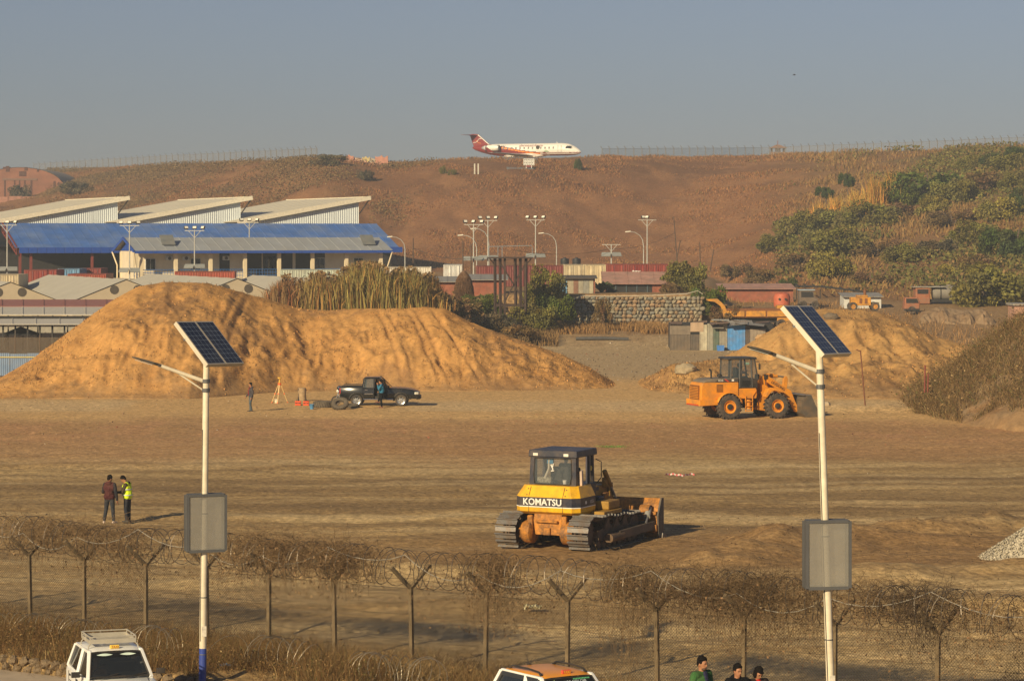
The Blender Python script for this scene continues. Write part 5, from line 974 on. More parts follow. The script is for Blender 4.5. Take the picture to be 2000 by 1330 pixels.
# dry vines hanging on the fence
def vine(label, u, wpx, n, drop, colr=(.23, .150, .078), top=2.95, dens=1.0):
    p = fpt(u); s = F/p[1]; hw = wpx/2/s/.82; b = np.array([p[0], p[1], fz(p)]); n = int(n*.55)
    def rnd(k, zl, zh, spread=1.):
        t = np.clip(rng.normal(size=k)*.62, -1.6, 1.6)*hw*spread+.12*np.sin(np.arange(k)*1.7)*hw; a = rng.uniform(-.45, .45, k); z = rng.uniform(zl, zh, k)
        return np.c_[FT[0]*t+FN[0]*a, FT[1]*t+FN[1]*a, z]
    cl = arr(*colr)*1.25; n2 = n*2; a0 = rnd(n2, 2.25, top); a1 = a0+rng.normal(size=(n2, 3))*np.array([.42, .42, .26]); A = strands(a0, a1, rng.uniform(.002, .0065, n2), cl, -.12, 4, .10)
    k = n//2; h0 = rnd(k, 2.0, top-.1); h1 = h0+np.c_[rng.normal(size=k)*.1, rng.normal(size=k)*.1, -rng.uniform(.2, drop, k)]; h1[:, 2] = np.maximum(h1[:, 2], .1); Bq = strands(h0, h1, rng.uniform(.002, .006, k), cl*.9, 0, 4, .05)
    lf = rnd(int(n*.9), 2.3, top+.04, .9); lf[:, 2] = np.maximum(lf[:, 2]-np.abs(rng.normal(size=len(lf)))*.12, .2); Cc = cards(lf, .045, cl*np.array([.85, .8, .8]))
    l2 = h0[rng.integers(0, k, n)]; l2 = l2+(h1[rng.integers(0, k, n)]-l2)*0+np.c_[rng.normal(size=n)*.06, rng.normal(size=n)*.06, -rng.uniform(0, drop, n)*.7]; D = cards(l2[:n//2], .045, cl)
    V, Fq, c = cat(A, Bq, Cc, D); o = fromnp('dry_vine', V, Fq, dryveg, c); o.location = Vector(b); return tag(o, label, 'vine', 'dry vines on the fence')
for a in (('dense dry vine over the fence top in the left corner', 80, 190, 620, .8), ('wispy dry vine on the fence top left of the first lamp', 210, 230, 520, .7), ('dry vine right behind the first sign box', 480, 150, 480, .6), ('dark peaked vine clump right of the first sign box', 560, 130, 700, .7), ('round dark vine clump on the fence left of centre', 668, 120, 900, .8), ('narrow vine hanging round the post below the bulldozer', 962, 75, 480, 1.7), ('straw-like vine column on the fence right of the bulldozer', 1232, 90, 560, 2.6, (.22, .145, .075)), ('broad tangled vine heap with dead sticks, left of the second sign box', 1478, 250, 1200, 1.0, (.16, .105, .055), 3.0), ('dry vine trailing low across the fence above the three people', 1345, 210, 560, 1.2, (.14, .09, .05), 2.6), ('small brown vine tuft right of the second sign box', 1700, 80, 260, .7), ('dark vine clump with upright twigs near the gravel heap', 1800, 130, 620, .9, (.10, .07, .045)), ('thin vine strands in the lower right corner', 1930, 150, 220, 1.4)): vine(*a)
k = 6500; t_ = rng.uniform(-4, 31, k); dens_ = fbm(t_*.6, t_*0, 3, 909) > rng.uniform(-.5, .5, k); t_ = t_[dens_]; k = len(t_); a_ = rng.uniform(-.4, .4, k); S0 = np.c_[FA[0]+FT[0]*t_+FN[0]*a_, FA[1]+FT[1]*t_+FN[1]*a_, 1.2+1.75*rng.random(k)**.6]; S1 = S0+np.c_[FT[0]*rng.normal(size=k)*.5, FT[1]*rng.normal(size=k)*.5, -np.abs(rng.normal(size=k))*.45]; V, Fq, c = strands(S0, S1, rng.uniform(.002, .005, k), arr(.25, .165, .085), .1, 4, .08, .35); l_ = cards(S1+rng.normal(size=S1.shape)*.05, .04, arr(.22, .13, .065), .4); V, Fq, c = cat((V, Fq, c), l_); tag(fromnp('creeper_veil', V, Fq, dryveg, c), 'wispy veil of dead creeper stems all along the chain-link fence', 'creeper', kind='stuff')
# ---- verge: retaining kerb of rough stones, dry weeds
rk = root('stone_kerb', 'low rough stone retaining wall beside the white taxi', 'wall', (*(FA+FN*9.5), .8)); ro = Vector(rk.location); stm = []
for k in range(4):
    m = MB(); m.ell((0, 0, 0), (.5, .5, .5), 8, 6); m.v = [tuple(Vector(v)*(1+.22*random.uniform(-1, 1))) for v in m.v]; stm.append(m.mesh('stone', M('kerb_stone', (.20, .145, .088), .9, var=.35, scale=3, bump=.02)))
for k in range(120):
    t = -4+.165*k+random.uniform(-.04, .04); r_ = k % 2; q = FA+FN*9.5+FT*t; c = bpy.data.objects.new('stone', random.choice(stm)); C.objects.link(c); c.parent = rk
    c.location = Vector((q[0], q[1], .90+.17*r_))-ro; c.scale = (.30, .24, .22); c.rotation_euler = (random.uniform(-.3, .3), random.uniform(-.3, .3), random.uniform(0, 3))
def vergepts(n, d0, d1, t0, t1): d_ = rng.uniform(d0, d1, n); t_ = rng.uniform(t0, t1, n); x = FA[0]+FN[0]*d_+FT[0]*t_; y = FA[1]+FN[1]*d_+FT[1]*t_; return np.c_[x, y, gz(x, y)-.02], d_, t_
P, dd, tt = vergepts(70000, -.7, 9.7, -3, 29); pn = fbm(P[:, 0]*.5, P[:, 1]*.5, 4, 501); keep = (pn+.25+.5*sstep(2.2, 6, dd)-.9*sstep(13.5, 18, tt)*1.0 > rng.uniform(-.2, .75, len(P))); P = P[keep]; pn = pn[keep]
mixw = rng.random(len(P))[:, None]; colw = np.where(mixw < .55, arr(.24, .135, .055), np.where(mixw < .82, arr(.34, .215, .09), np.where(mixw < .93, arr(.20, .17, .06), arr(.46, .32, .15))))
A = blades(P, (.14+.34*np.clip(pn+.3, 0, 1))*rng.choice([.7, 1, 1, 1.7], len(P)), rng.uniform(.006, .014, len(P)), .8, colw*.8, .3)
i = rng.integers(0, len(P), 30000); Q = P[i]+np.c_[rng.normal(size=(len(i), 2))*.05, rng.uniform(.03, .5, len(i))]; Bq = cards(Q, .032, colw[i]*.75, .3)
i = rng.integers(0, len(P), 30000); S0 = P[i]; S1 = S0+np.c_[rng.normal(size=(len(i), 2))*.22, rng.uniform(.1, .75, len(i))]; Dq = strands(S0, S1, .0030, colw[i]*.65, .05, 3, .09)
V, Fq, c = cat(A, Bq, Dq); tag(fromnp('dry_weeds', V, Fq, dryveg, c), 'brown dry weeds along the foot of the chain-link fence', 'weeds', kind='stuff')
P, dd, tt = vergepts(2600, 2.5, 5.5, 14.2, 17.2); a1 = P+np.c_[rng.normal(size=(len(P), 2))*.3, rng.uniform(.1, .6, len(P))]; V, Fq, c = strands(P, a1, .006, arr(.33, .225, .105), -.05, 3, .03); tag(fromnp('straw_heap', V, Fq, dryveg, c), 'heap of pale straw stalks at the fence foot left of the three people', 'straw')
# ---- small finds by the fence
def rag(label, u, dd, col, w_, z=0.05, y=None):
    p = vpt(dd, u) if y is None else gnd(u, y); m = MB(); n = 7; V = []
    for i in range(n):
        for j in range(n): V.append((w_*(i/(n-1)-.5)+random.uniform(-.03, .03), w_*.7*(j/(n-1)-.5)+random.uniform(-.03, .03), .02+w_*.38*abs(math.sin(i*1.3+j*.9))*random.uniform(.5, 1)))
    m.add(V, [(i*n+j, i*n+n+j, i*n+n+j+1, i*n+j+1) for i in range(n-1) for j in range(n-1)]); return tag(m.build('plastic_bag', M('bag_%d' % (u), col, .5), None, True, loc=(p.x, p.y, p.z+z)), label, 'bag')
rag('crumpled blue plastic bag beside the blue pole base', 440, 8.3, (.10, .26, .48), .22); rag('torn pale bag lying behind the chain-link, centre right', 1040, 0, (.55, .50, .30), .5, y=1195); rag('pale crumpled bag on the ground above the three people', 1405, 2.5, (.55, .56, .54), .3)
# ---- people in front
grn = cloth('green_jacket', (.035, .12, .035)); p = gnd(1370, 457+102.3*(H-PZ), PZ)
person('man in an open green jacket over a navy shirt, tallest of the three', p, R(-48), grn, jeand, J=dict(er=(-.02, -.27, 1.13), el=(-.02, .27, 1.13)), look=(R(8), R(8)), collar=grn, inner=cloth('navy_shirt', (.02, .025, .07)), beard=True, hood=None, sc=1.02, vox=.010)
p = gnd(1440, 457+102.9*(H-PZ), PZ); person('young man in a black hooded jacket, middle of the three', p, R(-75), black, jeand, look=(R(15), R(10)), hood=black, vox=.010, sc=.965, collar=black)
p = gnd(1479, 457+102.5*(H-PZ), PZ); person('person in a dark jacket with red collar looking down, rightmost of the three', p, R(-70), cloth('dark_jacket', (.016, .012, .014)), jeand, look=(R(10), R(32)), long_hair=1, J=dict(head=(.05, 0, 1.60)), collar=cloth('red_cloth', (.5, .02, .02)), vox=.010, sc=.93)
# ---- pair on the field
p = gnd(214, 1022); person('man in a burgundy padded vest seen from behind, beside the yellow-vested man', p, R(72), cloth('dark_sleeve', (.022, .024, .032)), cloth('jeans_grey', (.028, .034, .045)), shoe=(.6, .48, .42), vest=(cloth('burgundy_quilt', (.070, .020, .024)), None), hood=cloth('burgundy_quilt', (0, 0, 0)), J=dict(kl=(.02, .15, .5), al=(-.02, .21, .085), kr=(.02, -.12, .5), ar=(0, -.17, .085), er=(-.05, -.28, 1.12), wr=(.0, -.30, .86), el=(.05, .28, 1.13), wl=(.28, .2, 1.12), tl=(1, .4), tr=(1, -.2)), look=(R(-25), R(15)), sc=1.02)
p = gnd(249, 1020); person('man in a yellow-green high-visibility vest bending his head beside the burgundy-vested man', p, R(165), cloth('olive_hoodie', (.055, .045, .025)), jeand, vest=(M('hi_vis', (.74, .95, .02), .7, var=.1, scale=6, bump=.006), M('reflective', (.62, .62, .60), .35)), hood=cloth('olive_hoodie', (0, 0, 0)), J=dict(head=(.16, 0, 1.60), neck=(.06, 0, 1.46), chest=(.03, 0, 1.27), el=(.10, .26, 1.14), wl=(.33, .14, 1.12), er=(.10, -.26, 1.14), wr=(.33, -.14, 1.12), kl=(.03, .10, .5), kr=(.0, -.13, .5)), look=(0, R(42)))
# ---- survey group by the pickup
p = gnd(490, 804); person('man in a grey hooded jacket over a red sweater walking past the tripod', p, R(206), cloth('grey_jacket', (.055, .052, .062)), cloth('jeans_faded', (.075, .10, .12)), hood=cloth('grey_jacket', (0, 0, 0)), inner=cloth('red_sweater', (.22, .02, .02)), J=dict(kl=(.09, .09, .51), al=(-.03, .05, .085), kr=(.0, -.08, .5), ar=(.03, -.02, .085), wr=(.18, -.3, .92), er=(-.02, -.28, 1.14)), look=(R(-12), R(10)), vox=.015)
p = gnd(746, 795.5); person('man in a blue and black jacket stepping out of the pickup door', (p.x, p.y-.25, gzp(p.x, p.y)), R(170), cloth('blue_jacket', (.02, .16, .28)), black, shoe=(.16, .06, .04), J=dict(kr=(.16, -.10, .62), ar=(.24, -.12, .40), hr=(0, -.1, .92), el=(.12, .30, 1.16), wl=(.20, .24, 1.40), head=(.08, 0, 1.60), wr=(.2, -.22, 1.0)), look=(R(15), R(12)), vox=.015)
# drivers
def seat_pose(d=0): return dict(pel=(0, 0, .62), chest=(-.06, 0, .93), neck=(-.06, 0, 1.12), head=(-.03, 0, 1.28), sl=(-.06, .185, 1.07), sr=(-.06, -.185, 1.07), hl=(0, .1, .58), hr=(0, -.1, .58), kl=(.42, .13, .60), kr=(.42, -.13, .60), al=(.46, .13, .2), ar=(.46, -.13, .2), el=(.06, .26, .86), er=(.06, -.26, .86), wl=(.32, .17, .93), wr=(.32, -.17, .93))
def driver(label, veh, off, top):
    mw = Matrix.Translation(veh.location) @ veh.rotation_euler.to_matrix().to_4x4(); q = mw @ Vector(off); person(label, q, veh.rotation_euler.z, top, black, J=seat_pose(), vox=.02)
driver('operator in dark clothes sitting in the bulldozer cab', dz, (-.42, 0, 1.72), black); driver('operator at the wheel inside the loader cab', ld, (-.42, 0, 1.75), cloth('brown_shirt', (.10, .07, .05))); driver('driver in an orange-brown top inside the white hatchback taxi', car, (-.06, -.33, -.12), cloth('ochre_top', (.42, .20, .04)))
# tripod with receiver, jug, cases, bucket, post stub, tyres, motorbike
YL = M('tripod_yellow', (.72, .42, .06), .5); OR = M('tripod_orange', (.75, .13, .03), .5); WOOD = M('tripod_wood', (.62, .42, .18), .6)
def setg(u, y, lift=0): p = gnd(u, y); p.z = gzp(p.x, p.y)+lift; return p
o = root('survey_tripod', 'survey tripod with yellow wooden legs and a receiver on top', 'tripod', setg(546, 787))
for k, a in enumerate((R(-100), R(15), R(165))):
    f = Vector((.52*math.cos(a), .52*math.sin(a), 0)); t = Vector((.07*math.cos(a), .07*math.sin(a), 1.18)); m = MB(); m.bar(t, t.lerp(f, .52), .075, .04); m.bar(t.lerp(f, .48), f, .05, .04); lg = m.build('leg', WOOD, o); m = MB(); m.bar(t.lerp(f, .46), t.lerp(f, .53), .09, .06); m.build('leg_clamp', OR, lg); m = MB(); m.bar(t.lerp(f, .93), f, .06, .05); m.build('leg_foot', OR, lg)
MB().lathe([(0, 1.15), (.11, 1.15), (.11, 1.27), (0, 1.27)], (0, 0, 0), 'z', 12).build('tripod_head', OR, o); MB().lathe([(0, 1.27), (.05, 1.27), (.05, 1.42), (.025, 1.45), (.025, 1.55), (.12, 1.56), (.12, 1.63), (0, 1.64)], (0, 0, 0), 'z', 14).build('receiver', YL, o, smooth=True)
o = root('plastic_jug', 'small white plastic jug standing between the tripod legs', 'jug', setg(540, 787)); MB().lathe([(0, 0), (.10, 0), (.11, .03), (.11, .16), (.05, .22), (.03, .27), (0, .27)], (0, 0, 0), 'z', 14).build('body', M('jug_white', (.7, .62, .45), .5), o, smooth=True); MB().tube([(-.10, 0, .14), (-.17, 0, .16), (-.14, 0, .25), (-.04, 0, .25)], .015, 6).build('handle', M('jug_white', (0, 0, 0)), o)
for lb, u in (('orange equipment case nearer the tripod, an aerial standing beside it', 582), ('orange equipment case beside the blue bucket', 598)):
    o = root('equipment_case', lb, 'case', setg(u, 793), 0, 'orange cases by the tyres'); CO = M('case_orange', (.72, .10, .03), .5)
    MB().bx(-.18, .18, -.14, .14, 0, .12).build('base', CO, o, bev=.02); MB().bx(-.18, .18, -.14, .14, .145, .27).build('lid', CO, o, bev=.02); MB().bx(-.185, .185, -.145, .145, .115, .15).build('seam', BLK, o); MB().tube([(-.08, 0, .27), (-.08, 0, .33), (.08, 0, .33), (.08, 0, .27)], .015, 6).build('handle', BLK, o)
    for x in (-.1, .1): MB().bx(x-.02, x+.02, -.152, -.14, .10, .17).build('latch', BLK, o)
o = root('radio_aerial', 'thin black aerial on a small stand behind the orange case', 'aerial', setg(584, 791.5)); MB().tube([(0, 0, 0), (0, 0, .45), (0, 0, .95)], [.03, .012, .005], 6).build('mast', BLK, o); MB().bx(-.08, .08, -.05, .05, 0, .06).build('stand', BLK, o)
o = root('bucket', 'blue plastic bucket left of the lying truck tyre', 'bucket', setg(609, 800)); BB = M('bucket_blue', (.09, .26, .48), .45); MB().lathe([(0, 0), (.11, 0), (.15, .30), (.16, .31), (.14, .30), (.10, .02)], (0, 0, 0), 'z', 18).build('pail', BB, o, smooth=True); MB().tube([(-.15, 0, .29), (-.1, -.12, .2), (.1, -.12, .2), (.15, 0, .29)], .006, 5).build('handle', BLK, o)
m = MB(); m.lathe([(0, 0), (.27, 0), (.28, .1), (.255, .4), (.26, .8), (.25, .84), (0, .86)], (0, 0, 0), 'z', 16); m.v = [(x*(1+.06*math.sin(z*9+y*8)), y, z) for x, y, z in m.v]; tag(m.build('concrete_stub', M('stub', (.36, .25, .14), .9, var=.3, scale=5, bump=.02), None, True, loc=setg(590, 784)), 'short weathered concrete pillar stub behind the orange cases', 'pillar')
def tyre(label, u, y, r, wd, rot, lift, lugs=26):
    o = root('truck_tyre', label, 'tyre', setg(u, y, lift), 0, 'worn truck tyres by the pickup'); o.rotation_euler = rot; t = MB(); h = wd/2; TR = M('old_tyre', (.115, .092, .066), .9, var=.3, scale=6)
    t.lathe([(r*.52, -h*.7), (r*.60, -h*.95), (r*.82, -h), (r*.95, -h*.9), (r, -h*.6), (r, h*.6), (r*.95, h*.9), (r*.82, h), (r*.60, h*.95), (r*.52, h*.7), (r*.56, 0), (r*.52, -h*.7)], (0, 0, 0), 'z', 36); t.build('casing', TR, o, smooth=True); t = MB()
    for k in range(lugs): a = 2*math.pi*k/lugs; t.box(((r+.01)*math.cos(a), (r+.01)*math.sin(a), 0), (.05, r*.13, wd*.78), M3=Matrix.Rotation(a, 3, 'Z') @ Matrix.Rotation(.35, 3, 'X'))
    t.build('tread', TR, o)
tyre('worn truck tyre lying flat behind the blue bucket', 632, 796, .62, .40, (0, 0, 0), .2); tyre('worn truck tyre tilted against the flat one so its hole shows', 664, 800, .50, .26, (R(38), R(-6), 0), .33); tyre('dark truck tyre lying under the motorbike', 688, 796, .42, .2, (R(6), 0, 0), .1)
o = root('motorbike', 'black motorbike parked at the pickup bed behind the tyres', 'motorbike', setg(676, 792.5)); o.rotation_euler = (0, 0, R(180)); MBK = M('bike_black', (.015, .015, .018), .3)
for x in (-.62, .64):
    t = MB(); t.lathe([(.22, -.03), (.28, -.05), (.30, 0), (.28, .05), (.22, .03)], (x, 0, .30), 'y', 24); wq = t.build('wheel', RUB, o, smooth=True); t = MB()
    for k in range(6): a = math.pi*k/3; t.bar((x, 0, .3), (x+.23*math.cos(a), 0, .3+.23*math.sin(a)), .02)
    t.lathe([(.20, -.02), (.23, -.02), (.23, .02), (.20, .02)], (x, 0, .30), 'y', 20); t.build('rim', CHR, wq)
MB().loft([[(-.05, -.10, .72), (-.05, .10, .72), (-.05, .06, .92), (-.05, -.06, .92)], [(.30, -.14, .74), (.30, .14, .74), (.30, .08, .96), (.30, -.08, .96)], [(.46, -.06, .76), (.46, .06, .76), (.46, .04, .88), (.46, -.04, .88)]]).build('fuel_tank', MBK, o, bev=.04); MB().prism([(-.72, .84), (-.1, .74), (.0, .80), (-.05, .86), (-.4, .84), (-.75, .92)], 'y', -.12, .12).build('seat', BLK, o, bev=.03)
MB().bx(-.15, .28, -.15, .15, .28, .66).build('engine', M('engine_grey', (.12, .12, .12), .4, .5), o, bev=.04); MB().tube([(.64, .07, .3), (.42, .07, .98)], .025, 8).build('fork', CHR, o); MB().tube([(.64, -.07, .3), (.42, -.07, .98)], .025, 8).build('fork', CHR, o); MB().tube([(.40, .36, 1.0), (.44, .12, 1.06), (.44, -.12, 1.06), (.40, -.36, 1.0)], .016, 8).build('handlebar', BLK, o); MB().ell((.52, 0, .90), (.09, .09, .11), 12, 8).build('headlamp', LAMP, o, smooth=True); MB().tube([(.1, -.16, .3), (-.3, -.17, .3), (-.8, -.17, .42)], [.03, .035, .05], 8).build('exhaust', CHR, o, smooth=True); MB().lathe([(.33, -.07), (.33, .07)], (.64, 0, .30), 'y', 8, arc=R(110), a0=R(40)).build('mudguard', MBK, o)
o2 = root('helmet', 'dark motorcycle helmet hung on the motorbike handlebar', 'helmet', Vector(o.location)+Vector((-.40, -.30, .98))); MB().ell((0, 0, .12), (.15, .13, .15), 16, 10).build('shell', M('helmet_blue', (.03, .045, .09), .3), o2, smooth=True); MB().ell((-.05, -.03, .10), (.115, .11, .07), 12, 8).build('visor', GLD, o2, smooth=True)
# rusty post, marker tape, gravel heap
o = root('rusty_post', 'thin rusty iron post leaning beside the loader bucket', 'post', setg(1690, 795)); m = MB(); m.tube([(0, 0, 0), (-.30, 0, 3.45)], [.045, .04], 8); m.build('pipe', M('rust', (.17, .07, .04), .9, var=.3), o); MB().tube([(-.30, 0, 3.4), (-.55, 0, 3.5)], .04, 6).build('bent_tip', M('rust', (0, 0, 0)), o)
for lb, u, y, h in (('short red iron stake in the brush, taller of the two', 1806, 757, 1.35), ('shorter red iron stake in the brush bank', 1812, 757, .85)): tag(MB().tube([(0, 0, -.3), (.03, 0, h)], .05, 7).build('iron_stake', M('rust_red', (.22, .06, .045), .8), None, loc=at(u, y, 32.5)), lb, 'stake', 'red stakes')
p0 = setg(1300, 929); m = MB(); n = 34
for k in range(n):
    x0, x1 = k*.038, (k+1)*.038; z = .03+.02*math.sin(k*.9); m.add([(x0, .3*math.sin(k*.25), z), (x1, .3*math.sin(k*.25+.25), z), (x1, .3*math.sin(k*.25+.25)+.03, z+.07), (x0, .3*math.sin(k*.25)+.03, z+.07)], [(0, 1, 2, 3)], (k//2) % 2)
tag(m.build('marker_tape', [M('tape_red', (.55, .12, .13), .5), M('tape_white', (.6, .5, .45), .5)], None, loc=p0), 'strip of red and white marker tape lying on the field', 'tape')
gv = root('gravel_heap', 'heap of pale crushed stone at the right edge', 'gravel', setg(2052, 1090)); q = 3800; a = rng.uniform(0, 2*np.pi, q); rr = 2.35*np.sqrt(rng.random(q)); z = 1.55*(1-rr/2.35); Pg = np.c_[rr*np.cos(a), rr*np.sin(a)*.8, z]
cone = MB(); cone.lathe([(2.4, -.05), (1.6, .42), (.8, .95), (0, 1.5)], (0, 0, 0), 'z', 40); cone.v = [(x, y*.8, z+random.uniform(-.03, .03)) for x, y, z in cone.v]; GVM = M('gravel', (.50, .44, .33), .9, var=.4, scale=9, bump=.03, fine=(16, .4)); cone.build('heap_core', GVM, gv)
sz = rng.uniform(.02, .05, q)[:, None, None]; tet = np.array([[1, 0, -.5], [-.5, .87, -.5], [-.5, -.87, -.5], [0, 0, 1.]]); rotz = rng.normal(size=(q, 3, 3)); V = (Pg[:, None]+np.einsum('nij,kj->nki', rotz*.6, tet)*sz).reshape(-1, 3); i = np.arange(q)[:, None]*4; Fq = np.concatenate([i+np.array([f]) for f in ((0, 1, 3), (1, 2, 3), (2, 0, 3), (0, 2, 1))]); cc = np.repeat(arr(.52, .46, .35)*rng.uniform(.6, 1.3, (q, 1)), 4, 0); g_ = fromnp('loose_stones', V, Fq, M('chip', (0, 0, 0), .9, 0, .1, 5, attr=True), cc, gv); g_['kind'] = 'stuff'
# ================================================================ buildings and yard behind the mounds
YAW = R(22); EX = Vector((math.cos(YAW), math.sin(YAW), 0)); EY = Vector((-math.sin(YAW), math.cos(YAW), 0))
def frame(name, label, cat, loc, yaw=YAW, group=None): return root(name, label, cat, loc, yaw, group)
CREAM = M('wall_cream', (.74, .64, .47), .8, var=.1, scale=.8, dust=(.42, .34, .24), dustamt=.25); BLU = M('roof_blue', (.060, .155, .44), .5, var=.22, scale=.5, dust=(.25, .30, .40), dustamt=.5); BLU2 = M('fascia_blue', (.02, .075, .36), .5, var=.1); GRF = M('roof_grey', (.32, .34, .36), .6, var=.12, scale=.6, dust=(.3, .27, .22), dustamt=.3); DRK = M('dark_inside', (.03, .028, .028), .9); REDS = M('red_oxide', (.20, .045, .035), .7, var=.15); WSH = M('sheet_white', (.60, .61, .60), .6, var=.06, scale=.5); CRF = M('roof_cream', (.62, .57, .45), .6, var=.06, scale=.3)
COLM = M('column_cream', (.74, .62, .42), .7, var=.08)
def sheetroof(o, name, P, mat, n, rib=.05, thick=.06, ribmat=None):
    """P: eave-left, eave-right, ridge-right, ridge-left; split into n sheets with standing ribs"""
    P = [Vector(p) for p in P]; nn = (P[1]-P[0]).cross(P[3]-P[0]).normalized()
    for i in range(n):
        a, b = i/n, (i+1)/n; q = [P[0].lerp(P[1], a), P[0].lerp(P[1], b), P[3].lerp(P[2], b), P[3].lerp(P[2], a)]; m = MB(); m.hexa([v-nn*thick for v in q]+q); m.bar(q[0]+nn*rib/2, q[3]+nn*rib/2, .06, rib); m.build(name, mat, o)
def hill_at(u, y):
    Ys = np.linspace(200, 1000, 1601); x = (u-1000)*Ys/F; z = gz(x, Ys); row = YH+(H-z)*F/Ys; k = np.argmax(row <= y); k = k if row[k] <= y else len(Ys)-1; return Vector((x[k], Ys[k], z[k]))
# ---- office cabin
p0 = at(268, 545, 17.0); cab = frame('office_cabin', 'long cream office cabin with grey roof, blue eaves and a veranda', 'building', (p0.x, p0.y, p0.z)); bz = 0; Lc = 30.0
EV, RG, DP = 3.25, 4.75, 8.0
sheetroof(cab, 'roof_sheet', [(-.6, -1.0, EV), (Lc+.8, -1.0, EV), (Lc+.8, DP/2, RG), (-.6, DP/2, RG)], GRF, 24); sheetroof(cab, 'roof_sheet', [(Lc+.8, DP+1, EV), (-.6, DP+1, EV), (-.6, DP/2, RG), (Lc+.8, DP/2, RG)], GRF, 12)
for k in range(14): MB().bx(-.6+2.243*k, -.6+2.243*(k+1)-.03, -1.08, -1.02, EV-.32, EV-.02).build('eave_board', BLU2, cab)
for a, b in (((-.66, -1.1, EV-.12), (-.66, DP/2, RG-.08)), ((-.66, DP+1.1, EV-.12), (-.66, DP/2, RG-.08))): MB().bar(a, b, .10, .34).build('barge_board', BLU2, cab)
MB().prism([(0, EV-.05), (DP, EV-.05), (DP/2, RG-.3)], 'x', -.05, .05).build('gable_panel', BLU2, cab)
MB().bx(0, Lc, 1.8, DP, 0, EV).build('wall', CREAM, cab)
for k, x in enumerate((.4, 4.55, 8.7, 12.85, 17.0, 21.1, 25.3, 29.6)): MB().bx(x-.2, x+.2, -.2, .2, 0, EV-.25).build('column', COLM, cab); MB().bx(x-.26, x+.26, -.26, .26, EV-.25, EV-.12).build('column_cap', COLM, cab)
for y in (3.6, 7.6): MB().bx(-.1, .3, y-.2, y+.2, 0, EV-.2).build('column', COLM, cab)
for x0, x1 in ((10.3, 11.5), (13.6, 15.4), (15.6, 19.2), (19.6, 23.2)):
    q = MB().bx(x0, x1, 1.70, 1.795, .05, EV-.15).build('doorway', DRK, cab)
for x in (2.0, 7.4, 16.4, 27.4, 22.6):
    wq = MB().bx(x-.62, x+.62, 1.70, 1.80, 1.0, 2.35).build('window', M('frame_white', (.68, .66, .6), .6), cab); MB().bx(x-.54, x-.03, 1.66, 1.69, 1.08, 2.27).build('pane', GLD, wq); MB().bx(x+.03, x+.54, 1.66, 1.69, 1.08, 2.27).build('pane', GLD, wq)
for x in (4.2, 6.2, 11.0): a_ = MB().bx(x-.4, x+.4, 1.35, 1.75, 2.1, 2.6).build('air_conditioner', WSH, cab, bev=.04); MB().lathe([(0, 0), (.2, 0), (.2, .02), (0, .02)], (x, 1.33, 2.35), 'y', 14).build('fan_grille', BLK, a_)
RB = M('rail_blue', (.03, .13, .38), .5)
for x in np.arange(.6, 28, 2.0):
    m = MB()
    for z in (.35, .7, 1.05): m.bar((x, 0, z), (x+1.95, 0, z), .06)
    for q in np.arange(0, 1.9, .33): m.bar((x+q, 0, .05), (x+q, 0, 1.05), .035)
    m.build('railing', RB, cab)
m = MB()
for z in (.35, .7, 1.05): m.bar((.1, .3, z), (.1, DP-.3, z), .06)
for q in np.arange(.4, DP, .4): m.bar((.1, q, .05), (.1, q, 1.05), .035)
m.build('railing', RB, cab)
for a, b, c in (((-.66, -1.05, EV-.2), (-.3, -.5, 1.6), (-.3, -.5, -.6)), ((Lc+.7, -1.05, EV-.2), (Lc+.1, -.4, .6), (Lc+.1, -.4, -.2)), ((-.7, DP+1, EV-.2), (-.3, DP+.2, 1.5), (-.3, DP+.2, -.4))): MB().tube([a, b, c], .09, 8).build('downpipe', COLM, cab)
for lx in (3.1, 27.6): MB().hexa([(lx, .6, EV+.62), (lx+1.6, .6, EV+.62), (lx+1.6, 1.9, EV+1.75), (lx, 1.9, EV+1.75), (lx, .55, EV+.68), (lx+1.6, .55, EV+.68), (lx+1.6, 1.85, EV+1.81), (lx, 1.85, EV+1.81)]).build('roof_solar_panel', M('panel_grey2', (.16, .17, .17), .3, dust=(.3, .26, .2)), cab)
MB().bx(-1, Lc+1, -.9, DP+.5, -2.4, 0).build('plinth', M('concrete', (.36, .33, .28), .9, var=.2, bump=.01), cab)
# ---- big blue shed
p0 = at(36, 545, 15.4); sh = frame('blue_roof_shed', 'big open shed under a bright blue sheet roof', 'building', (p0.x, p0.y, p0.z)); Ls, ev, rg, dp = 51.0, 4.0, 7.1, 8.5
sheetroof(sh, 'roof_sheet', [(-.5, -.5, ev), (Ls, -.5, ev), (Ls, dp, rg), (-.5, dp, rg)], BLU, 42); sheetroof(sh, 'roof_sheet', [(Ls, 2*dp+.5, ev), (-.5, 2*dp+.5, ev), (-.5, dp, rg), (Ls, dp, rg)], BLU, 14)
for k in range(12): MB().bx(0+1.17*k, 1.13+1.17*k, -.72, -.55, ev-.75, ev-.02).build('fascia_panel', BLU2, sh, bev=.03)
MB().bx(Ls-2.2, Ls+.5, -.6, 1.0, ev-.75, ev-.05).build('fascia_panel', BLU2, sh)
for x in (0.2, 1.6, 9.5, 14.5, 22, 30, 38, 46): MB().bx(x-.15, x+.15, -.15, .15, -1, ev).build('column', REDS, sh)
MB().bx(.3, Ls-.5, 2*dp-.3, 2*dp-.1, -1, ev).build('back_wall', DRK, sh); MB().bx(Ls-1, Ls-.8, .2, 2*dp-.3, -1, ev).build('end_wall', DRK, sh); MB().bx(14.3, Ls-1, .4, .5, -1, ev-.1).build('infill_wall', DRK, sh)
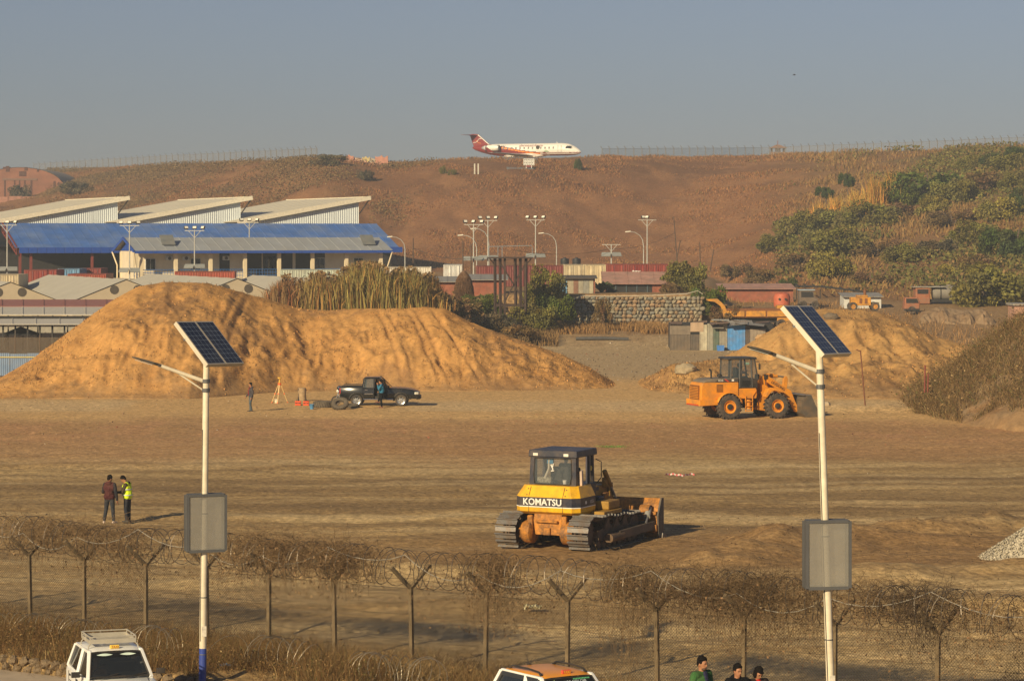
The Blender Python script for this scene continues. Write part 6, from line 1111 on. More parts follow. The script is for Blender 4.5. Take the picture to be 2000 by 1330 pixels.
m = MB(); m.bar((-.3, -.4, ev), (-.3, dp, rg), .16, .18); m.bar((-.3, -.4, ev-.9), (-.3, dp, rg-1.1), .14, .14); m.bar((-.3, 2*dp, ev), (-.3, dp, rg), .16, .18)
for k in range(9): t = k/8; y = -.4+(dp+.4)*t; zt_ = ev+(rg-ev)*t; m.bar((-.3, y, zt_), (-.3, y, zt_-.9-.2*t), .08); m.bar((-.3, y, zt_), (-.3, min(y+1.1, dp), zt_-.9-.2*t+.4), .07)
m.build('end_truss', REDS, sh)
# ---- white saw-tooth warehouses
for i, (u0, lb) in enumerate(((-18, 'white corrugated warehouse with rising roof, leftmost of the three'), (226, 'white corrugated warehouse with rising roof, middle of the three'), (461, 'white corrugated warehouse with rising roof, rightmost of the three'))):
    a = at(u0, 432, 13.1); o = frame('white_warehouse', lb, 'warehouse', (a.x, a.y, 5.0), YAW, 'white warehouses'); W2, z0, z1, D2 = 20.0, 7.5, 11.1, 42.0; zl = lambda x: z0+(z1-z0)*x/W2
    sheetroof(o, 'roof_sheet', [(0, -.6, z0), (0, D2, z0), (W2+1.0, D2, zl(W2+1)), (W2+1.0, -.6, zl(W2+1))][::-1], CRF, 8, .04)
    MB().bar((0, -.68, z0-.12), (W2+1.0, -.68, zl(W2+1)-.12), .14, .62).build('roof_edge', M('edge_cream', (.72, .66, .52), .6), o); MB().bar((W2+1.0, -.7, zl(W2+1)-.15), (W2+1.0, D2, zl(W2+1)-.15), .14, .5).build('roof_edge', M('edge_cream', (0, 0, 0)), o)
    for k in range(5):
        x = k*3.86; m = MB(); V = []; n = 26
        for j in range(n+1): xx = x+3.84*j/n; dd = .05*math.sin(j*math.pi); dd = .06*((j % 2)*2-1); V += [(xx, dd, 0), (xx, dd, zl(xx)-.45)]
        m.add(V, [(2*j, 2*j+2, 2*j+3, 2*j+1) for j in range(n)]); m.build('wall_sheet', M('sheet_pale', (.55, .60, .63), .5, .1, .05), o)
    MB().bx(W2-.75, W2-.7, .0, D2-.5, 0, zl(W2)-.5).build('side_wall', M('sheet_pale', (0, 0, 0)), o); MB().bar((W2-.7, -.2, z1-2.4), (W2+.9, -.2, z1-.25), .16).build('strut', BLK, o); MB().bx(W2+.0, W2+1.6, -.4, D2, 0, z0-.3).build('gutter_block', M('brick_dark', (.25, .12, .08), .9), o)
# ---- canvas store tents
TN = M('tent_canvas', (.50, .42, .30), .85, var=.1, scale=.6, bump=.02, bscale=1); TR_ = M('tent_roof', (.46, .43, .36), .8, var=.08, scale=.5)
for u, y, lb in ((20, 552, 'tan canvas store tent at the left edge'), (246, 547, 'tan canvas store tent just left of the mound top'), (463, 545, 'tan canvas store tent just right of the mound top'), (690, 548, 'tan canvas store tent behind the reed clump')):
    a = at(u, y, 20.0); zb = 1.4; o = frame('store_tent', lb, 'tent', (a.x, a.y, zb), YAW, 'canvas store tents'); hp = a.z-zb; hw, he, ln = 5.3, hp-2.05, 34
    MB().prism([(-hw, 0), (hw, 0), (hw, he), (0, hp), (-hw, he)], 'y', 0, .1).build('gable', TN, o)
    for s in (1, -1):
        for k in range(9):
            y0, y1 = ln*k/9, ln*(k+1)/9; R_ = []
            for yy in (y0, (y0+y1)/2, y1): dz_ = -.10 if yy == (y0+y1)/2 else 0; R_.append([(0, yy-.1, hp+.08+dz_*.3), (s*hw*.5, yy-.1, (hp+he)/2+.08+dz_), (s*(hw+.15), yy-.1, he-.0+dz_*.5)])
            MB().loft(R_, caps=False, closed=False).build('roof_panel', TR_, o, smooth='all')
        MB().bx(min(s*hw, s*(hw-.05)), max(s*hw, s*(hw-.05)), .1, ln, 0, he).build('side_sheet', TN, o)
        MB().lathe([(0, -.03), (.44, -.03), (.44, 0), (0, 0)], (s*.58*2, -.0, hp-.95), 'y', 20).build('round_vent', M('vent_mesh', (.09, .075, .06), .8), o)
    MB().bx(-2.2, 2.2, -.05, -.01, 0, he+.1).build('door_flap', M('flap', (.60, .52, .36), .85), o)
# ---- long low sheds, mesh fence and blue sheeting at the left edge
o = root('open_stall_shed', 'long open shed with dusty red and grey roofs at the left edge', 'shed', (at(60, 600, 23).x, at(60, 600, 23).y, 0)); xo = o.location.x; yo = o.location.y
def slab(name, u0, u1, y1, s1, y0, s0, mat, n=8):   # roof from front row y1 at scale s1 to back row y0 at scale s0
    a, b, c, d_ = at(u0, y1, s1), at(u1, y1, s1), at(u1, y0, s0), at(u0, y0, s0); off = Vector((xo, yo, 0)); sheetroof(o, name, [v-off for v in (a, b, c, d_)], mat, n, .04)
slab('red_roof_sheet', -160, 330, 598, 23, 585, 22.2, M('roof_dusty_red', (.30, .125, .105), .8, var=.15), 12); slab('grey_roof_sheet', -160, 330, 614, 23.9, 599.5, 23.1, M('roof_pale', (.50, .47, .41), .8, var=.12), 12); slab('pale_roof_sheet', -160, 300, 633, 24.9, 622.5, 24.3, M('roof_pale', (0, 0, 0)), 10)
for u in range(-100, 240, 29): a = at(u, 616, 24.1); MB().bx(a.x-xo-.05, a.x-xo+.05, a.y-yo-.05, a.y-yo+.05, 0, a.z).build('post', BLK, o)
for u in range(-90, 200, 24): a = at(u, 634, 24.8); MB().bx(a.x-xo-.06, a.x-xo+.06, a.y-yo-.06, a.y-yo+.06, 0, a.z).build('post', BLK, o)
a = at(-160, 616, 24.1); b = at(330, 616, 24.1); MB().bar(a-Vector((xo, yo, .2)), b-Vector((xo, yo, .2)), .2, .3).build('beam', DRK, o); MB().bx(-12, 8, 3.5, 3.7, 0, 3.6).build('back_wall', M('wall_grey', (.33, .31, .27), .9), o)
def boxthing(name, label, cat, u, y, s, dims, mat, rz=0, bev=.05, z=None, grp=None):
    p = at(u, y, s); z = gzp(p.x, p.y) if z is None else z; m = MB(); m.box((0, 0, dims[2]/2), dims, tx=.92, ty=.9); return tag(m.build(name, mat, None, bev=bev, loc=(p.x, p.y, z)), label, cat, grp)
TARP = M('tarp_dark', (.035, .035, .038), .7, bump=.05, bscale=3)
for lb, u, w_ in (('dark tarpaulin-covered stack at the left edge under the shed', 10, 2.3), ('dark tarpaulin-covered stack left of the green tent', 62, 2.6)):
    p = at(u, 690, 25); m = MB(); m.loft([[(-w_/2, -.8, 0), (w_/2, -.8, 0), (w_/2, .8, 0), (-w_/2, .8, 0)], [(-w_/2, -.8, 1.1), (w_/2, -.8, 1.0), (w_/2, .8, 1.2), (-w_/2, .8, 1.1)], [(-w_*.4, -.5, 1.5), (w_*.42, -.5, 1.4), (w_*.4, .5, 1.5), (-w_*.4, .5, 1.6)]]); tag(m.build('covered_stack', TARP, None, bev=.08, loc=(p.x, p.y, 0)), lb, 'tarpaulin')
p = at(40, 650, 24.6); o = root('canopy', 'black pyramid canopy under the shed roof', 'canopy', (p.x, p.y, 0)); MB().add([(-1.5, -1.5, 2.7), (1.5, -1.5, 2.7), (1.5, 1.5, 2.7), (-1.5, 1.5, 2.7), (0, 0, 3.35)], [(0, 1, 4), (1, 2, 4), (2, 3, 4), (3, 0, 4)]).build('cover', TARP, o)
for x in (-1.4, 1.4):
    for y in (-1.4, 1.4): MB().bx(x-.03, x+.03, y-.03, y+.03, 0, 2.7).build('leg', BLK, o)
p = at(122, 692, 25.4); o = root('green_tent', 'olive tent with yellow hem beside the blue sheet fence', 'tent', (p.x, p.y, 0)); OLV = M('olive_canvas', (.09, .085, .05), .85, var=.15); MB().loft([[(-1.6, -1.2, .35), (1.6, -1.2, .35), (1.6, 1.2, .35), (-1.6, 1.2, .35)], [(-.4, -1.0, 2.5), (1.5, -1.0, 2.6), (1.5, 1.0, 2.6), (-.4, 1.0, 2.5)]]).build('canvas', OLV, o); MB().bx(-1.62, 1.62, -1.22, 1.22, 0, .36).build('hem', M('hem_yellow', (.5, .36, .08), .8), o)
p = at(40, 735, 26); bf = root('blue_sheet_fence', 'blue corrugated sheet fence at the left foot of the mound', 'fence', (p.x, p.y, 0)); BS = M('sheet_blue', (.16, .24, .38), .6, var=.15, scale=1, dust=(.34, .32, .3), dustamt=.4)
for k in range(9): MB().corr((-6+1.3*k, 0, .05), (1, 0, 0), (0, 0, 1), 1.27, 1.65+.05*(k % 2), .15, .02).build('sheet', BS, bf)
MB().bar((-6, -.04, 1.45), (5.6, -.04, 1.45), .05, .08).build('rail', M('rail_yellow', (.5, .42, .15), .7), bf)
p = at(60, 730, 25.4); mf = root('mesh_fence', 'thin brown mesh fence behind the blue sheeting', 'fence', (p.x, p.y, 0)); WM = M('mesh_film', (.20, .15, .10), .8, alpha=.30)
for k in range(7): MB().tube([(-5+1.9*k, 0, 0), (-5+1.9*k, 0, 2.9)], .035, 6).build('post', M('post_brown', (.16, .10, .06), .8), mf)
for k in range(6): MB().bx(-5+1.9*k+.04, -5+1.9*(k+1)-.04, -.005, .005, .1, 2.75).build('mesh_panel', WM, mf)
# ---- shipping containers
def container(label, u0, u1, ytop, s, col, zb, ln=6.06, text=None, doors=True, ht=2.59, yaw=0, group='shipping containers', nm='shipping_container'):
    a, b = at(u0, ytop, s), at(u1, ytop, s); w_ = b.x-a.x; o = root(nm, label, 'container', ((a.x+b.x)/2, a.y, a.z-ht), yaw, group); mt = M('cont_%02d_%02d_%02d' % tuple(int(c*99) for c in col), col, .65, var=.15, scale=1.2, dust=(.25, .13, .07), dustamt=.35); h = w_/2
    for x in (-h+.06, h-.06): MB().bx(x-.06, x+.06, -.02, .1, 0, ht).build('corner_post', mt, o)
    MB().bx(-h, h, 0, .1, ht-.12, ht).build('header', mt, o); MB().bx(-h, h, 0, ln, ht-.06, ht-.02).build('top', mt, o); MB().bx(-h+.02, h-.02, .1, ln, 0, ht-.07).build('shell', mt, o)
    n = max(1, round(w_/1.22))
    for k in range(n): x0 = -h+.12+(w_-.24)*k/n; MB().corr((x0, .02, .12), (1, 0, 0), (0, 0, 1), (w_-.24)/n-.03, ht-.26, .28, .035).build('door' if doors else 'side_panel', mt, o)
    if doors:
        for k in range(2*n): x = -h+.12+(w_-.24)*(k+.5)/(2*n); MB().tube([(x, -.05, .15), (x, -.05, ht-.15)], .022, 5).build('lock_rod', CHR if k % 2 else mt, o)
    if text: lettering(text, w_*.42, .42, WHT, o, (-h*.55, -.06, ht*.58), (1, 0, 0), (0, 0, 1), bold=.02)
    return o
RD = (.24, .035, .03); CRM = (.62, .52, .33)
container('rust-red container with white tex lettering, between two plain red ones', 1225.5, 1266, 516, 17.0, RD, 4.7, text='tex'); container('rust-red container left of the lettered one', 1184, 1224.5, 516, 17.0, (.27, .05, .04), 4.7); container('rust-red container right of the lettered one, next to the bush', 1267, 1307, 516, 17.0, (.26, .045, .035), 4.7)
container('cream container next to the red ones', 1142.5, 1183, 517, 17.0, CRM, 4.7); container('cream container farther from the red ones, behind the metal shed', 1101, 1141.5, 517, 17.0, (.56, .48, .32), 4.7)
container('long maroon container behind the water tower', 985, 1100, 518, 16.9, (.17, .04, .04), 4.7, 2.44, doors=False); container('maroon container left of the water tower', 930, 984, 519, 16.9, (.19, .04, .04), 4.7, 2.44, doors=False); container('white container with blue marks behind the haystack', 866, 904, 517, 17.2, (.66, .66, .63), 4.7)
container('red container in front of the blue shed, left one', 47, 110, 527, 16.9, (.27, .045, .035), 5); container('pale blue container in front of the blue shed', 113, 155, 525, 16.2, (.14, .30, .48), 5); container('red container right of the pale blue one', 156, 197, 524, 15.9, (.24, .05, .045), 5); container('orange-red container in front of the pale blue one', 132, 207, 535, 17.3, (.30, .06, .035), 5, doors=False); container('cream rust-stained container at the left edge', -20, 36, 536, 18.6, (.52, .43, .28), 4); container('red container in front of the office veranda', 341, 458, 530, 18.2, (.30, .055, .035), 5, 2.44, doors=False); container('pale green container in front of the office, behind the reeds', 547, 665, 526, 17.6, (.42, .46, .38), 5, 2.44, doors=False); container('white low container right of the office', 735, 842, 521, 17.0, (.6, .56, .48), 5, 2.44, doors=False)
for lb, u in (('black water tank on the container roofs, left one', 1103), ('black water tank on the container roofs, right one', 1126)):
    p = at(u, 516, 16.6); o = root('water_tank', lb, 'tank', (p.x, p.y, p.z), 0, 'black water tanks'); TK = M('tank_black', (.03, .03, .032), .5); MB().lathe([(0, 0), (.50, 0), (.50, .12), (.47, .14), (.50, .16), (.50, .42), (.47, .44), (.50, .46), (.48, .62), (.2, .70), (0, .70)], (0, 0, 0), 'z', 20).build('body', TK, o, smooth=True); MB().lathe([(0, .68), (.16, .68), (.16, .78), (0, .78)], (0, 0, 0), 'z', 12).build('cap', TK, o)
# ---- small sheds round the yard
BRK = M('brick_red', (.29, .095, .058), .9, var=.35, scale=1.5, bump=.02, dust=(.2, .12, .08), dustamt=.5); TIN = M('tin_grey', (.36, .35, .31), .55, .3, .2, dust=(.25, .16, .10), dustamt=.5)
def shed(name, label, u0, u1, ytop, ybot, s, wall, roof, over=.3, depth=4, pitch=.5, grp=None):
    a, b = at(u0, ytop, s), at(u1, ybot, s); w_ = b.x-a.x; o = root(name, label, 'shed', (a.x, a.y, b.z)); h = a.z-b.z; MB().bx(0, w_, 0, depth, -1.0, h-.25).build('wall', wall, o); n = max(2, int(w_/1.1))
    sheetroof(o, 'roof_sheet', [(-over, -.5, h-.28), (w_+over, -.5, h-.28), (w_+over, depth, h+pitch-.28), (-over, depth, h+pitch-.28)], roof, n, .03); return o, w_, h
PNK = M('roof_pink', (.42, .23, .18), .8, var=.25, scale=1.2, dust=(.22, .16, .12), dustamt=.6)
shed('brick_shed', 'small red brick shed beside the haystack', 853, 892, 545, 563, 18.8, BRK, TIN); shed('brick_shed', 'red brick shed with sagging tin roof behind the water tower', 918, 985, 541, 580, 18.8, BRK, TIN, .4, 5)
o, w_, h = shed('sheet_metal_shed', 'sheet-metal shed with a pale blue door panel', 1086, 1162, 538, 579, 19.0, BRK, M('tar_roof', (.10, .085, .07), .9), .25, 4, .25)
for k, (c, x0, x1) in enumerate((((.16, .33, .52), .35, 1.15), ((.36, .31, .22), 1.15, 1.8), ((.24, .13, .09), 1.8, 2.3), ((.33, .30, .23), 2.3, 2.8), ((.27, .26, .22), 2.8, 3.4), ((.42, .38, .27), 3.4, 3.85))): MB().corr((x0, -.06, .0), (1, 0, 0), (0, 0, 1), x1-x0-.02, h-.35, .12, .015).build('wall_sheet', M('shedsheet%d' % k, c, .6, .2, .2), o)
MB().bx(.05, .3, -.03, -.01, 0, h-.4).build('door_gap', DRK, o)
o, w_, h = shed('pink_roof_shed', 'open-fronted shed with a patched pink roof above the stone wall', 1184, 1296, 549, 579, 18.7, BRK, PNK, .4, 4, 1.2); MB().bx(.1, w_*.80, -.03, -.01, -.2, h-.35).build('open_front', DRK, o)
for x in (.1, 1.0, 2.1, 3.2, 4.3): MB().bx(x-.05, x+.05, -.12, -.04, -.2, h-.3).build('post', M('post_teal', (.07, .10, .12), .7), o)
shed('red_roof_shed', 'low brick shed with a dusty pink roof in the truck yard', 1410, 1549, 559, 574, 17.6, BRK, PNK, .3, 5, .5); shed('white_shed', 'white tin shed behind the yellow road machine in the truck yard', 1648, 1721, 574, 600, 18.2, M('tin_white', (.55, .55, .52), .7, var=.15), TIN, .2, 3.5, .35)
p = at(1505, 570, 17.0); o = root('roof_frame', 'dark half-dismantled roof frame behind the yard sheds', 'shed', p); 
for k in range(12): MB().bar((1.05*k, -.3, .75-.022*k*k*.35), (1.05*k, 4, .95-.022*k*k*.35), .12, .1).build('rafter', DRK, o)
MB().bar((0, 0, .62), (6, 0, .60), .15, .2).build('beam', DRK, o); MB().bar((6, 0, .60), (12.2, 0, -.2), .15, .2).build('beam', DRK, o)
for k in range(5): MB().bar((.3+2.7*k, 0, -2.5), (.3+2.7*k, 0, .5-.1*k), .1).build('post', DRK, o)
# ---- patched shack in front of the stone wall
a = at(1308, 685, 21.3); o = root('tin_shack', 'patched tin shack with a bright blue wall panel', 'shack', (a.x, a.y, gzp(a.x, a.y)-.05)); cols_ = [((.13, .105, .08), 0, 1.9, 1.9), ((.10, .085, .07), 1.9, 3.0, 1.5), ((.52, .48, .36), 2.75, 3.45, 2.4), ((.34, .33, .27), 3.45, 4.0, 2.5), ((.09, .13, .10), 4.0, 4.55, 2.0), ((.30, .28, .23), 4.55, 5.3, 2.5), ((.07, .26, .58), 5.3, 6.95, 2.35), ((.06, .05, .05), 6.95, 7.35, 2.3), ((.28, .23, .18), 7.35, 8.8, 2.0)]
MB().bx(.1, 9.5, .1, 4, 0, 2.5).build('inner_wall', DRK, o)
for k, (c, x0, x1, h) in enumerate(cols_): MB().corr((x0, -.02*(k % 3), 0), (1, 0, 0), (0, 0, 1), x1-x0-.02, h, .13, .018).build('wall_sheet', M('shack%d' % k, c, .65, .15 if k in (2, 3, 5) else 0, .25, 2, dust=(.25, .17, .1), dustamt=.4), o)
MB().bx(0, 1.9, -.04, .0, 1.5, 2.3).build('board', M('old_board', (.20, .16, .12), .9, var=.3), o); MB().bx(1.9, 3.1, -.06, -.02, 1.75, 2.6).build('board', M('pale_board', (.42, .30, .20), .9, var=.2), o)
for k in range(16):
    x = -.3+random.uniform(0, 9.0); y = random.uniform(-.6, 2.6); z = 2.45+.17*y*.5+random.uniform(0, .12); q = MB().corr((-.6, -.5, 0), (1, 0, 0), (0, 1, 0), random.uniform(1.1, 1.9), random.uniform(.8, 1.3), .13, .02).build('roof_sheet', random.choice([TIN, M('rusty_tin', (.20, .13, .09), .8, var=.3), M('pale_tin', (.44, .42, .37), .6)]), o); q.location = (x, y, z); q.rotation_euler = (R(random.uniform(2, 12)), R(random.uniform(-7, 7)), R(random.uniform(-14, 14)))
q = MB().bx(-.5, .5, -.5, .1, 0, .03).build('door_hood', TIN, o); q.location = (4.4, -.1, 2.25); q.rotation_euler = (R(22), 0, 0); tag(MB().lathe([(0, 0), (.42, 0), (.48, .5), (.45, .5), (.40, .05)], (0, 0, 0), 'z', 4, a0=.78).build('plastic_crate', M('crate_blue', (.06, .2, .55), .5), None, loc=(a.x+4.6, a.y-.8, o.location.z+.03)), 'small blue plastic tub in front of the shack door', 'tub')
# ---- gabion wall of separate stones
a = at(1078, 642, 19.5); gw = root('gabion_wall', 'stone gabion wall holding the terrace behind the shack', 'wall', (a.x, a.y, a.z)); Wg, Hg = (1371-1078)/19.5, 3.25; MB().bx(0, Wg, .12, 1.2, -.6, Hg-.1).build('wall_core', M('core_dark', (.10, .075, .05), .95), gw); gst = []
for k in range(9):
    m = MB(); m.ell((0, 0, 0), (.5, .5, .5), 8, 6); sh_ = [random.uniform(.75, 1.2) for _ in range(3)]; m.v = [tuple(Vector((v[0]*sh_[0], v[1], v[2]*sh_[2]))*(1+.2*random.uniform(-1, 1))) for v in m.v]; c = [(.30, .24, .16), (.26, .23, .18), (.32, .22, .13), (.22, .21, .18), (.34, .29, .20), (.27, .20, .13), (.24, .22, .17), (.31, .27, .19), (.36, .24, .14)][k]; gst.append(m.mesh('stone', M('gabion%d' % k, c, .9, var=.25, scale=4, bump=.02)))
nr = 9; cnt = 0; z = 0.1
for r_ in range(nr):
    x = random.uniform(0, .3); hh = Hg/nr
    while x < Wg-.15 and cnt < 298:
        w_ = random.uniform(.30, .62); top = Hg if x > 2.2 else Hg-.9
        if z+r_*hh < top: q = bpy.data.objects.new('stone', random.choice(gst)); C.objects.link(q); q.parent = gw; q.location = (x+w_/2, .08+random.uniform(-.05, .05), .15+r_*hh+random.uniform(-.05, .05)); q.scale = (w_*1.05, .45, hh*random.uniform(1.0, 1.35)); q.rotation_euler = (random.uniform(-.3, .3), random.uniform(-.4, .4), random.uniform(-.3, .3)); cnt += 1
        x += w_*1.0
MB().tube([(.0, -.1, Hg-.9), (1.5, -.12, Hg-.5), (3, -.1, Hg+.05), (6, -.12, Hg-.02), (10, -.1, Hg+.08), (13.5, -.1, Hg+.25), (14.6, -.1, Hg+.55), (15.1, -.1, Hg+.2)], .03, 5).build('white_hose', M('hose', (.6, .55, .45), .6), gw)
# ---- rusty water tower frame
p = at(997, 612, 20.2); o = root('steel_tower', 'rusty steel tower frame with a railed platform', 'tower', (p.x, p.y, gzp(p.x, p.y))); RU = M('rust_brown', (.055, .034, .027), .85, var=.3); TH = at(997, 505, 20.2).z-o.location.z
for x, xt in ((-1.45, -1.5), (-.95, -1.0), (-.55, -.55), (.55, .45), (1.0, .95), (1.45, 1.5)):
    for y in (-.9, .9): MB().bar((x, y*1.1, 0), (xt, y, TH), .21, .21).build('leg', RU, o)
for y in (-.95, .95): MB().bar((-1.5, y, TH*.38), (1.5, y, TH*.38), .16, .22).build('cross_beam', RU, o); MB().bar((-.6, y, TH*.42), (1.4, y, TH*.92), .13).build('brace', RU, o); MB().bar((1.4, y, TH*.42), (-.9, y, TH*.92), .13).build('brace', RU, o); MB().bar((-1.4, y, TH*.05), (.9, y, TH*.36), .13).build('brace', RU, o); MB().bar((1.3, y, TH*.05), (-.6, y, TH*.36), .13).build('brace', RU, o)
MB().bx(-2.15, 2.15, -1.5, 1.5, TH, TH+.14).build('platform', RU, o)
for x in (-2.0, 2.0): MB().bar((x*.75, -.9, TH-.6), (x, -1.3, TH), .08).build('bracket', RU, o)
m = MB()
for x in (-2.1, -1.2, -.8, 2.1): m.tube([(x, -1.4, TH+.14), (x, -1.4, TH+1.15)], .035, 6)
m.tube([(-2.1, -1.4, TH+1.15), (2.1, -1.4, TH+1.25)], .035, 6); m.tube([(-2.1, 1.4, TH+1.15), (-2.1, -1.4, TH+1.15)], .035, 6); m.build('railing', M('rail_bluegrey', (.22, .25, .28), .7), o)
# ---- lamps on masts
GALV = M('galvanised', (.46, .45, .41), .55, .3)
def floodmast(label, u, yh, yb, s, panel=True, nl=3, yaw=0):
    b = at(u, yb, s); o = root('floodlight_mast', label, 'floodlight', (b.x, b.y, b.z-.6), 0, 'floodlight masts'); h = (yb-yh)/s+.6; MB().tube([(0, 0, 0), (0, 0, h)], [.085, .06], 8).build('mast', GALV, o, smooth=True); MB().bar((-1.1, 0, h), (1.1, 0, h), .06, .07).build('crossbar', GALV, o); MB().bar((-.7, 0, h), (0, 0, h-.8), .05).build('strut', GALV, o); MB().bar((.7, 0, h), (0, 0, h-.8), .05).build('strut', GALV, o)
    for k in range(nl):
        x = (-1, 0, 1)[k]*(.95 if nl == 3 else .5); q = MB().bx(-.24, .24, -.10, .10, -.17, .17).build('floodlight', BLK, o, bev=.02); q.location = (x, 0, h+.35); q.rotation_euler = (R(-28), 0, R(random.choice((-35, 0, 30)))); MB().bx(-.2, .2, -.115, -.102, -.13, .13).build('lens', LAMP, q); MB().bar((x, 0, h), (x, 0, h+.3), .04).build('lamp_bracket', GALV, o)
    if panel:
        for s_ in (-1, 1): q = MB().bx(-.55, .55, -.03, .03, -.35, .35).build('solar_panel', M('panel_pale', (.25, .26, .25), .35, dust=(.3, .28, .24)), o); q.location = (s_*.62, -.1, 1.75); q.rotation_euler = (R(-50), 0, R(s_*12))
for a in (('floodlight mast at the left edge by the blue shed', 14, 440, 545, 17.2), ('floodlight mast in front of the office gable', 253, 441, 548, 17.6), ('floodlight mast in front of the office windows', 380, 451, 540, 17.3), ('floodlight mast rising behind the grey office roof', 487, 435, 500, 16.3, False), ('floodlight mast with solar panels left of the steel tower, the shorter', 925, 439, 525, 17.3), ('floodlight mast right beside the steel tower, the taller', 953, 431, 522, 16.6), ('floodlight mast behind the steel tower platform', 1046, 430, 518, 16.4), ('floodlight mast above the red containers', 1264, 430, 520, 16.0, False, 2), ('solar panels on a short mast above the cream containers', 1194, 478, 516, 16.6, True, 0)): floodmast(*a)
def archlamp(label, u, yt, yb, s, side=-1):
    b = at(u, yb, s); o = root('arched_street_lamp', label, 'street lamp', (b.x, b.y, b.z-.5), 0, 'arched street lamps'); h = (yb-yt)/s+.5; MB().tube([(0, 0, 0), (0, 0, h*.62), (side*.12, 0, h*.78), (side*.5, 0, h*.91), (side*1.1, 0, h*.985), (side*1.6, 0, h)], [.07, .06, .05, .045, .04, .04], 8).build('pole', GALV, o, smooth=True); MB().box((side*1.95, 0, h+.02), (.7, .24, .14), M3=Matrix.Rotation(R(6*side), 3, 'Y')).build('lamp_head', M('lamp_white', (.7, .66, .55), .5), o, bev=.04)
for a in (('arched street lamp at the right end of the office', 791, 463, 518, 15.2), ('arched street lamp left of the steel tower, lower one', 931, 460, 520, 16.2), ('arched street lamp just behind the tall mast', 955, 447, 520, 15.8), ('arched street lamp right of the steel tower', 1087, 456, 515, 15.4), ('arched street lamp left of the mast above the containers', 1257, 453, 518, 15.6)): archlamp(*a)
WP = M('wood_pole', (.10, .065, .045), .9)
for lb, u, y0, y1, s, ln in (('dark pole behind the haystack', 904, 468, 530, 17.5, 0), ('dark pole right of the haystack', 920, 477, 530, 17.5, 0), ('dark pole at the right end of the office', 807, 465, 525, 16, 0), ('tall dark pole on the slope above the bush', 1318, 423, 512, 14.5, .35), ('stay pole leaning against the tall dark pole', 1326, 470, 512, 14.5, -.5), ('dark pole in the middle of the slope group', 1367, 473, 520, 15, 0.05), ('leaning dark pole right of the slope group', 1392, 487, 520, 15.2, -.35)):
    b = at(u, y1, s); tag(MB().tube([(ln, 0, -.6), (-ln*.4, 0, (y1-y0)/s)], [.10, .07], 6).build('wooden_pole', WP, None, loc=b), lb, 'pole', 'dark wooden poles')
def wire(label, pts, sag):
    P = [at(*p) for p in pts]; out = []
    for a, b in zip(P, P[1:]):
        for k in range(12): t = k/12; v = a.lerp(b, t); v.z -= sag*4*t*(1-t); out.append(v-P[0])
    out.append(P[-1]-P[0]); tag(MB().tube(out, .022, 4).build('overhead_wire', BLK, None, loc=P[0]), label, 'wire')
wire('overhead wire from the office end past the haystack poles', [(807, 484, 16), (920, 505, 17.5), (1046, 495, 16.4)], .5); wire('overhead wire sagging from the tower towards the slope poles', [(1000, 488, 17), (1194, 486, 16.6), (1318, 455, 14.5)], .6)
# haystack
p = at(906, 576, 19.2); m = MB(); m.lathe([(1.55, 0), (1.62, .8), (1.5, 1.7), (1.1, 2.6), (.55, 3.05), (.1, 3.25), (0, 3.25)], (0, 0, 0), 'z', 28); m.v = [(x*.55*(1+random.uniform(-.08, .08)), y*.6*(1+random.uniform(-.08, .08)), z) for x, y, z in m.v]; hy = root('haystack', 'brown conical haystack beside the brick shed', 'haystack', (p.x, p.y, gzp(p.x, p.y)-.3)); m.build('stack_core', M('hay', (.15, .085, .045), .95, var=.4, scale=5), hy, True)
q = 5000; t = rng.random(q); a = rng.uniform(0, 6.28, q); r_ = np.interp(t*3.25, [0, .8, 1.7, 2.6, 3.05, 3.25], [1.55, 1.62, 1.5, 1.1, .55, .05]); P = np.c_[r_*.56*np.cos(a), r_*.6*np.sin(a), t*3.25]; P1 = P+np.c_[np.cos(a)*.16, np.sin(a)*.16, -rng.uniform(.2, .6, q)]; V, Fq, c = strands(P, P1, .018, arr(.17, .095, .05), 0, 2, .06, .5); s_ = fromnp('straw', V, Fq, dryveg, c, hy); s_['kind'] = 'stuff'
# ---- trucks and machines in the yard
YT = M('truck_yellow', (.60, .27, .03), .6, dust=(.22, .12, .05), dustamt=.8); TRM = M('truck_rust', (.22, .085, .03), .8, dust=(.15, .08, .04), dustamt=.5); RDM = M('mixer_red', (.48, .12, .06), .6, var=.15)
p = at(1465, 622, 19.6); o = root('dump_truck', 'yellow and rust dump truck with a hooked tail, parked behind the shack', 'truck', (p.x, p.y, gzp(p.x, p.y)))
MB().hexa([(-2.7, -1.15, 1.2), (3.5, -1.15, 1.2), (3.5, 1.15, 1.2), (-2.7, 1.15, 1.2), (-3.0, -1.25, 2.1), (3.7, -1.25, 2.1), (3.7, 1.25, 2.1), (-3.0, 1.25, 2.1)]).build('dump_body', TRM, o)
for k in range(3): MB().bx(-2.6+2.1*k, -.65+2.1*k, -1.27, -1.2, 1.3, 1.85).build('side_panel', YT, o, bev=.02)
MB().prism([(-2.7, 1.2), (-3.0, 2.3), (-3.6, 2.75), (-4.3, 2.85), (-4.3, 3.0), (-3.3, 3.05), (-2.6, 2.4), (-2.2, 1.2)], 'y', -1.25, 1.25).build('tail_hook', YT, o, bev=.03); MB().bx(2.6, 3.9, -1.1, 1.1, .8, 2.4).build('cab', YT, o, bev=.08); MB().bx(-2.6, 3.6, -.5, .5, .7, 1.2).build('chassis', DRK, o)
for x in (-2.0, -.7, 3.0):
    for s_ in (1, -1): wheel(o, o, x, s_*1.0, .52, .35, BLK, .28, 0, s_)
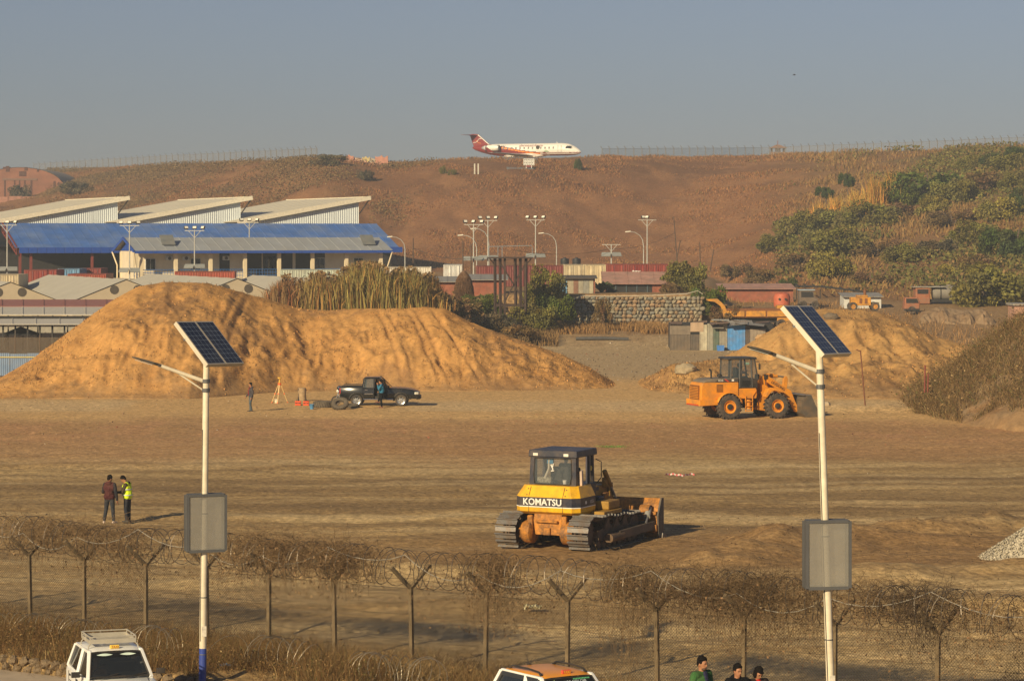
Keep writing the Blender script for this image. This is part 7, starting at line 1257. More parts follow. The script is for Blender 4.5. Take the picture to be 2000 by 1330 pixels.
p = at(1527, 597, 18.4); o = root('concrete_mixer', 'red drum mixer hopper with two round holes', 'mixer', (p.x, p.y, gzp(p.x, p.y))); zt_ = p.z-o.location.z; MB().lathe([(.55, -.75), (.85, -.55), (.9, .45), (.75, .8), (.4, .95), (0, .95)], (0, 0, zt_+.45), 'z', 16).build('drum', RDM, o, smooth=True)
for x in (-.32, .32): MB().lathe([(0, 0), (.13, 0), (.13, .06), (0, .06)], (x, -.93, zt_+.7), 'y', 12).build('hole', BLK, o)
MB().bx(-.6, .6, -.95, .7, zt_-.35, zt_-.05).build('chute', DRK, o); MB().bx(-.5, .5, -.5, .5, 0, zt_-.3).build('stand', DRK, o)
p = at(1578, 598, 18.2); o = root('blue_cab_truck', 'old truck cab with a pale blue roof', 'truck', (p.x, p.y, gzp(p.x, p.y))); MB().prism([(-1.0, .5), (1.0, .5), (1.0, 1.1), (.7, 1.15), (.5, 1.9), (-1.0, 1.95)], 'y', -.8, .8).build('cab', M('cab_brown', (.16, .12, .09), .8), o, bev=.05); MB().bx(-1.1, .7, -.85, .85, 1.92, 2.05).build('roof', M('blue_pale', (.28, .36, .44), .6), o, bev=.05)
MB().prism([(-.8, 1.2), (.55, 1.2), (.42, 1.8), (-.8, 1.82)], 'y', -.81, .81).build('side_window', DRK, o)
for x in (-.6, .7):
    for s_ in (1, -1): wheel(o, o, x, s_*.75, .42, .25, BLK, .22, 0, s_)
p = at(1683, 606, 20.5); o = root('road_roller', 'small yellow road machine on top of the ochre mound', 'machine', (p.x, p.y, 0)); zz = max(0, gzp(p.x, p.y)); o.location.z = at(1683, 606, 20.5).z-.05; MB().bx(-1.1, .8, -.7, .7, .5, 1.3).build('body', YT, o, bev=.05); MB().bx(-.5, .5, -.72, .72, 1.3, 1.5).build('engine_cover', YT, o, bev=.04); MB().bx(-.3, -.05, -.73, -.7, .7, 1.2).build('vent', TRM, o); MB().bx(.2, .45, -.73, -.7, .7, 1.2).build('vent', TRM, o); MB().tube([(.3, 0, 1.5), (.3, 0, 2.0)], .14, 8).build('stack', TRM, o); MB().bx(.8, 1.6, -.5, .5, .3, .8).build('front_frame', M('khaki', (.2, .16, .07), .8), o)
for x in (-.9, 1.2):
    for s_ in (1, -1): wheel(o, o, x, s_*.65, .42, .3, YT, .22, 0, s_)
MB().lathe([(0, -3), (.9, -3), (.9, 3), (0, 3)], (0, 0, 0), 'y', 4)
p = at(1857, 588, 17.8); o = root('tanker_truck', 'grey tanker truck with orange cab behind the rubble bank', 'truck', (p.x, p.y, gzp(p.x, p.y))); zc_ = at(1857, 572, 17.8).z-o.location.z; GT = M('tank_grey', (.20, .18, .15), .7, var=.2); MB().lathe([(0, -2.4), (.6, -2.35), (.78, -2.1), (.78, 2.1), (.6, 2.4), (0, 2.45)], (.3, 0, zc_), 'x', 18).build('tank', GT, o, smooth=True); MB().lathe([(0, 0), (.3, 0), (.3, .15), (0, .15)], (-.2, 0, zc_+.75), 'z', 12).build('hatch', GT, o)
for x in (-1.2, .3, 1.7): MB().lathe([(.79, -.05), (.82, -.05), (.82, .05), (.79, .05)], (x, 0, zc_), 'x', 18).build('band', DRK, o)
MB().bx(-2.3, 2.6, -.7, .7, zc_-1.0, zc_-.7).build('chassis', DRK, o); MB().bx(-4.0, -2.4, -1.0, 1.0, zc_-1.2, zc_+.55).build('cab', M('cab_orange', (.33, .115, .055), .8, dust=(.22, .15, .1), dustamt=.9), o, bev=.1); MB().bx(-4.3, -.8, -1.1, 1.1, zc_+.62, zc_+.70).build('cab_canopy', TIN, o); MB().bx(-3.8, -2.6, -1.02, -.99, zc_-.1, zc_+.4).build('cab_window', DRK, o)
for x in (-3.2, .6, 1.8):
    for s_ in (1, -1): wheel(o, o, x, s_*.8, .5, .3, BLK, .25, 0, s_)
p = at(1779, 606, 18.6); o = root('orange_truck_cab', 'derelict orange truck cab left of the tanker', 'truck', (p.x, p.y, gzp(p.x, p.y))); MB().prism([(-.8, .5), (.8, .5), (.85, 1.2), (.6, 1.75), (-.7, 1.75)], 'y', -.8, .8).build('cab', M('cab_orange', (0, 0, 0)), o, bev=.1); MB().prism([(-.6, 1.15), (.72, 1.15), (.52, 1.62), (-.6, 1.62)], 'y', -.82, .82).build('window', DRK, o); MB().bx(-.8, .8, -.9, -.8, .35, .55).build('bumper', DRK, o)
for s_ in (1, -1): wheel(o, o, 0, s_*.7, .42, .25, BLK, .2, 0, s_)
p = at(2003, 640, 24); o = root('brick_hut', 'pale brick hut at the right edge', 'hut', (p.x, p.y, 0)); MB().bx(-.9, 2.4, 0, 3, 0, at(2003, 597, 24).z).build('wall', M('brick_pale', (.42, .24, .17), .9, var=.2, bump=.02), o); MB().bx(-1.05, 2.6, -.2, 3.2, at(2003, 597, 24).z, at(2003, 593, 24).z).build('roof', TIN, o)
# pipes and planks near the shack
for lb, u, y, s, ln, c in (('long dark pipe lying in front of the stone wall, upper one', 1035, 661, 19.6, 5.4, .06), ('long dark pipe lying in front of the stone wall, lower one', 1125, 677, 20.6, 5.0, .06), ('dark pipe lying left of the shack', 1210, 662, 19.8, 2.4, .07)): p = at(u, y, s); tag(MB().tube([(0, 0, 0), (ln*.5, .1, .04), (ln, 0, -.05)], .16, 8).build('pipe', M('pipe_dark', (.075, .072, .07), .6), None, True, loc=(p.x, p.y, gzp(p.x, p.y)+.17)), lb, 'pipe', 'pipes in the yard')
# ================================================================ on the embankment and the ridge
def ridge_fence(label, us, s_of, h=2.4, arm=True):
    p0 = onhill(us[0], np.interp(us[0], PU, EDY)+4); o = root('perimeter_fence', label, 'fence', p0); PM = M('ridge_post', (.17, .155, .14), .8); prev = None; FM = M('ridge_mesh', (.24, .22, .20), .8, alpha=.13)
    for u in us:
        q = onhill(u, np.interp(u, PU, EDY)+4)-p0; MB().bx(q.x-.07, q.x+.07, q.y-.07, q.y+.07, q.z-.4, q.z+h).build('post', PM, o)
        MB().bar(q+Vector((0, 0, h)), q+Vector((-.35, -.1, h+.45)), .10).build('post_arm', PM, o)
        if prev is not None:
            MB().hexa([prev+Vector((0, -.01, 0)), q+Vector((0, -.01, 0)), q+Vector((0, .01, 0)), prev+Vector((0, .01, 0)), prev+Vector((0, -.01, h-.1)), q+Vector((0, -.01, h-.1)), q+Vector((0, .01, h-.1)), prev+Vector((0, .01, h-.1))]).build('mesh_panel', FM, o); MB().bar(prev+Vector((0, 0, h-.08)), q+Vector((0, 0, h-.08)), .05).build('top_rail', PM, o)
        prev = q
ridge_fence('perimeter fence along the left part of the ridge', [66+int(11.3*k) for k in range(50)], None, 2.35); ridge_fence('perimeter fence along the right part of the ridge', [1176+int(k*15.6) for k in range(54)], None, 2.0)
o = root('watchtower', 'small watchtower with a pagoda roof beyond the ridge fence', 'tower', onhill(1519, 700)); o.location.z = at(1519, 306, F/700).z-1; zr = at(1519, 286, F/700).z-o.location.z; MB().loft([[(-2.2, -2.2, zr-.5), (2.2, -2.2, zr-.5), (2.2, 2.2, zr-.5), (-2.2, 2.2, zr-.5)], [(-.4, -.4, zr+.35), (.4, -.4, zr+.35), (.4, .4, zr+.35), (-.4, .4, zr+.35)]]).build('roof', M('roof_terracotta', (.30, .17, .11), .8), o); MB().tube([(0, 0, zr+.3), (0, 0, zr+1.4)], .08, 6).build('finial', REDS, o)
for x in (-1.5, 1.5):
    for y in (-1.5, 1.5): MB().bx(x-.12, x+.12, y-.12, y+.12, 0, zr-.4).build('post', WP, o)
MB().bx(-1.8, 1.8, -1.8, 1.8, zr-2.3, zr-1.5).build('parapet', M('tower_brick', (.25, .16, .12), .9), o); MB().bx(-.7, .7, -.2, .2, zr-1.5, zr-.5).build('cabin_glass', LAMP, o); MB().bx(-3.0, .9, -2.2, 2, 0, 1.6).build('hut', M('hut_teal', (.30, .38, .38), .7), o); MB().bx(1.0, 3.8, -2.2, 2, 0, 1.9).build('hut', M('tower_brick', (0, 0, 0)), o)
# notice board, concrete posts, drain apron below the plane
p = hill_at(1033, 331); o = root('notice_board', 'white notice board with lines of dark text below the plane', 'sign', p); zc_ = at(1033, 317, F/p.y).z-p.z; MB().bx(-1.05, 1.05, -.04, .04, zc_-.6, zc_+.65).build('board', WHT, o)
for r_ in range(4):
    x = -.92
    while x < .8: w_ = random.uniform(.10, .32); MB().bx(x, min(x+w_, .92), -.055, -.045, zc_+.40-.30*r_, zc_+.53-.30*r_).build('text_mark', DARKT, o); x += w_+.10
MB().bx(-.5, .4, -.05, .03, zc_-.95, zc_-.64).build('red_plate', M('maroon_plate', (.22, .03, .03), .6), o)
for x in (-.5, .5): MB().bx(x-.06, x+.06, -.0, .08, -.3, zc_-.6).build('leg', WHT, o)
for lb, u in (('pale concrete post below the plane, left of a pair', 927), ('pale concrete post below the plane, right of a pair', 934)): p = hill_at(u, 341); tag(MB().bx(-.13, .13, -.13, .13, -.3, 2.0).build('concrete_post', M('post_pale', (.55, .52, .44), .8), None, loc=p), lb, 'post', 'pale posts under the plane')
p = hill_at(1015, 318); P4 = [hill_at(984, 310), hill_at(1052, 310), hill_at(1042, 332), hill_at(990, 332)]; tag(MB().add([v-p+Vector((0, 0, .22)) for v in P4]+[v-p-Vector((0, 0, .8)) for v in P4], [(0, 3, 2, 1), (0, 1, 5, 4), (1, 2, 6, 5), (2, 3, 7, 6), (3, 0, 4, 7)]).build('drain_apron', M('apron_grey', (.20, .20, .20), .8, var=.1), None, loc=p), 'grey concrete drain apron on the slope below the plane', 'drain')
p = onhill(1189, 600); o = root('parked_van', 'white van roof showing beyond the ridge right of the plane', 'van', p); o.location.z = at(1189, 310, F/600).z-1.0; MB().prism([(-2.2, .3), (2.2, .3), (2.2, .9), (1.5, 1.0), (1.2, 1.55), (-2.2, 1.55)], 'y', -.8, .8).build('body', CARW, o, bev=.1); MB().prism([(-2.0, .95), (1.35, .95), (1.12, 1.42), (-2.0, 1.42)], 'y', -.81, .81).build('window', GLD, o)
for x in (-1.4, 1.4):
    for s_ in (1, -1): wheel(o, o, x, s_*.72, .33, .2, CHR, .2, 0, s_)
# broken brick ruin on the ridge
o = root('brick_ruin', 'heap of broken pink brick and yellow wall on the ridge', 'ruin', onhill(715, 572)); b0 = Vector(o.location); bm_ = [M('ruin%d' % k, c, .9, var=.25, scale=1.5) for k, c in enumerate(((.50, .24, .17), (.52, .36, .26), (.55, .44, .20), (.40, .34, .26)))]
for lo, hi, u0, u1, mi in ((-1.2, 1.0, 672, 700, 1), (-.5, .75, 700, 714, 1), (-.6, 1.2, 706, 722, 2), (-.4, 1.0, 720, 734, 3), (-.2, 1.4, 732, 757, 0), (.6, 1.6, 676, 690, 0)):
    x0, x1 = (u0-1000)*570/F-b0.x, (u1-1000)*570/F-b0.x; m = MB(); n = 8; top = [(x0+(x1-x0)*k/n, hi+random.uniform(-.35, .2)) for k in range(n+1)]; m.prism([(x0, lo-1.2)]+[(x1, lo-1.2)]+top[::-1], 'y', random.uniform(-.8, -.3), .8); m.build('wall_piece', bm_[mi], o)
q = 420; P = np.c_[rng.uniform((672-1000)*570/F, (757-1000)*570/F, q)-b0.x, rng.uniform(-4, -.5, q), np.zeros(q)]; P[:, 2] = gz(P[:, 0]+b0.x, P[:, 1]+b0.y)-b0.z+rng.uniform(-.1, .25, q); V, Fq, c = cards(P, .45, arr(.48, .27, .19), .4, 1.2); s_ = fromnp('rubble', V, Fq, M('rubble_chip', (0, 0, 0), .9, 0, .1, 3, attr=True), c, o); s_['kind'] = 'stuff'
# old vaulted hangar and brick wall at the left
p = hill_at(38, 388); hsc = 745/p.y; o = root('vaulted_hangar', 'old red vaulted hangar with patched front at the left edge', 'hangar', (p.x, p.y, p.z-1.0)); HR = M('hangar_red', (.26, .115, .075), .9, var=.25, scale=.35, dust=(.16, .085, .06), dustamt=.4); hw, hh = 92*p.y/F, 60*p.y/F
arcp = [(hw*math.cos(a), 1.0+hh*max(0, math.sin(a))**.75) for a in np.linspace(0, math.pi, 33)]; MB().prism([(x, z) for x, z in arcp]+[(-hw, 0), (hw, 0)], 'y', 0, .4).build('front_wall', HR, o); R_ = [[(x*1.01, yy, z+.1) for x, z in arcp] for yy in (.1, 30)]; MB().loft(R_, caps=False, closed=False).build('vault', M('vault_grey', (.24, .20, .17), .8), o, smooth='all')
MB().bx(-4.2, 4.4, -.12, -.02, 5.4, 5.9).build('lintel', M('lintel', (.20, .12, .09), .9), o)
for x, w_ in ((-3.6, .3), (-1.2, .25), (0, .25), (1.3, .25), (2.9, .4)): MB().bx(x-w_/2, x+w_/2, -.12, -.02, .4, 5.4).build('door_post', M('door_dark', (.10, .05, .04), .9), o)
for x, z, w_, h_ in ((-2.9, 8.2, .9, 1.4), (.8, 7.0, 1.8, 1.2), (1.6, 8.2, .8, .9), (-8.6, 4.6, .9, 2.0), (8.6, 4.3, .6, 1.8), (9.6, 4.4, .4, 1.2), (4.5, 7.8, .5, .6)): MB().box((x, -.03, z), (w_, .12, h_)).build('dark_opening', M('door_dark', (0, 0, 0)), o, bev=.1)
for x in (-9, -6.5, -4): MB().bx(x-.8, x+.8, 4, 6, 1+hh*(1-(x/hw)**2)**.375-.3, 1+hh*(1-(x/hw)**2)**.375+.6).build('roof_vent', M('door_dark', (0, 0, 0)), o)
p = hill_at(-30, 397); p.y -= 4; o = root('brick_wall', 'long weathered brick wall below the hangar', 'wall', (p.x, p.y, p.z-1.5))
for k in range(8): MB().bx(3.2*k, 3.2*k+3.1, 0, .3, 0, 3.0+random.uniform(-.15, .1)).build('wall_bay', M('wall_brick_old', (.34, .17, .12), .9, var=.3, scale=.8), o); MB().bx(3.2*k-.2, 3.2*k+.1, -.1, .4, 0, 3.15).build('pier', M('pier_brick', (.26, .13, .09), .9), o)
# bird
b = at(1551, 147, 14); o = root('bird', 'dark bird gliding in the sky at the right', 'bird', b); BD = M('feather_dark', (.03, .028, .027), .8); MB().ell((0, 0, 0), (.20, .06, .06), 10, 6).build('body', BD, o, smooth='all'); MB().ell((.20, 0, .02), (.05, .04, .04), 8, 6).build('head', BD, o)
for s_ in (1, -1): MB().add([(.10, s_*.05, .02), (-.08, s_*.05, .02), (-.12, s_*.42, .07), (.02, s_*.36, .09), (-.16, s_*.60, .02)], [(0, 1, 2, 3), (3, 2, 4)]).build('wing', BD, o)
MB().add([(-.16, .03, 0), (-.16, -.03, 0), (-.32, -.07, 0), (-.32, .07, 0)], [(0, 1, 2, 3)]).build('tail', BD, o)
o.rotation_euler = (R(12), 0, R(-15))
# ================================================================ vegetation and loose ground cover
def crown_mesh(name, col, seed, n=1300, lobes=26, leaf=.052, el=1.5, flat=1.0):
    r = np.random.default_rng(seed); P = []; Cc = []
    for k in range(lobes):
        a = r.uniform(0, 2*np.pi); q = np.sqrt(r.random())*.72; c = np.array([q*np.cos(a), q*np.sin(a), r.uniform(.10, .80)*(1-.45*q)]); rad = r.uniform(.12, .32); m = n//lobes
        d = r.normal(size=(m, 3)); d /= np.linalg.norm(d, axis=1)[:, None]; P.append(c+d*rad*r.uniform(.55, 1.05, (m, 1))*np.array([1, 1, .85])); Cc.append(np.repeat((np.array(col)*r.uniform(.72, 1.25)+r.uniform(-.012, .012, 3)).clip(.004)[None], m, 0))
    P = np.concatenate(P); P[:, 2] = np.maximum(P[:, 2], .02); V, Fq, c = cards(P, leaf, np.concatenate(Cc), .35, el); o = fromnp(name, V, Fq, foliage, c); me = o.data; bpy.data.objects.remove(o); return me
def stem_mesh(seed):
    r = random.Random(seed); m = MB()
    for k in range(6): a = r.uniform(0, 6.28); q = r.uniform(.1, .5); m.tube([(0, 0, -.1), (q*.4*math.cos(a), q*.4*math.sin(a), .3), (q*math.cos(a), q*math.sin(a), r.uniform(.5, .8))], [.035, .025, .008], 5)
    return m.mesh('stem', M('bark', (.12, .085, .06), .9))
GREENS = {'green': (.115, .135, .030), 'olive': (.185, .165, .045), 'brown': (.21, .135, .060), 'dark': (.080, .098, .028), 'yellow': (.27, .225, .055), 'grey': (.155, .125, .070)}
CROWNS = {k: [crown_mesh('crown', c, 31*i+j, 6500 if k in ('green', 'olive', 'dark') else 5000) for j in range(2)] for i, (k, c) in enumerate(GREENS.items())}; STEMS = [stem_mesh(3), stem_mesh(8)]; bi = 0
def bush(label, u, yb, wpx, hpx, kind, s=None, group=None, nm='shrub', cat_='shrub'):
    global bi
    p = hill_at(u, yb) if s is None else at(u, yb, s); s = F/p.y
    if p.z < gzp(p.x, p.y): p.z = gzp(p.x, p.y)
    o = root(nm, label, cat_, (p.x, p.y, p.z-.15), random.uniform(0, 6.28), group); w_, h_ = wpx/s/1.45, hpx/s*1.08
    for me, n in ((CROWNS[kind][bi % 2], 'crown'), (STEMS[bi % 2], 'stem')): c = bpy.data.objects.new(n, me); C.objects.link(c); c.parent = o; c.scale = (w_, w_, h_)
    bi += 1; return o
G1 = 'shrubs on the right hillside'
for a in (('widest dark green shrub high on the right hillside', 1812, 392, 170, 70, 'green'), ('green shrub at the left end of the widest hillside shrub', 1752, 402, 80, 52, 'green'), ('green shrub at the right end of the widest hillside shrub', 1872, 398, 90, 58, 'olive'), ('pale yellow-green shrub below the widest hillside shrub', 1822, 420, 62, 46, 'yellow'), ('upright dark green shrub near the ridge, top right', 1932, 330, 52, 42, 'dark'), ('green shrub near the ridge left of the upright dark one', 1893, 338, 48, 36, 'olive'), ('green shrub at the ridge in the top right corner', 1988, 312, 60, 34, 'dark'), ('olive shrub below the top right corner shrub', 1975, 332, 80, 34, 'olive'), ('olive shrub at the left tip of the hillside brush', 1512, 492, 72, 42, 'olive'), ('olive shrub left of the yellow reeds on the hillside', 1560, 470, 90, 60, 'olive'), ('olive shrub under the yellow reeds, left one', 1612, 452, 95, 52, 'olive'), ('olive shrub under the yellow reeds, right one', 1690, 446, 110, 56, 'olive'), ('brownish shrub between the reeds and the widest hillside shrub', 1745, 432, 90, 46, 'brown'), ('olive shrub in the middle of the right hillside', 1640, 500, 120, 60, 'olive'), ('yellowish shrub low in the middle of the right hillside', 1622, 545, 85, 62, 'yellow'), ('brown shrub low on the hillside left of the yellowish one', 1560, 530, 90, 42, 'brown'), ('brown shrub in the bare middle of the right hillside', 1715, 500, 95, 40, 'brown'), ('olive shrub in the bare middle of the right hillside', 1770, 512, 80, 40, 'olive'), ('grey-brown shrub right of the bare middle', 1835, 500, 90, 42, 'grey'), ('olive shrub right of the grey-brown hillside shrub', 1900, 478, 100, 50, 'olive'), ('olive shrub far right halfway up the hillside', 1955, 430, 90, 52, 'yellow'), ('bright green shrub at the right edge halfway up', 1996, 420, 50, 60, 'dark'), ('dark green tall shrub at the right edge above the hut', 1978, 510, 110, 85, 'dark'), ('big rounded olive shrub behind the tanker', 1932, 596, 150, 84, 'olive'), ('green shrub at the right edge below the dark tall one', 1995, 588, 80, 64, 'green'), ('olive shrub above the tanker', 1862, 548, 80, 42, 'yellow'), ('brown shrub low above the white tin shed', 1700, 556, 80, 32, 'brown'), ('small dark shrub by the half-dismantled roof', 1540, 564, 36, 26, 'dark'), ('low brown shrub at the left foot of the right hillside', 1440, 540, 62, 34, 'brown'), ('small brown shrub on the hillside below the wire path', 1485, 552, 70, 34, 'brown'), ('brown shrub right under the widest hillside shrub', 1860, 440, 100, 40, 'brown'), ('brown scrub bush below the ridge shrubs at right', 1925, 372, 110, 42, 'brown'), ('olive scrub bush at the right edge below the ridge', 1985, 372, 70, 44, 'olive'), ('brown shrub left of the dark tall one', 1905, 530, 80, 40, 'brown')): bush(*a, group=G1)
for a in (('rounded olive bush at the right end of the containers', 1332, 578, 80, 72, 'olive', 18.6), ('tall olive bush right beside the steel tower', 1062, 600, 78, 84, 'olive', 19.6), ('green bush at the foot of the tower, right side', 1035, 640, 90, 58, 'olive', 20.2), ('dark green bush spilling over the left end of the stone wall', 1082, 622, 70, 60, 'green', 20.0), ('green bush between the tower and the haystack', 940, 612, 70, 50, 'green', 19.6), ('brown-green bush below the haystack', 900, 622, 90, 48, 'brown', 19.8), ('low brown bush at the tower foot, left side', 965, 648, 90, 46, 'grey', 20.5), ('brown bush in front of the tower foot', 1010, 668, 90, 42, 'brown', 21), ('brown bush at the right edge of the reeds', 862, 612, 60, 60, 'brown', 20), ('green vine bush at the right end of the stone wall', 1388, 612, 60, 66, 'green', 19.4), ('brown bush behind the shack', 1420, 622, 60, 40, 'brown', 19.6), ('dry bush hanging over the middle of the stone wall', 1178, 628, 40, 56, 'brown', 19.9), ('low green bush above the pink-roofed shed end', 1310, 590, 40, 30, 'brown', 18.8)): bush(*a, group='bushes round the yard')
for a in (('dark scrub bush at the right end of the left ridge fence', 640, 322, 70, 26, 'grey'), ('dark round bush below the brick ruin', 712, 352, 32, 26, 'grey'), ('small green sapling right of the brick ruin', 866, 340, 14, 18, 'olive'), ('second small green sapling right of the brick ruin', 884, 342, 16, 14, 'olive'), ('small dark conifer-like bush right of the notice board', 1130, 332, 18, 26, 'dark'), ('dark bush in front of the hangar', 40, 388, 40, 34, 'grey'), ('dark bush right of the hangar', 150, 378, 60, 30, 'grey')): bush(*a, group='scrub on the embankment')
TRK = M('bark', (0, 0, 0))
for lb, u, yb, hpx, wpx in (('small dark tree on the hillside, left of two', 1613, 410, 52, 42), ('small dark tree on the hillside with a bare top shoot, right of two', 1655, 392, 62, 36)):
    p = hill_at(u, yb); s = F/p.y; o = root('small_tree', lb, 'tree', p, 0, 'small trees above the reeds'); h_ = hpx/s; MB().tube([(0, 0, -.3), (.1, 0, h_*.5), (0, 0, h_*.85), (.05, 0, h_*1.15)], [.14, .11, .06, .02], 7).build('trunk', TRK, o); c = bpy.data.objects.new('crown', CROWNS['dark'][0]); C.objects.link(c); c.parent = o; c.location = (0, 0, h_*.42); c.scale = (wpx/s/1.7, wpx/s/1.7, h_*.62)
def reeds(label, u, yb, wpx, hpx, n, col, s=None, tip=(.24, .15, .07), group=None, lean=.25):
    p = hill_at(u, yb) if s is None else at(u, yb, s); s = F/p.y; p.z = max(p.z, gzp(p.x, p.y)) if s is None else p.z; w_, h_ = wpx/s/2, hpx/s; o = root('reed_clump', label, 'reeds', p, 0, group); P = np.c_[rng.normal(size=n)*w_*.5, rng.normal(size=n)*1.3, np.zeros(n)-.1]; c0 = arr(*col)*rng.uniform(.6, 1.35, (n, 1)); c0[rng.random(n) < .3] *= np.array([1.25, .85, .8]); hh = h_*np.clip(1.05-.5*(np.abs(P[:, 0])/w_)**2, .35, 1.1)
    A = blades(P, hh, rng.uniform(.06, .15, n), lean, c0, .3); i = rng.integers(0, n, n); Q = P[i]+np.c_[rng.normal(size=(n, 2))*.25, rng.random(n)*hh[i]*.85]; B_ = blades(Q, .8, .06, 1.4, c0[i], .35); V, Fq, c = cat(A, B_); fromnp('leaves', V, Fq, foliage, c, o); k = max(6, n//45); i = rng.integers(0, n, k); Q = P[i]+np.c_[np.zeros((k, 2)), hh[i]*.95]; Vt, Ft, ct = cards(np.repeat(Q, 6, 0)+np.c_[rng.normal(size=(k*6, 2))*.07, rng.uniform(0, .7, k*6)], .22, arr(*tip), .3); q = fromnp('plumes', Vt, Ft, dryveg, ct, o); q['kind'] = 'stuff'
RC = (.33, .27, .085)
for a in (('tall reed clump behind the second hump of the mound, tallest part', 715, 606, 150, 84, 3400, RC, 21.5), ('reed clump left of the tallest reeds', 625, 608, 110, 66, 1800, (.34, .25, .085), 21.5), ('thin brown reeds at the left end of the reed bed', 560, 598, 80, 50, 840, (.26, .16, .07), 21.5), ('reed clump right of the tallest reeds', 795, 606, 100, 74, 2400, RC, 21.3), ('brown reeds at the right end of the reed bed', 838, 604, 50, 60, 1000, (.25, .17, .065), 21.2)): reeds(*a, group='reed bed behind the mound')
YR = (.55, .38, .09)
for a in (('yellow dry reeds left of the small hillside trees', 1600, 440, 40, 46, 260, YR), ('yellow dry reeds under the small hillside trees', 1635, 438, 50, 54, 380, YR), ('yellow dry reeds right of the small hillside trees', 1672, 432, 44, 62, 360, YR), ('tallest yellow dry reeds on the hillside', 1706, 420, 46, 74, 420, YR), ('yellow dry reeds next to the green hillside shrub', 1740, 400, 36, 64, 260, YR), ('few yellow reeds lower on the hillside', 1568, 462, 30, 36, 140, YR)): reeds(*a, group='yellow reeds on the hillside')
# palm between the sheds
p = at(1175, 580, 18.8); o = root('small_palm', 'small green palm between the metal shed and the pink roof', 'palm', (p.x, p.y, p.z)); MB().tube([(0, 0, -.3), (0, 0, .5)], .16, 8).build('trunk', TRK, o)
for k in range(15):
    a = 2*math.pi*k/15+random.uniform(-.2, .2); ln = random.uniform(1.2, 1.8); m = MB(); n = 7; ring = []
    for j in range(n+1): t = j/n; r_ = ln*t*.85; z = .5+1.3*math.sin(t*2.2)*(.5+.5*((k*7) % 5)/5)-.1*t; wd = .22*math.sin(math.pi*min(t+.12, 1))+.01; ring.append([(r_*math.cos(a)-wd*math.sin(a), r_*math.sin(a)+wd*math.cos(a), z-.08), (r_*math.cos(a), r_*math.sin(a), z), (r_*math.cos(a)+wd*math.sin(a), r_*math.sin(a)-wd*math.cos(a), z-.08)])
    m.loft(ring, caps=False, closed=False); m.build('frond', M('palm_green', (.055, .085, .025), .7, trans=.2), o)
# ---- uncountable cover
def ground_pts(n, u0, u1, y0, y1, seed=0):
    u = rng.uniform(u0, u1, n); Y = rng.uniform(y0, y1, n); x = (u-1000)*Y/F; return np.c_[x, Y, gz(x, Y)], u
N = 150000; u = rng.uniform(-80, 2080, N); fy = np.interp(u, PU, FOY); ey = np.interp(u, PU, EDY); t = rng.random(N)**.9; Y = fy+(ey-fy+5)*t; x = (u-1000)*Y/F; P = np.c_[x, Y, gz(x, Y)-.05]; nn = fbm(x*.12+Y*.05, Y*.07, 4, 701); n2 = fbm(x*.04, Y*.02, 3, 711); n3_ = rng.random(N)
keep = nn > rng.uniform(-.6, .5, N); P = P[keep]; nn = nn[keep]; n2 = n2[keep]; u = u[keep]; t = t[keep]; n3_ = n3_[keep][:, None]
base = np.where(n3_ < .45, arr(.29, .135, .057), np.where(n3_ < .75, arr(.35, .17, .07), np.where(n3_ < .92, arr(.24, .118, .054), arr(.17, .13, .055))))
gk = sstep(1440, 1650, u)[:, None]*(n3_ > .4); base = base*(1-gk*.6)+arr(.24, .17, .06)*gk*.6; lk = (sstep(760, 520, u)*(n2 > -.1))[:, None]*.6; base = base*(1-lk)+arr(.19, .13, .06)*lk; tk = sstep(.9, 1, t)[:, None]*.5; base = base*(1-tk)+arr(.30, .18, .075)*tk
hgt = (.22+.42*np.clip(nn+.3, 0, 1)+.35*gk[:, 0]+.25*(t > .97))*(.55+.45*sstep(.0, .5, t)+.4*gk[:, 0]); V, Fq, c = blades(P, hgt*.85, .17+.06*gk[:, 0], .9, base, .16); tag(fromnp('dry_grass', V, Fq, dryveg, c), 'reddish dry grass covering the embankment', 'grass', kind='stuff')
u = rng.uniform(90, 900, 60000); fy = np.interp(u, PU, FOY); ey = np.interp(u, PU, EDY); t = rng.uniform(.35, 1.0, len(u)); Y = fy+(ey-fy)*t; x = (u-1000)*Y/F; k = fbm(x*.09, Y*.035, 4, 761)+.35*sstep(760, 500, u)-.35*sstep(700, 900, u) > rng.uniform(.05, .7, len(u)); P = np.c_[x, Y, gz(x, Y)][k]; P = P+np.c_[rng.normal(size=(len(P), 2))*.3, rng.uniform(.0, .9, len(P))]; V, Fq, c = cards(P, .26, arr(.225, .15, .068)*rng.uniform(.6, 1.25, (len(P), 1)), .25, 1.3); tag(fromnp('scrub', V, Fq, foliage, c), 'low olive-brown scrub on the left part of the embankment', 'scrub', kind='stuff')
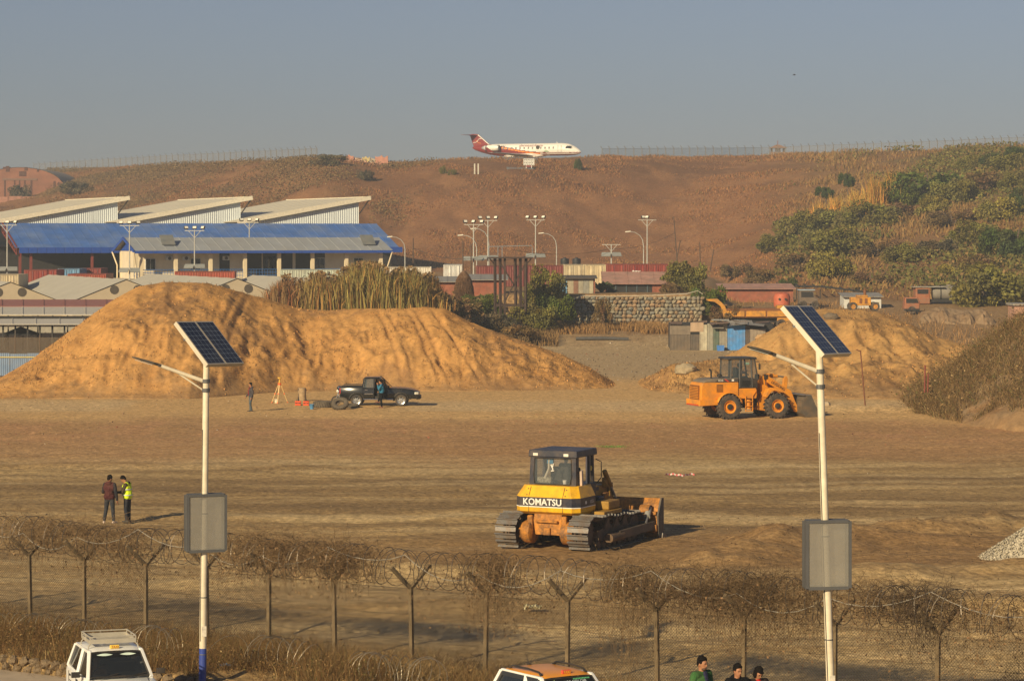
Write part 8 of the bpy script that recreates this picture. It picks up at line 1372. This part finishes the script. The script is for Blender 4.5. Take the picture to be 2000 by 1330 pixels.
u = rng.uniform(1440, 2070, 90000); fy = np.interp(u, PU, FOY); ey = np.interp(u, PU, EDY); t = rng.uniform(.02, .97, len(u)); Y = fy+(ey-fy)*t; x = (u-1000)*Y/F; z = gz(x, Y); row = YH+(H-z)*F/Y; k = fbm(x*.10, Y*.04, 4, 771)+.55*sstep(60, 0, np.abs(row-(560-.62*(u-1480))))+.3*sstep(1700, 1950, u)-.3*sstep(120, 20, u-1440)-.7*(row < 520-.62*(u-1480)) > rng.uniform(.1, .95, len(u)); P = np.c_[x, Y, z][k]; P = P+np.c_[rng.normal(size=(len(P), 2))*.3, rng.uniform(.0, 1.2, len(P))]; mm = rng.random(len(P))[:, None]; V, Fq, c = cards(P, .36, np.where(mm < .55, arr(.20, .175, .05), np.where(mm < .8, arr(.24, .15, .06), arr(.12, .125, .036)))*rng.uniform(.7, 1.2, (len(P), 1)), .25, 1.4); tag(fromnp('scrub', V, Fq, foliage, c), 'mixed olive scrub filling between the shrubs on the right hillside', 'scrub', kind='stuff')
# brush in the yard, on the bank and on the mounds
Q, uu = ground_pts(9000, 1085, 1310, 272, 282); k = fbm(Q[:, 0]*.5, Q[:, 1]*.3, 3, 720) > rng.uniform(-.5, .4, len(Q)); Q = Q[k]; A = blades(Q, .75, .07, .6, arr(.36, .21, .085)*rng.uniform(.6, 1.2, (len(Q), 1)), .25)
Q, uu = ground_pts(9000, 1340, 2050, 262, 318); k = fbm(Q[:, 0]*.12, Q[:, 1]*.12, 3, 730) > rng.uniform(-.1, .6, len(Q)); Q = Q[k]; B_ = blades(Q, .55, .07, .7, arr(.33, .19, .08)*rng.uniform(.6, 1.2, (len(Q), 1)), .25)
Q, uu = ground_pts(6000, 820, 1090, 262, 284); D = blades(Q, .9, .08, .6, arr(.26, .16, .07)*rng.uniform(.5, 1.3, (len(Q), 1)), .3); V, Fq, c = cat(A, B_, D); tag(fromnp('yard_grass', V, Fq, dryveg, c), 'tall brown grass in the yard and below the stone wall', 'grass', kind='stuff')
Q = sample(gb, 42000); s_ = fbm(Q[:, 0]*.5, Q[:, 1]*.5, 3, 740); bare = (Q[:, 2] < .9+.5*s_) & (1000+Q[:, 0]*F/Q[:, 1] > 1880); Q = Q[(~bare) & (Q[:, 2] > -.1)]; mm = rng.random(len(Q))[:, None]; cc = np.where(mm < .4, arr(.18, .112, .05), np.where(mm < .75, arr(.26, .165, .072), np.where(mm < .9, arr(.13, .12, .042), arr(.36, .25, .12))))
A = blades(Q, .25+.35*rng.random(len(Q)), .026, 1.2, cc, .35); i = rng.integers(0, len(Q), 9000); S0 = Q[i]; S1 = S0+np.c_[rng.normal(size=(len(i), 2))*.40, rng.uniform(.05, .8, len(i))]; B_ = strands(S0, S1, .008, cc[i]*.8, .1, 2, .06); D = cards(S1+rng.normal(size=S1.shape)*.1, .09, cc[i]*.9); V, Fq, c = cat(A, B_, D); tag(fromnp('dry_brush', V, Fq, dryveg, c), 'tangled dry brush on the bank at the right edge', 'brush', kind='stuff')
p = at(1940, 795, 33); o = root('cut_stump', 'cluster of pale cut stems sticking out of the brush bank', 'stump', (p.x, p.y, p.z-.2))
for k in range(7): x = random.uniform(-.5, .5); MB().tube([(x*.8, 0, 0), (x*1.1, -.1, random.uniform(.9, 1.5))], [.05, .035], 6).build('cut_stem', M('cut_wood', (.45, .27, .14), .8), o)
for hp, n, lab in ((lm, 2600, 'sparse dry tufts and clods on the long earth mound'), (rm, 1800, 'sparse dry tufts and clods on the smaller earth mound')):
    Q = sample(hp, n*6); k = fbm(Q[:, 0]*.35, Q[:, 2]*.8, 3, 750) > rng.uniform(-.1, .7, len(Q)); Q = Q[k & (Q[:, 2] > .1)][:n]; A = blades(Q, .20, .035, 1.0, arr(.17, .10, .048)*rng.uniform(.5, 1.3, (len(Q), 1)), .3); Q = sample(hp, n*2); Q = Q[Q[:, 2] > 0]; B_ = cards(Q+np.c_[np.zeros((len(Q), 2)), np.full(len(Q), .01)], rng.uniform(.04, .15, len(Q)), arr(.50, .27, .10)*rng.uniform(.7, 1.2, (len(Q), 1)), .15, 1.1, 3.0); V, Fq, c = cat(A, B_); tag(fromnp('mound_litter', V, Fq, dryveg, c), lab, 'tufts', kind='stuff')
# rubble and clods on the field: small four-sided chips
def chips(P, size, col):
    q = len(P); tet = np.array([[1, 0, -.4], [-.5, .87, -.4], [-.5, -.87, -.4], [0, 0, .8]]); ro_ = rng.normal(size=(q, 3, 3))*.6; V = (P[:, None]+np.einsum('nij,kj->nki', ro_, tet)*size[:, None, None]).reshape(-1, 3); i = np.arange(q)[:, None]*4; return V, np.concatenate([i+np.array([f]) for f in ((0, 1, 3), (1, 2, 3), (2, 0, 3), (0, 2, 1))]), np.repeat(col, 4, 0)
def fpts(n, y0, y1, u0=-60, u1=2060): yy = rng.uniform(y0, y1, n); uu = rng.uniform(u0, u1, n); Yw = F*H/(yy-YH); x = (uu-1000)*Yw/F; return np.c_[x, Yw, gz(x, Yw)]
def ccol(n, cols, p): return np.array(cols)[rng.choice(len(cols), n, p=p)]*rng.uniform(.7, 1.2, (n, 1))
n = 4200; P = fpts(n, 782, 880); P = P[fbm(P[:, 0]*.2, P[:, 1]*.2, 3, 77) > rng.uniform(-.7, .4, n)]; n = len(P); A = chips(P, rng.uniform(.012, .045, n)*rng.choice([1, 1, 1.5], n), ccol(n, [(.36, .11, .06), (.55, .47, .38), (.20, .12, .07), (.34, .22, .13)], [.26, .07, .35, .32])); n = 4500; P = fpts(n, 870, 1250); P = P[fd(P[:, 0], P[:, 1]) < -.5]; n = len(P); B_ = chips(P, rng.uniform(.010, .036, n), ccol(n, [(.22, .145, .07), (.34, .235, .12), (.5, .42, .3)], [.6, .36, .04])); n = 2200; P = fpts(n, 985, 1110, 1150, 2050); D = chips(P, rng.uniform(.015, .05, n), ccol(n, [(.17, .10, .05), (.22, .14, .075)], [.6, .4])); n = 2600; uu_ = rng.uniform(1000, 1480, n); Yw = rng.uniform(205, 276, n); x = (uu_-1000)*Yw/F; P = np.c_[x, Yw, gz(x, Yw)]; E_ = chips(P, rng.uniform(.03, .11, n), ccol(n, [(.28, .2, .12), (.2, .14, .09), (.5, .44, .36), (.3, .1, .06)], [.45, .4, .1, .05])); V, Fq, c = cat(A, B_, D, E_); tag(fromnp('field_rubble', V, Fq, M('chip', (0, 0, 0)), c), 'brick chips, stones and clods scattered over the field', 'rubble', kind='stuff')
def surf(hp, u, y):
    X, Y, Z = hp; du = 1000+X*F/Y-u; dy = YH+(H-Z)*F/Y-y; q = du**2+dy**2; k = np.unravel_index(np.argmin(q), q.shape); return Vector((X[k], Y[k], Z[k]))
bo = [('flat pale boulder half sunk in the ochre mound, left of the loader', 1338, 728, 28.6, .8, (.34, .27, .17)), ('ochre boulder on the mound above the loader cab', 1492, 664, 27.5, .62, (.46, .29, .14)), ('dark boulder on the ochre mound under the solar panel', 1624, 622, 26.5, .55, (.17, .13, .09)), ('pale boulder beside the dark one under the solar panel', 1630, 630, 26.6, .5, (.42, .28, .15)), ('small rock beside the loader bucket', 1612, 791, 31.2, .35, (.42, .33, .22))]
for lb, u, y, s, r_, c in bo:
    m = MB(); m.ell((0, 0, 0), (r_, r_*.8, r_*.6), 12, 8); m.v = [tuple(Vector(v)*(1+.16*random.uniform(-1, 1))) for v in m.v]; tag(m.build('boulder', M('boulder_%d' % u, c, .9, var=.3, scale=3, bump=.03), None, True, loc=(surf(rm, u, y) if u < 1612 or u > 1613 else setg(u, y))+Vector((0, 0, r_*.2))), lb, 'boulder')
P = np.concatenate([sample(lm, 1)]) ; n = 260; Yw = rng.uniform(118, 121, n); x = rng.normal(size=n)*.35+(1195-1000)*119.5/F*1.0; Yw = F*H/(873-YH)+rng.normal(size=n)*.3; x = (1195-1000)*Yw/F+rng.normal(size=n)*.4; P = np.c_[x, Yw, gz(x, Yw)]; V, Fq, c = blades(P, .10, .02, .6, arr(.16, .27, .06), .3); tag(fromnp('grass_patch', V, Fq, foliage, c), 'small bright green grass patch on the field behind the bulldozer', 'grass', kind='stuff')
# grey rubble bank in front of the tanker
heap('rubble_bank', 'grey bank of rubble in front of the tanker', [1775, 1800, 1840, 1880, 1920, 1950], [640, 606, 598, 605, 600, 635], ([1775, 1950], [285, 283]), ([1775, 1950], [291, 290]), 5, (.27, .185, .11), lambda t: np.interp(t, [0, .2, .6, 1], [0, .4, .85, 1]), 800, n=(120, 60), rough=2.2)
# ================================================================ haze
m = MB(); m.bx(-3900, 3900, -80, 3300, -1.6, 44); hz = m.build('haze', bpy.data.materials.new('haze_air')); mt = hz.data.materials[0]; mt.use_nodes = True; n = mt.node_tree; n.nodes.clear(); ou = n.nodes.new('ShaderNodeOutputMaterial'); pv = n.nodes.new('ShaderNodeVolumePrincipled')
pv.inputs['Color'].default_value = (.72, .80, .90, 1); pv.inputs['Density'].default_value = .0004; n.links.new(pv.outputs[0], ou.inputs['Volume']); hz['kind'] = 'stuff'; hz['label'] = 'thin pale dusty haze over the whole place'
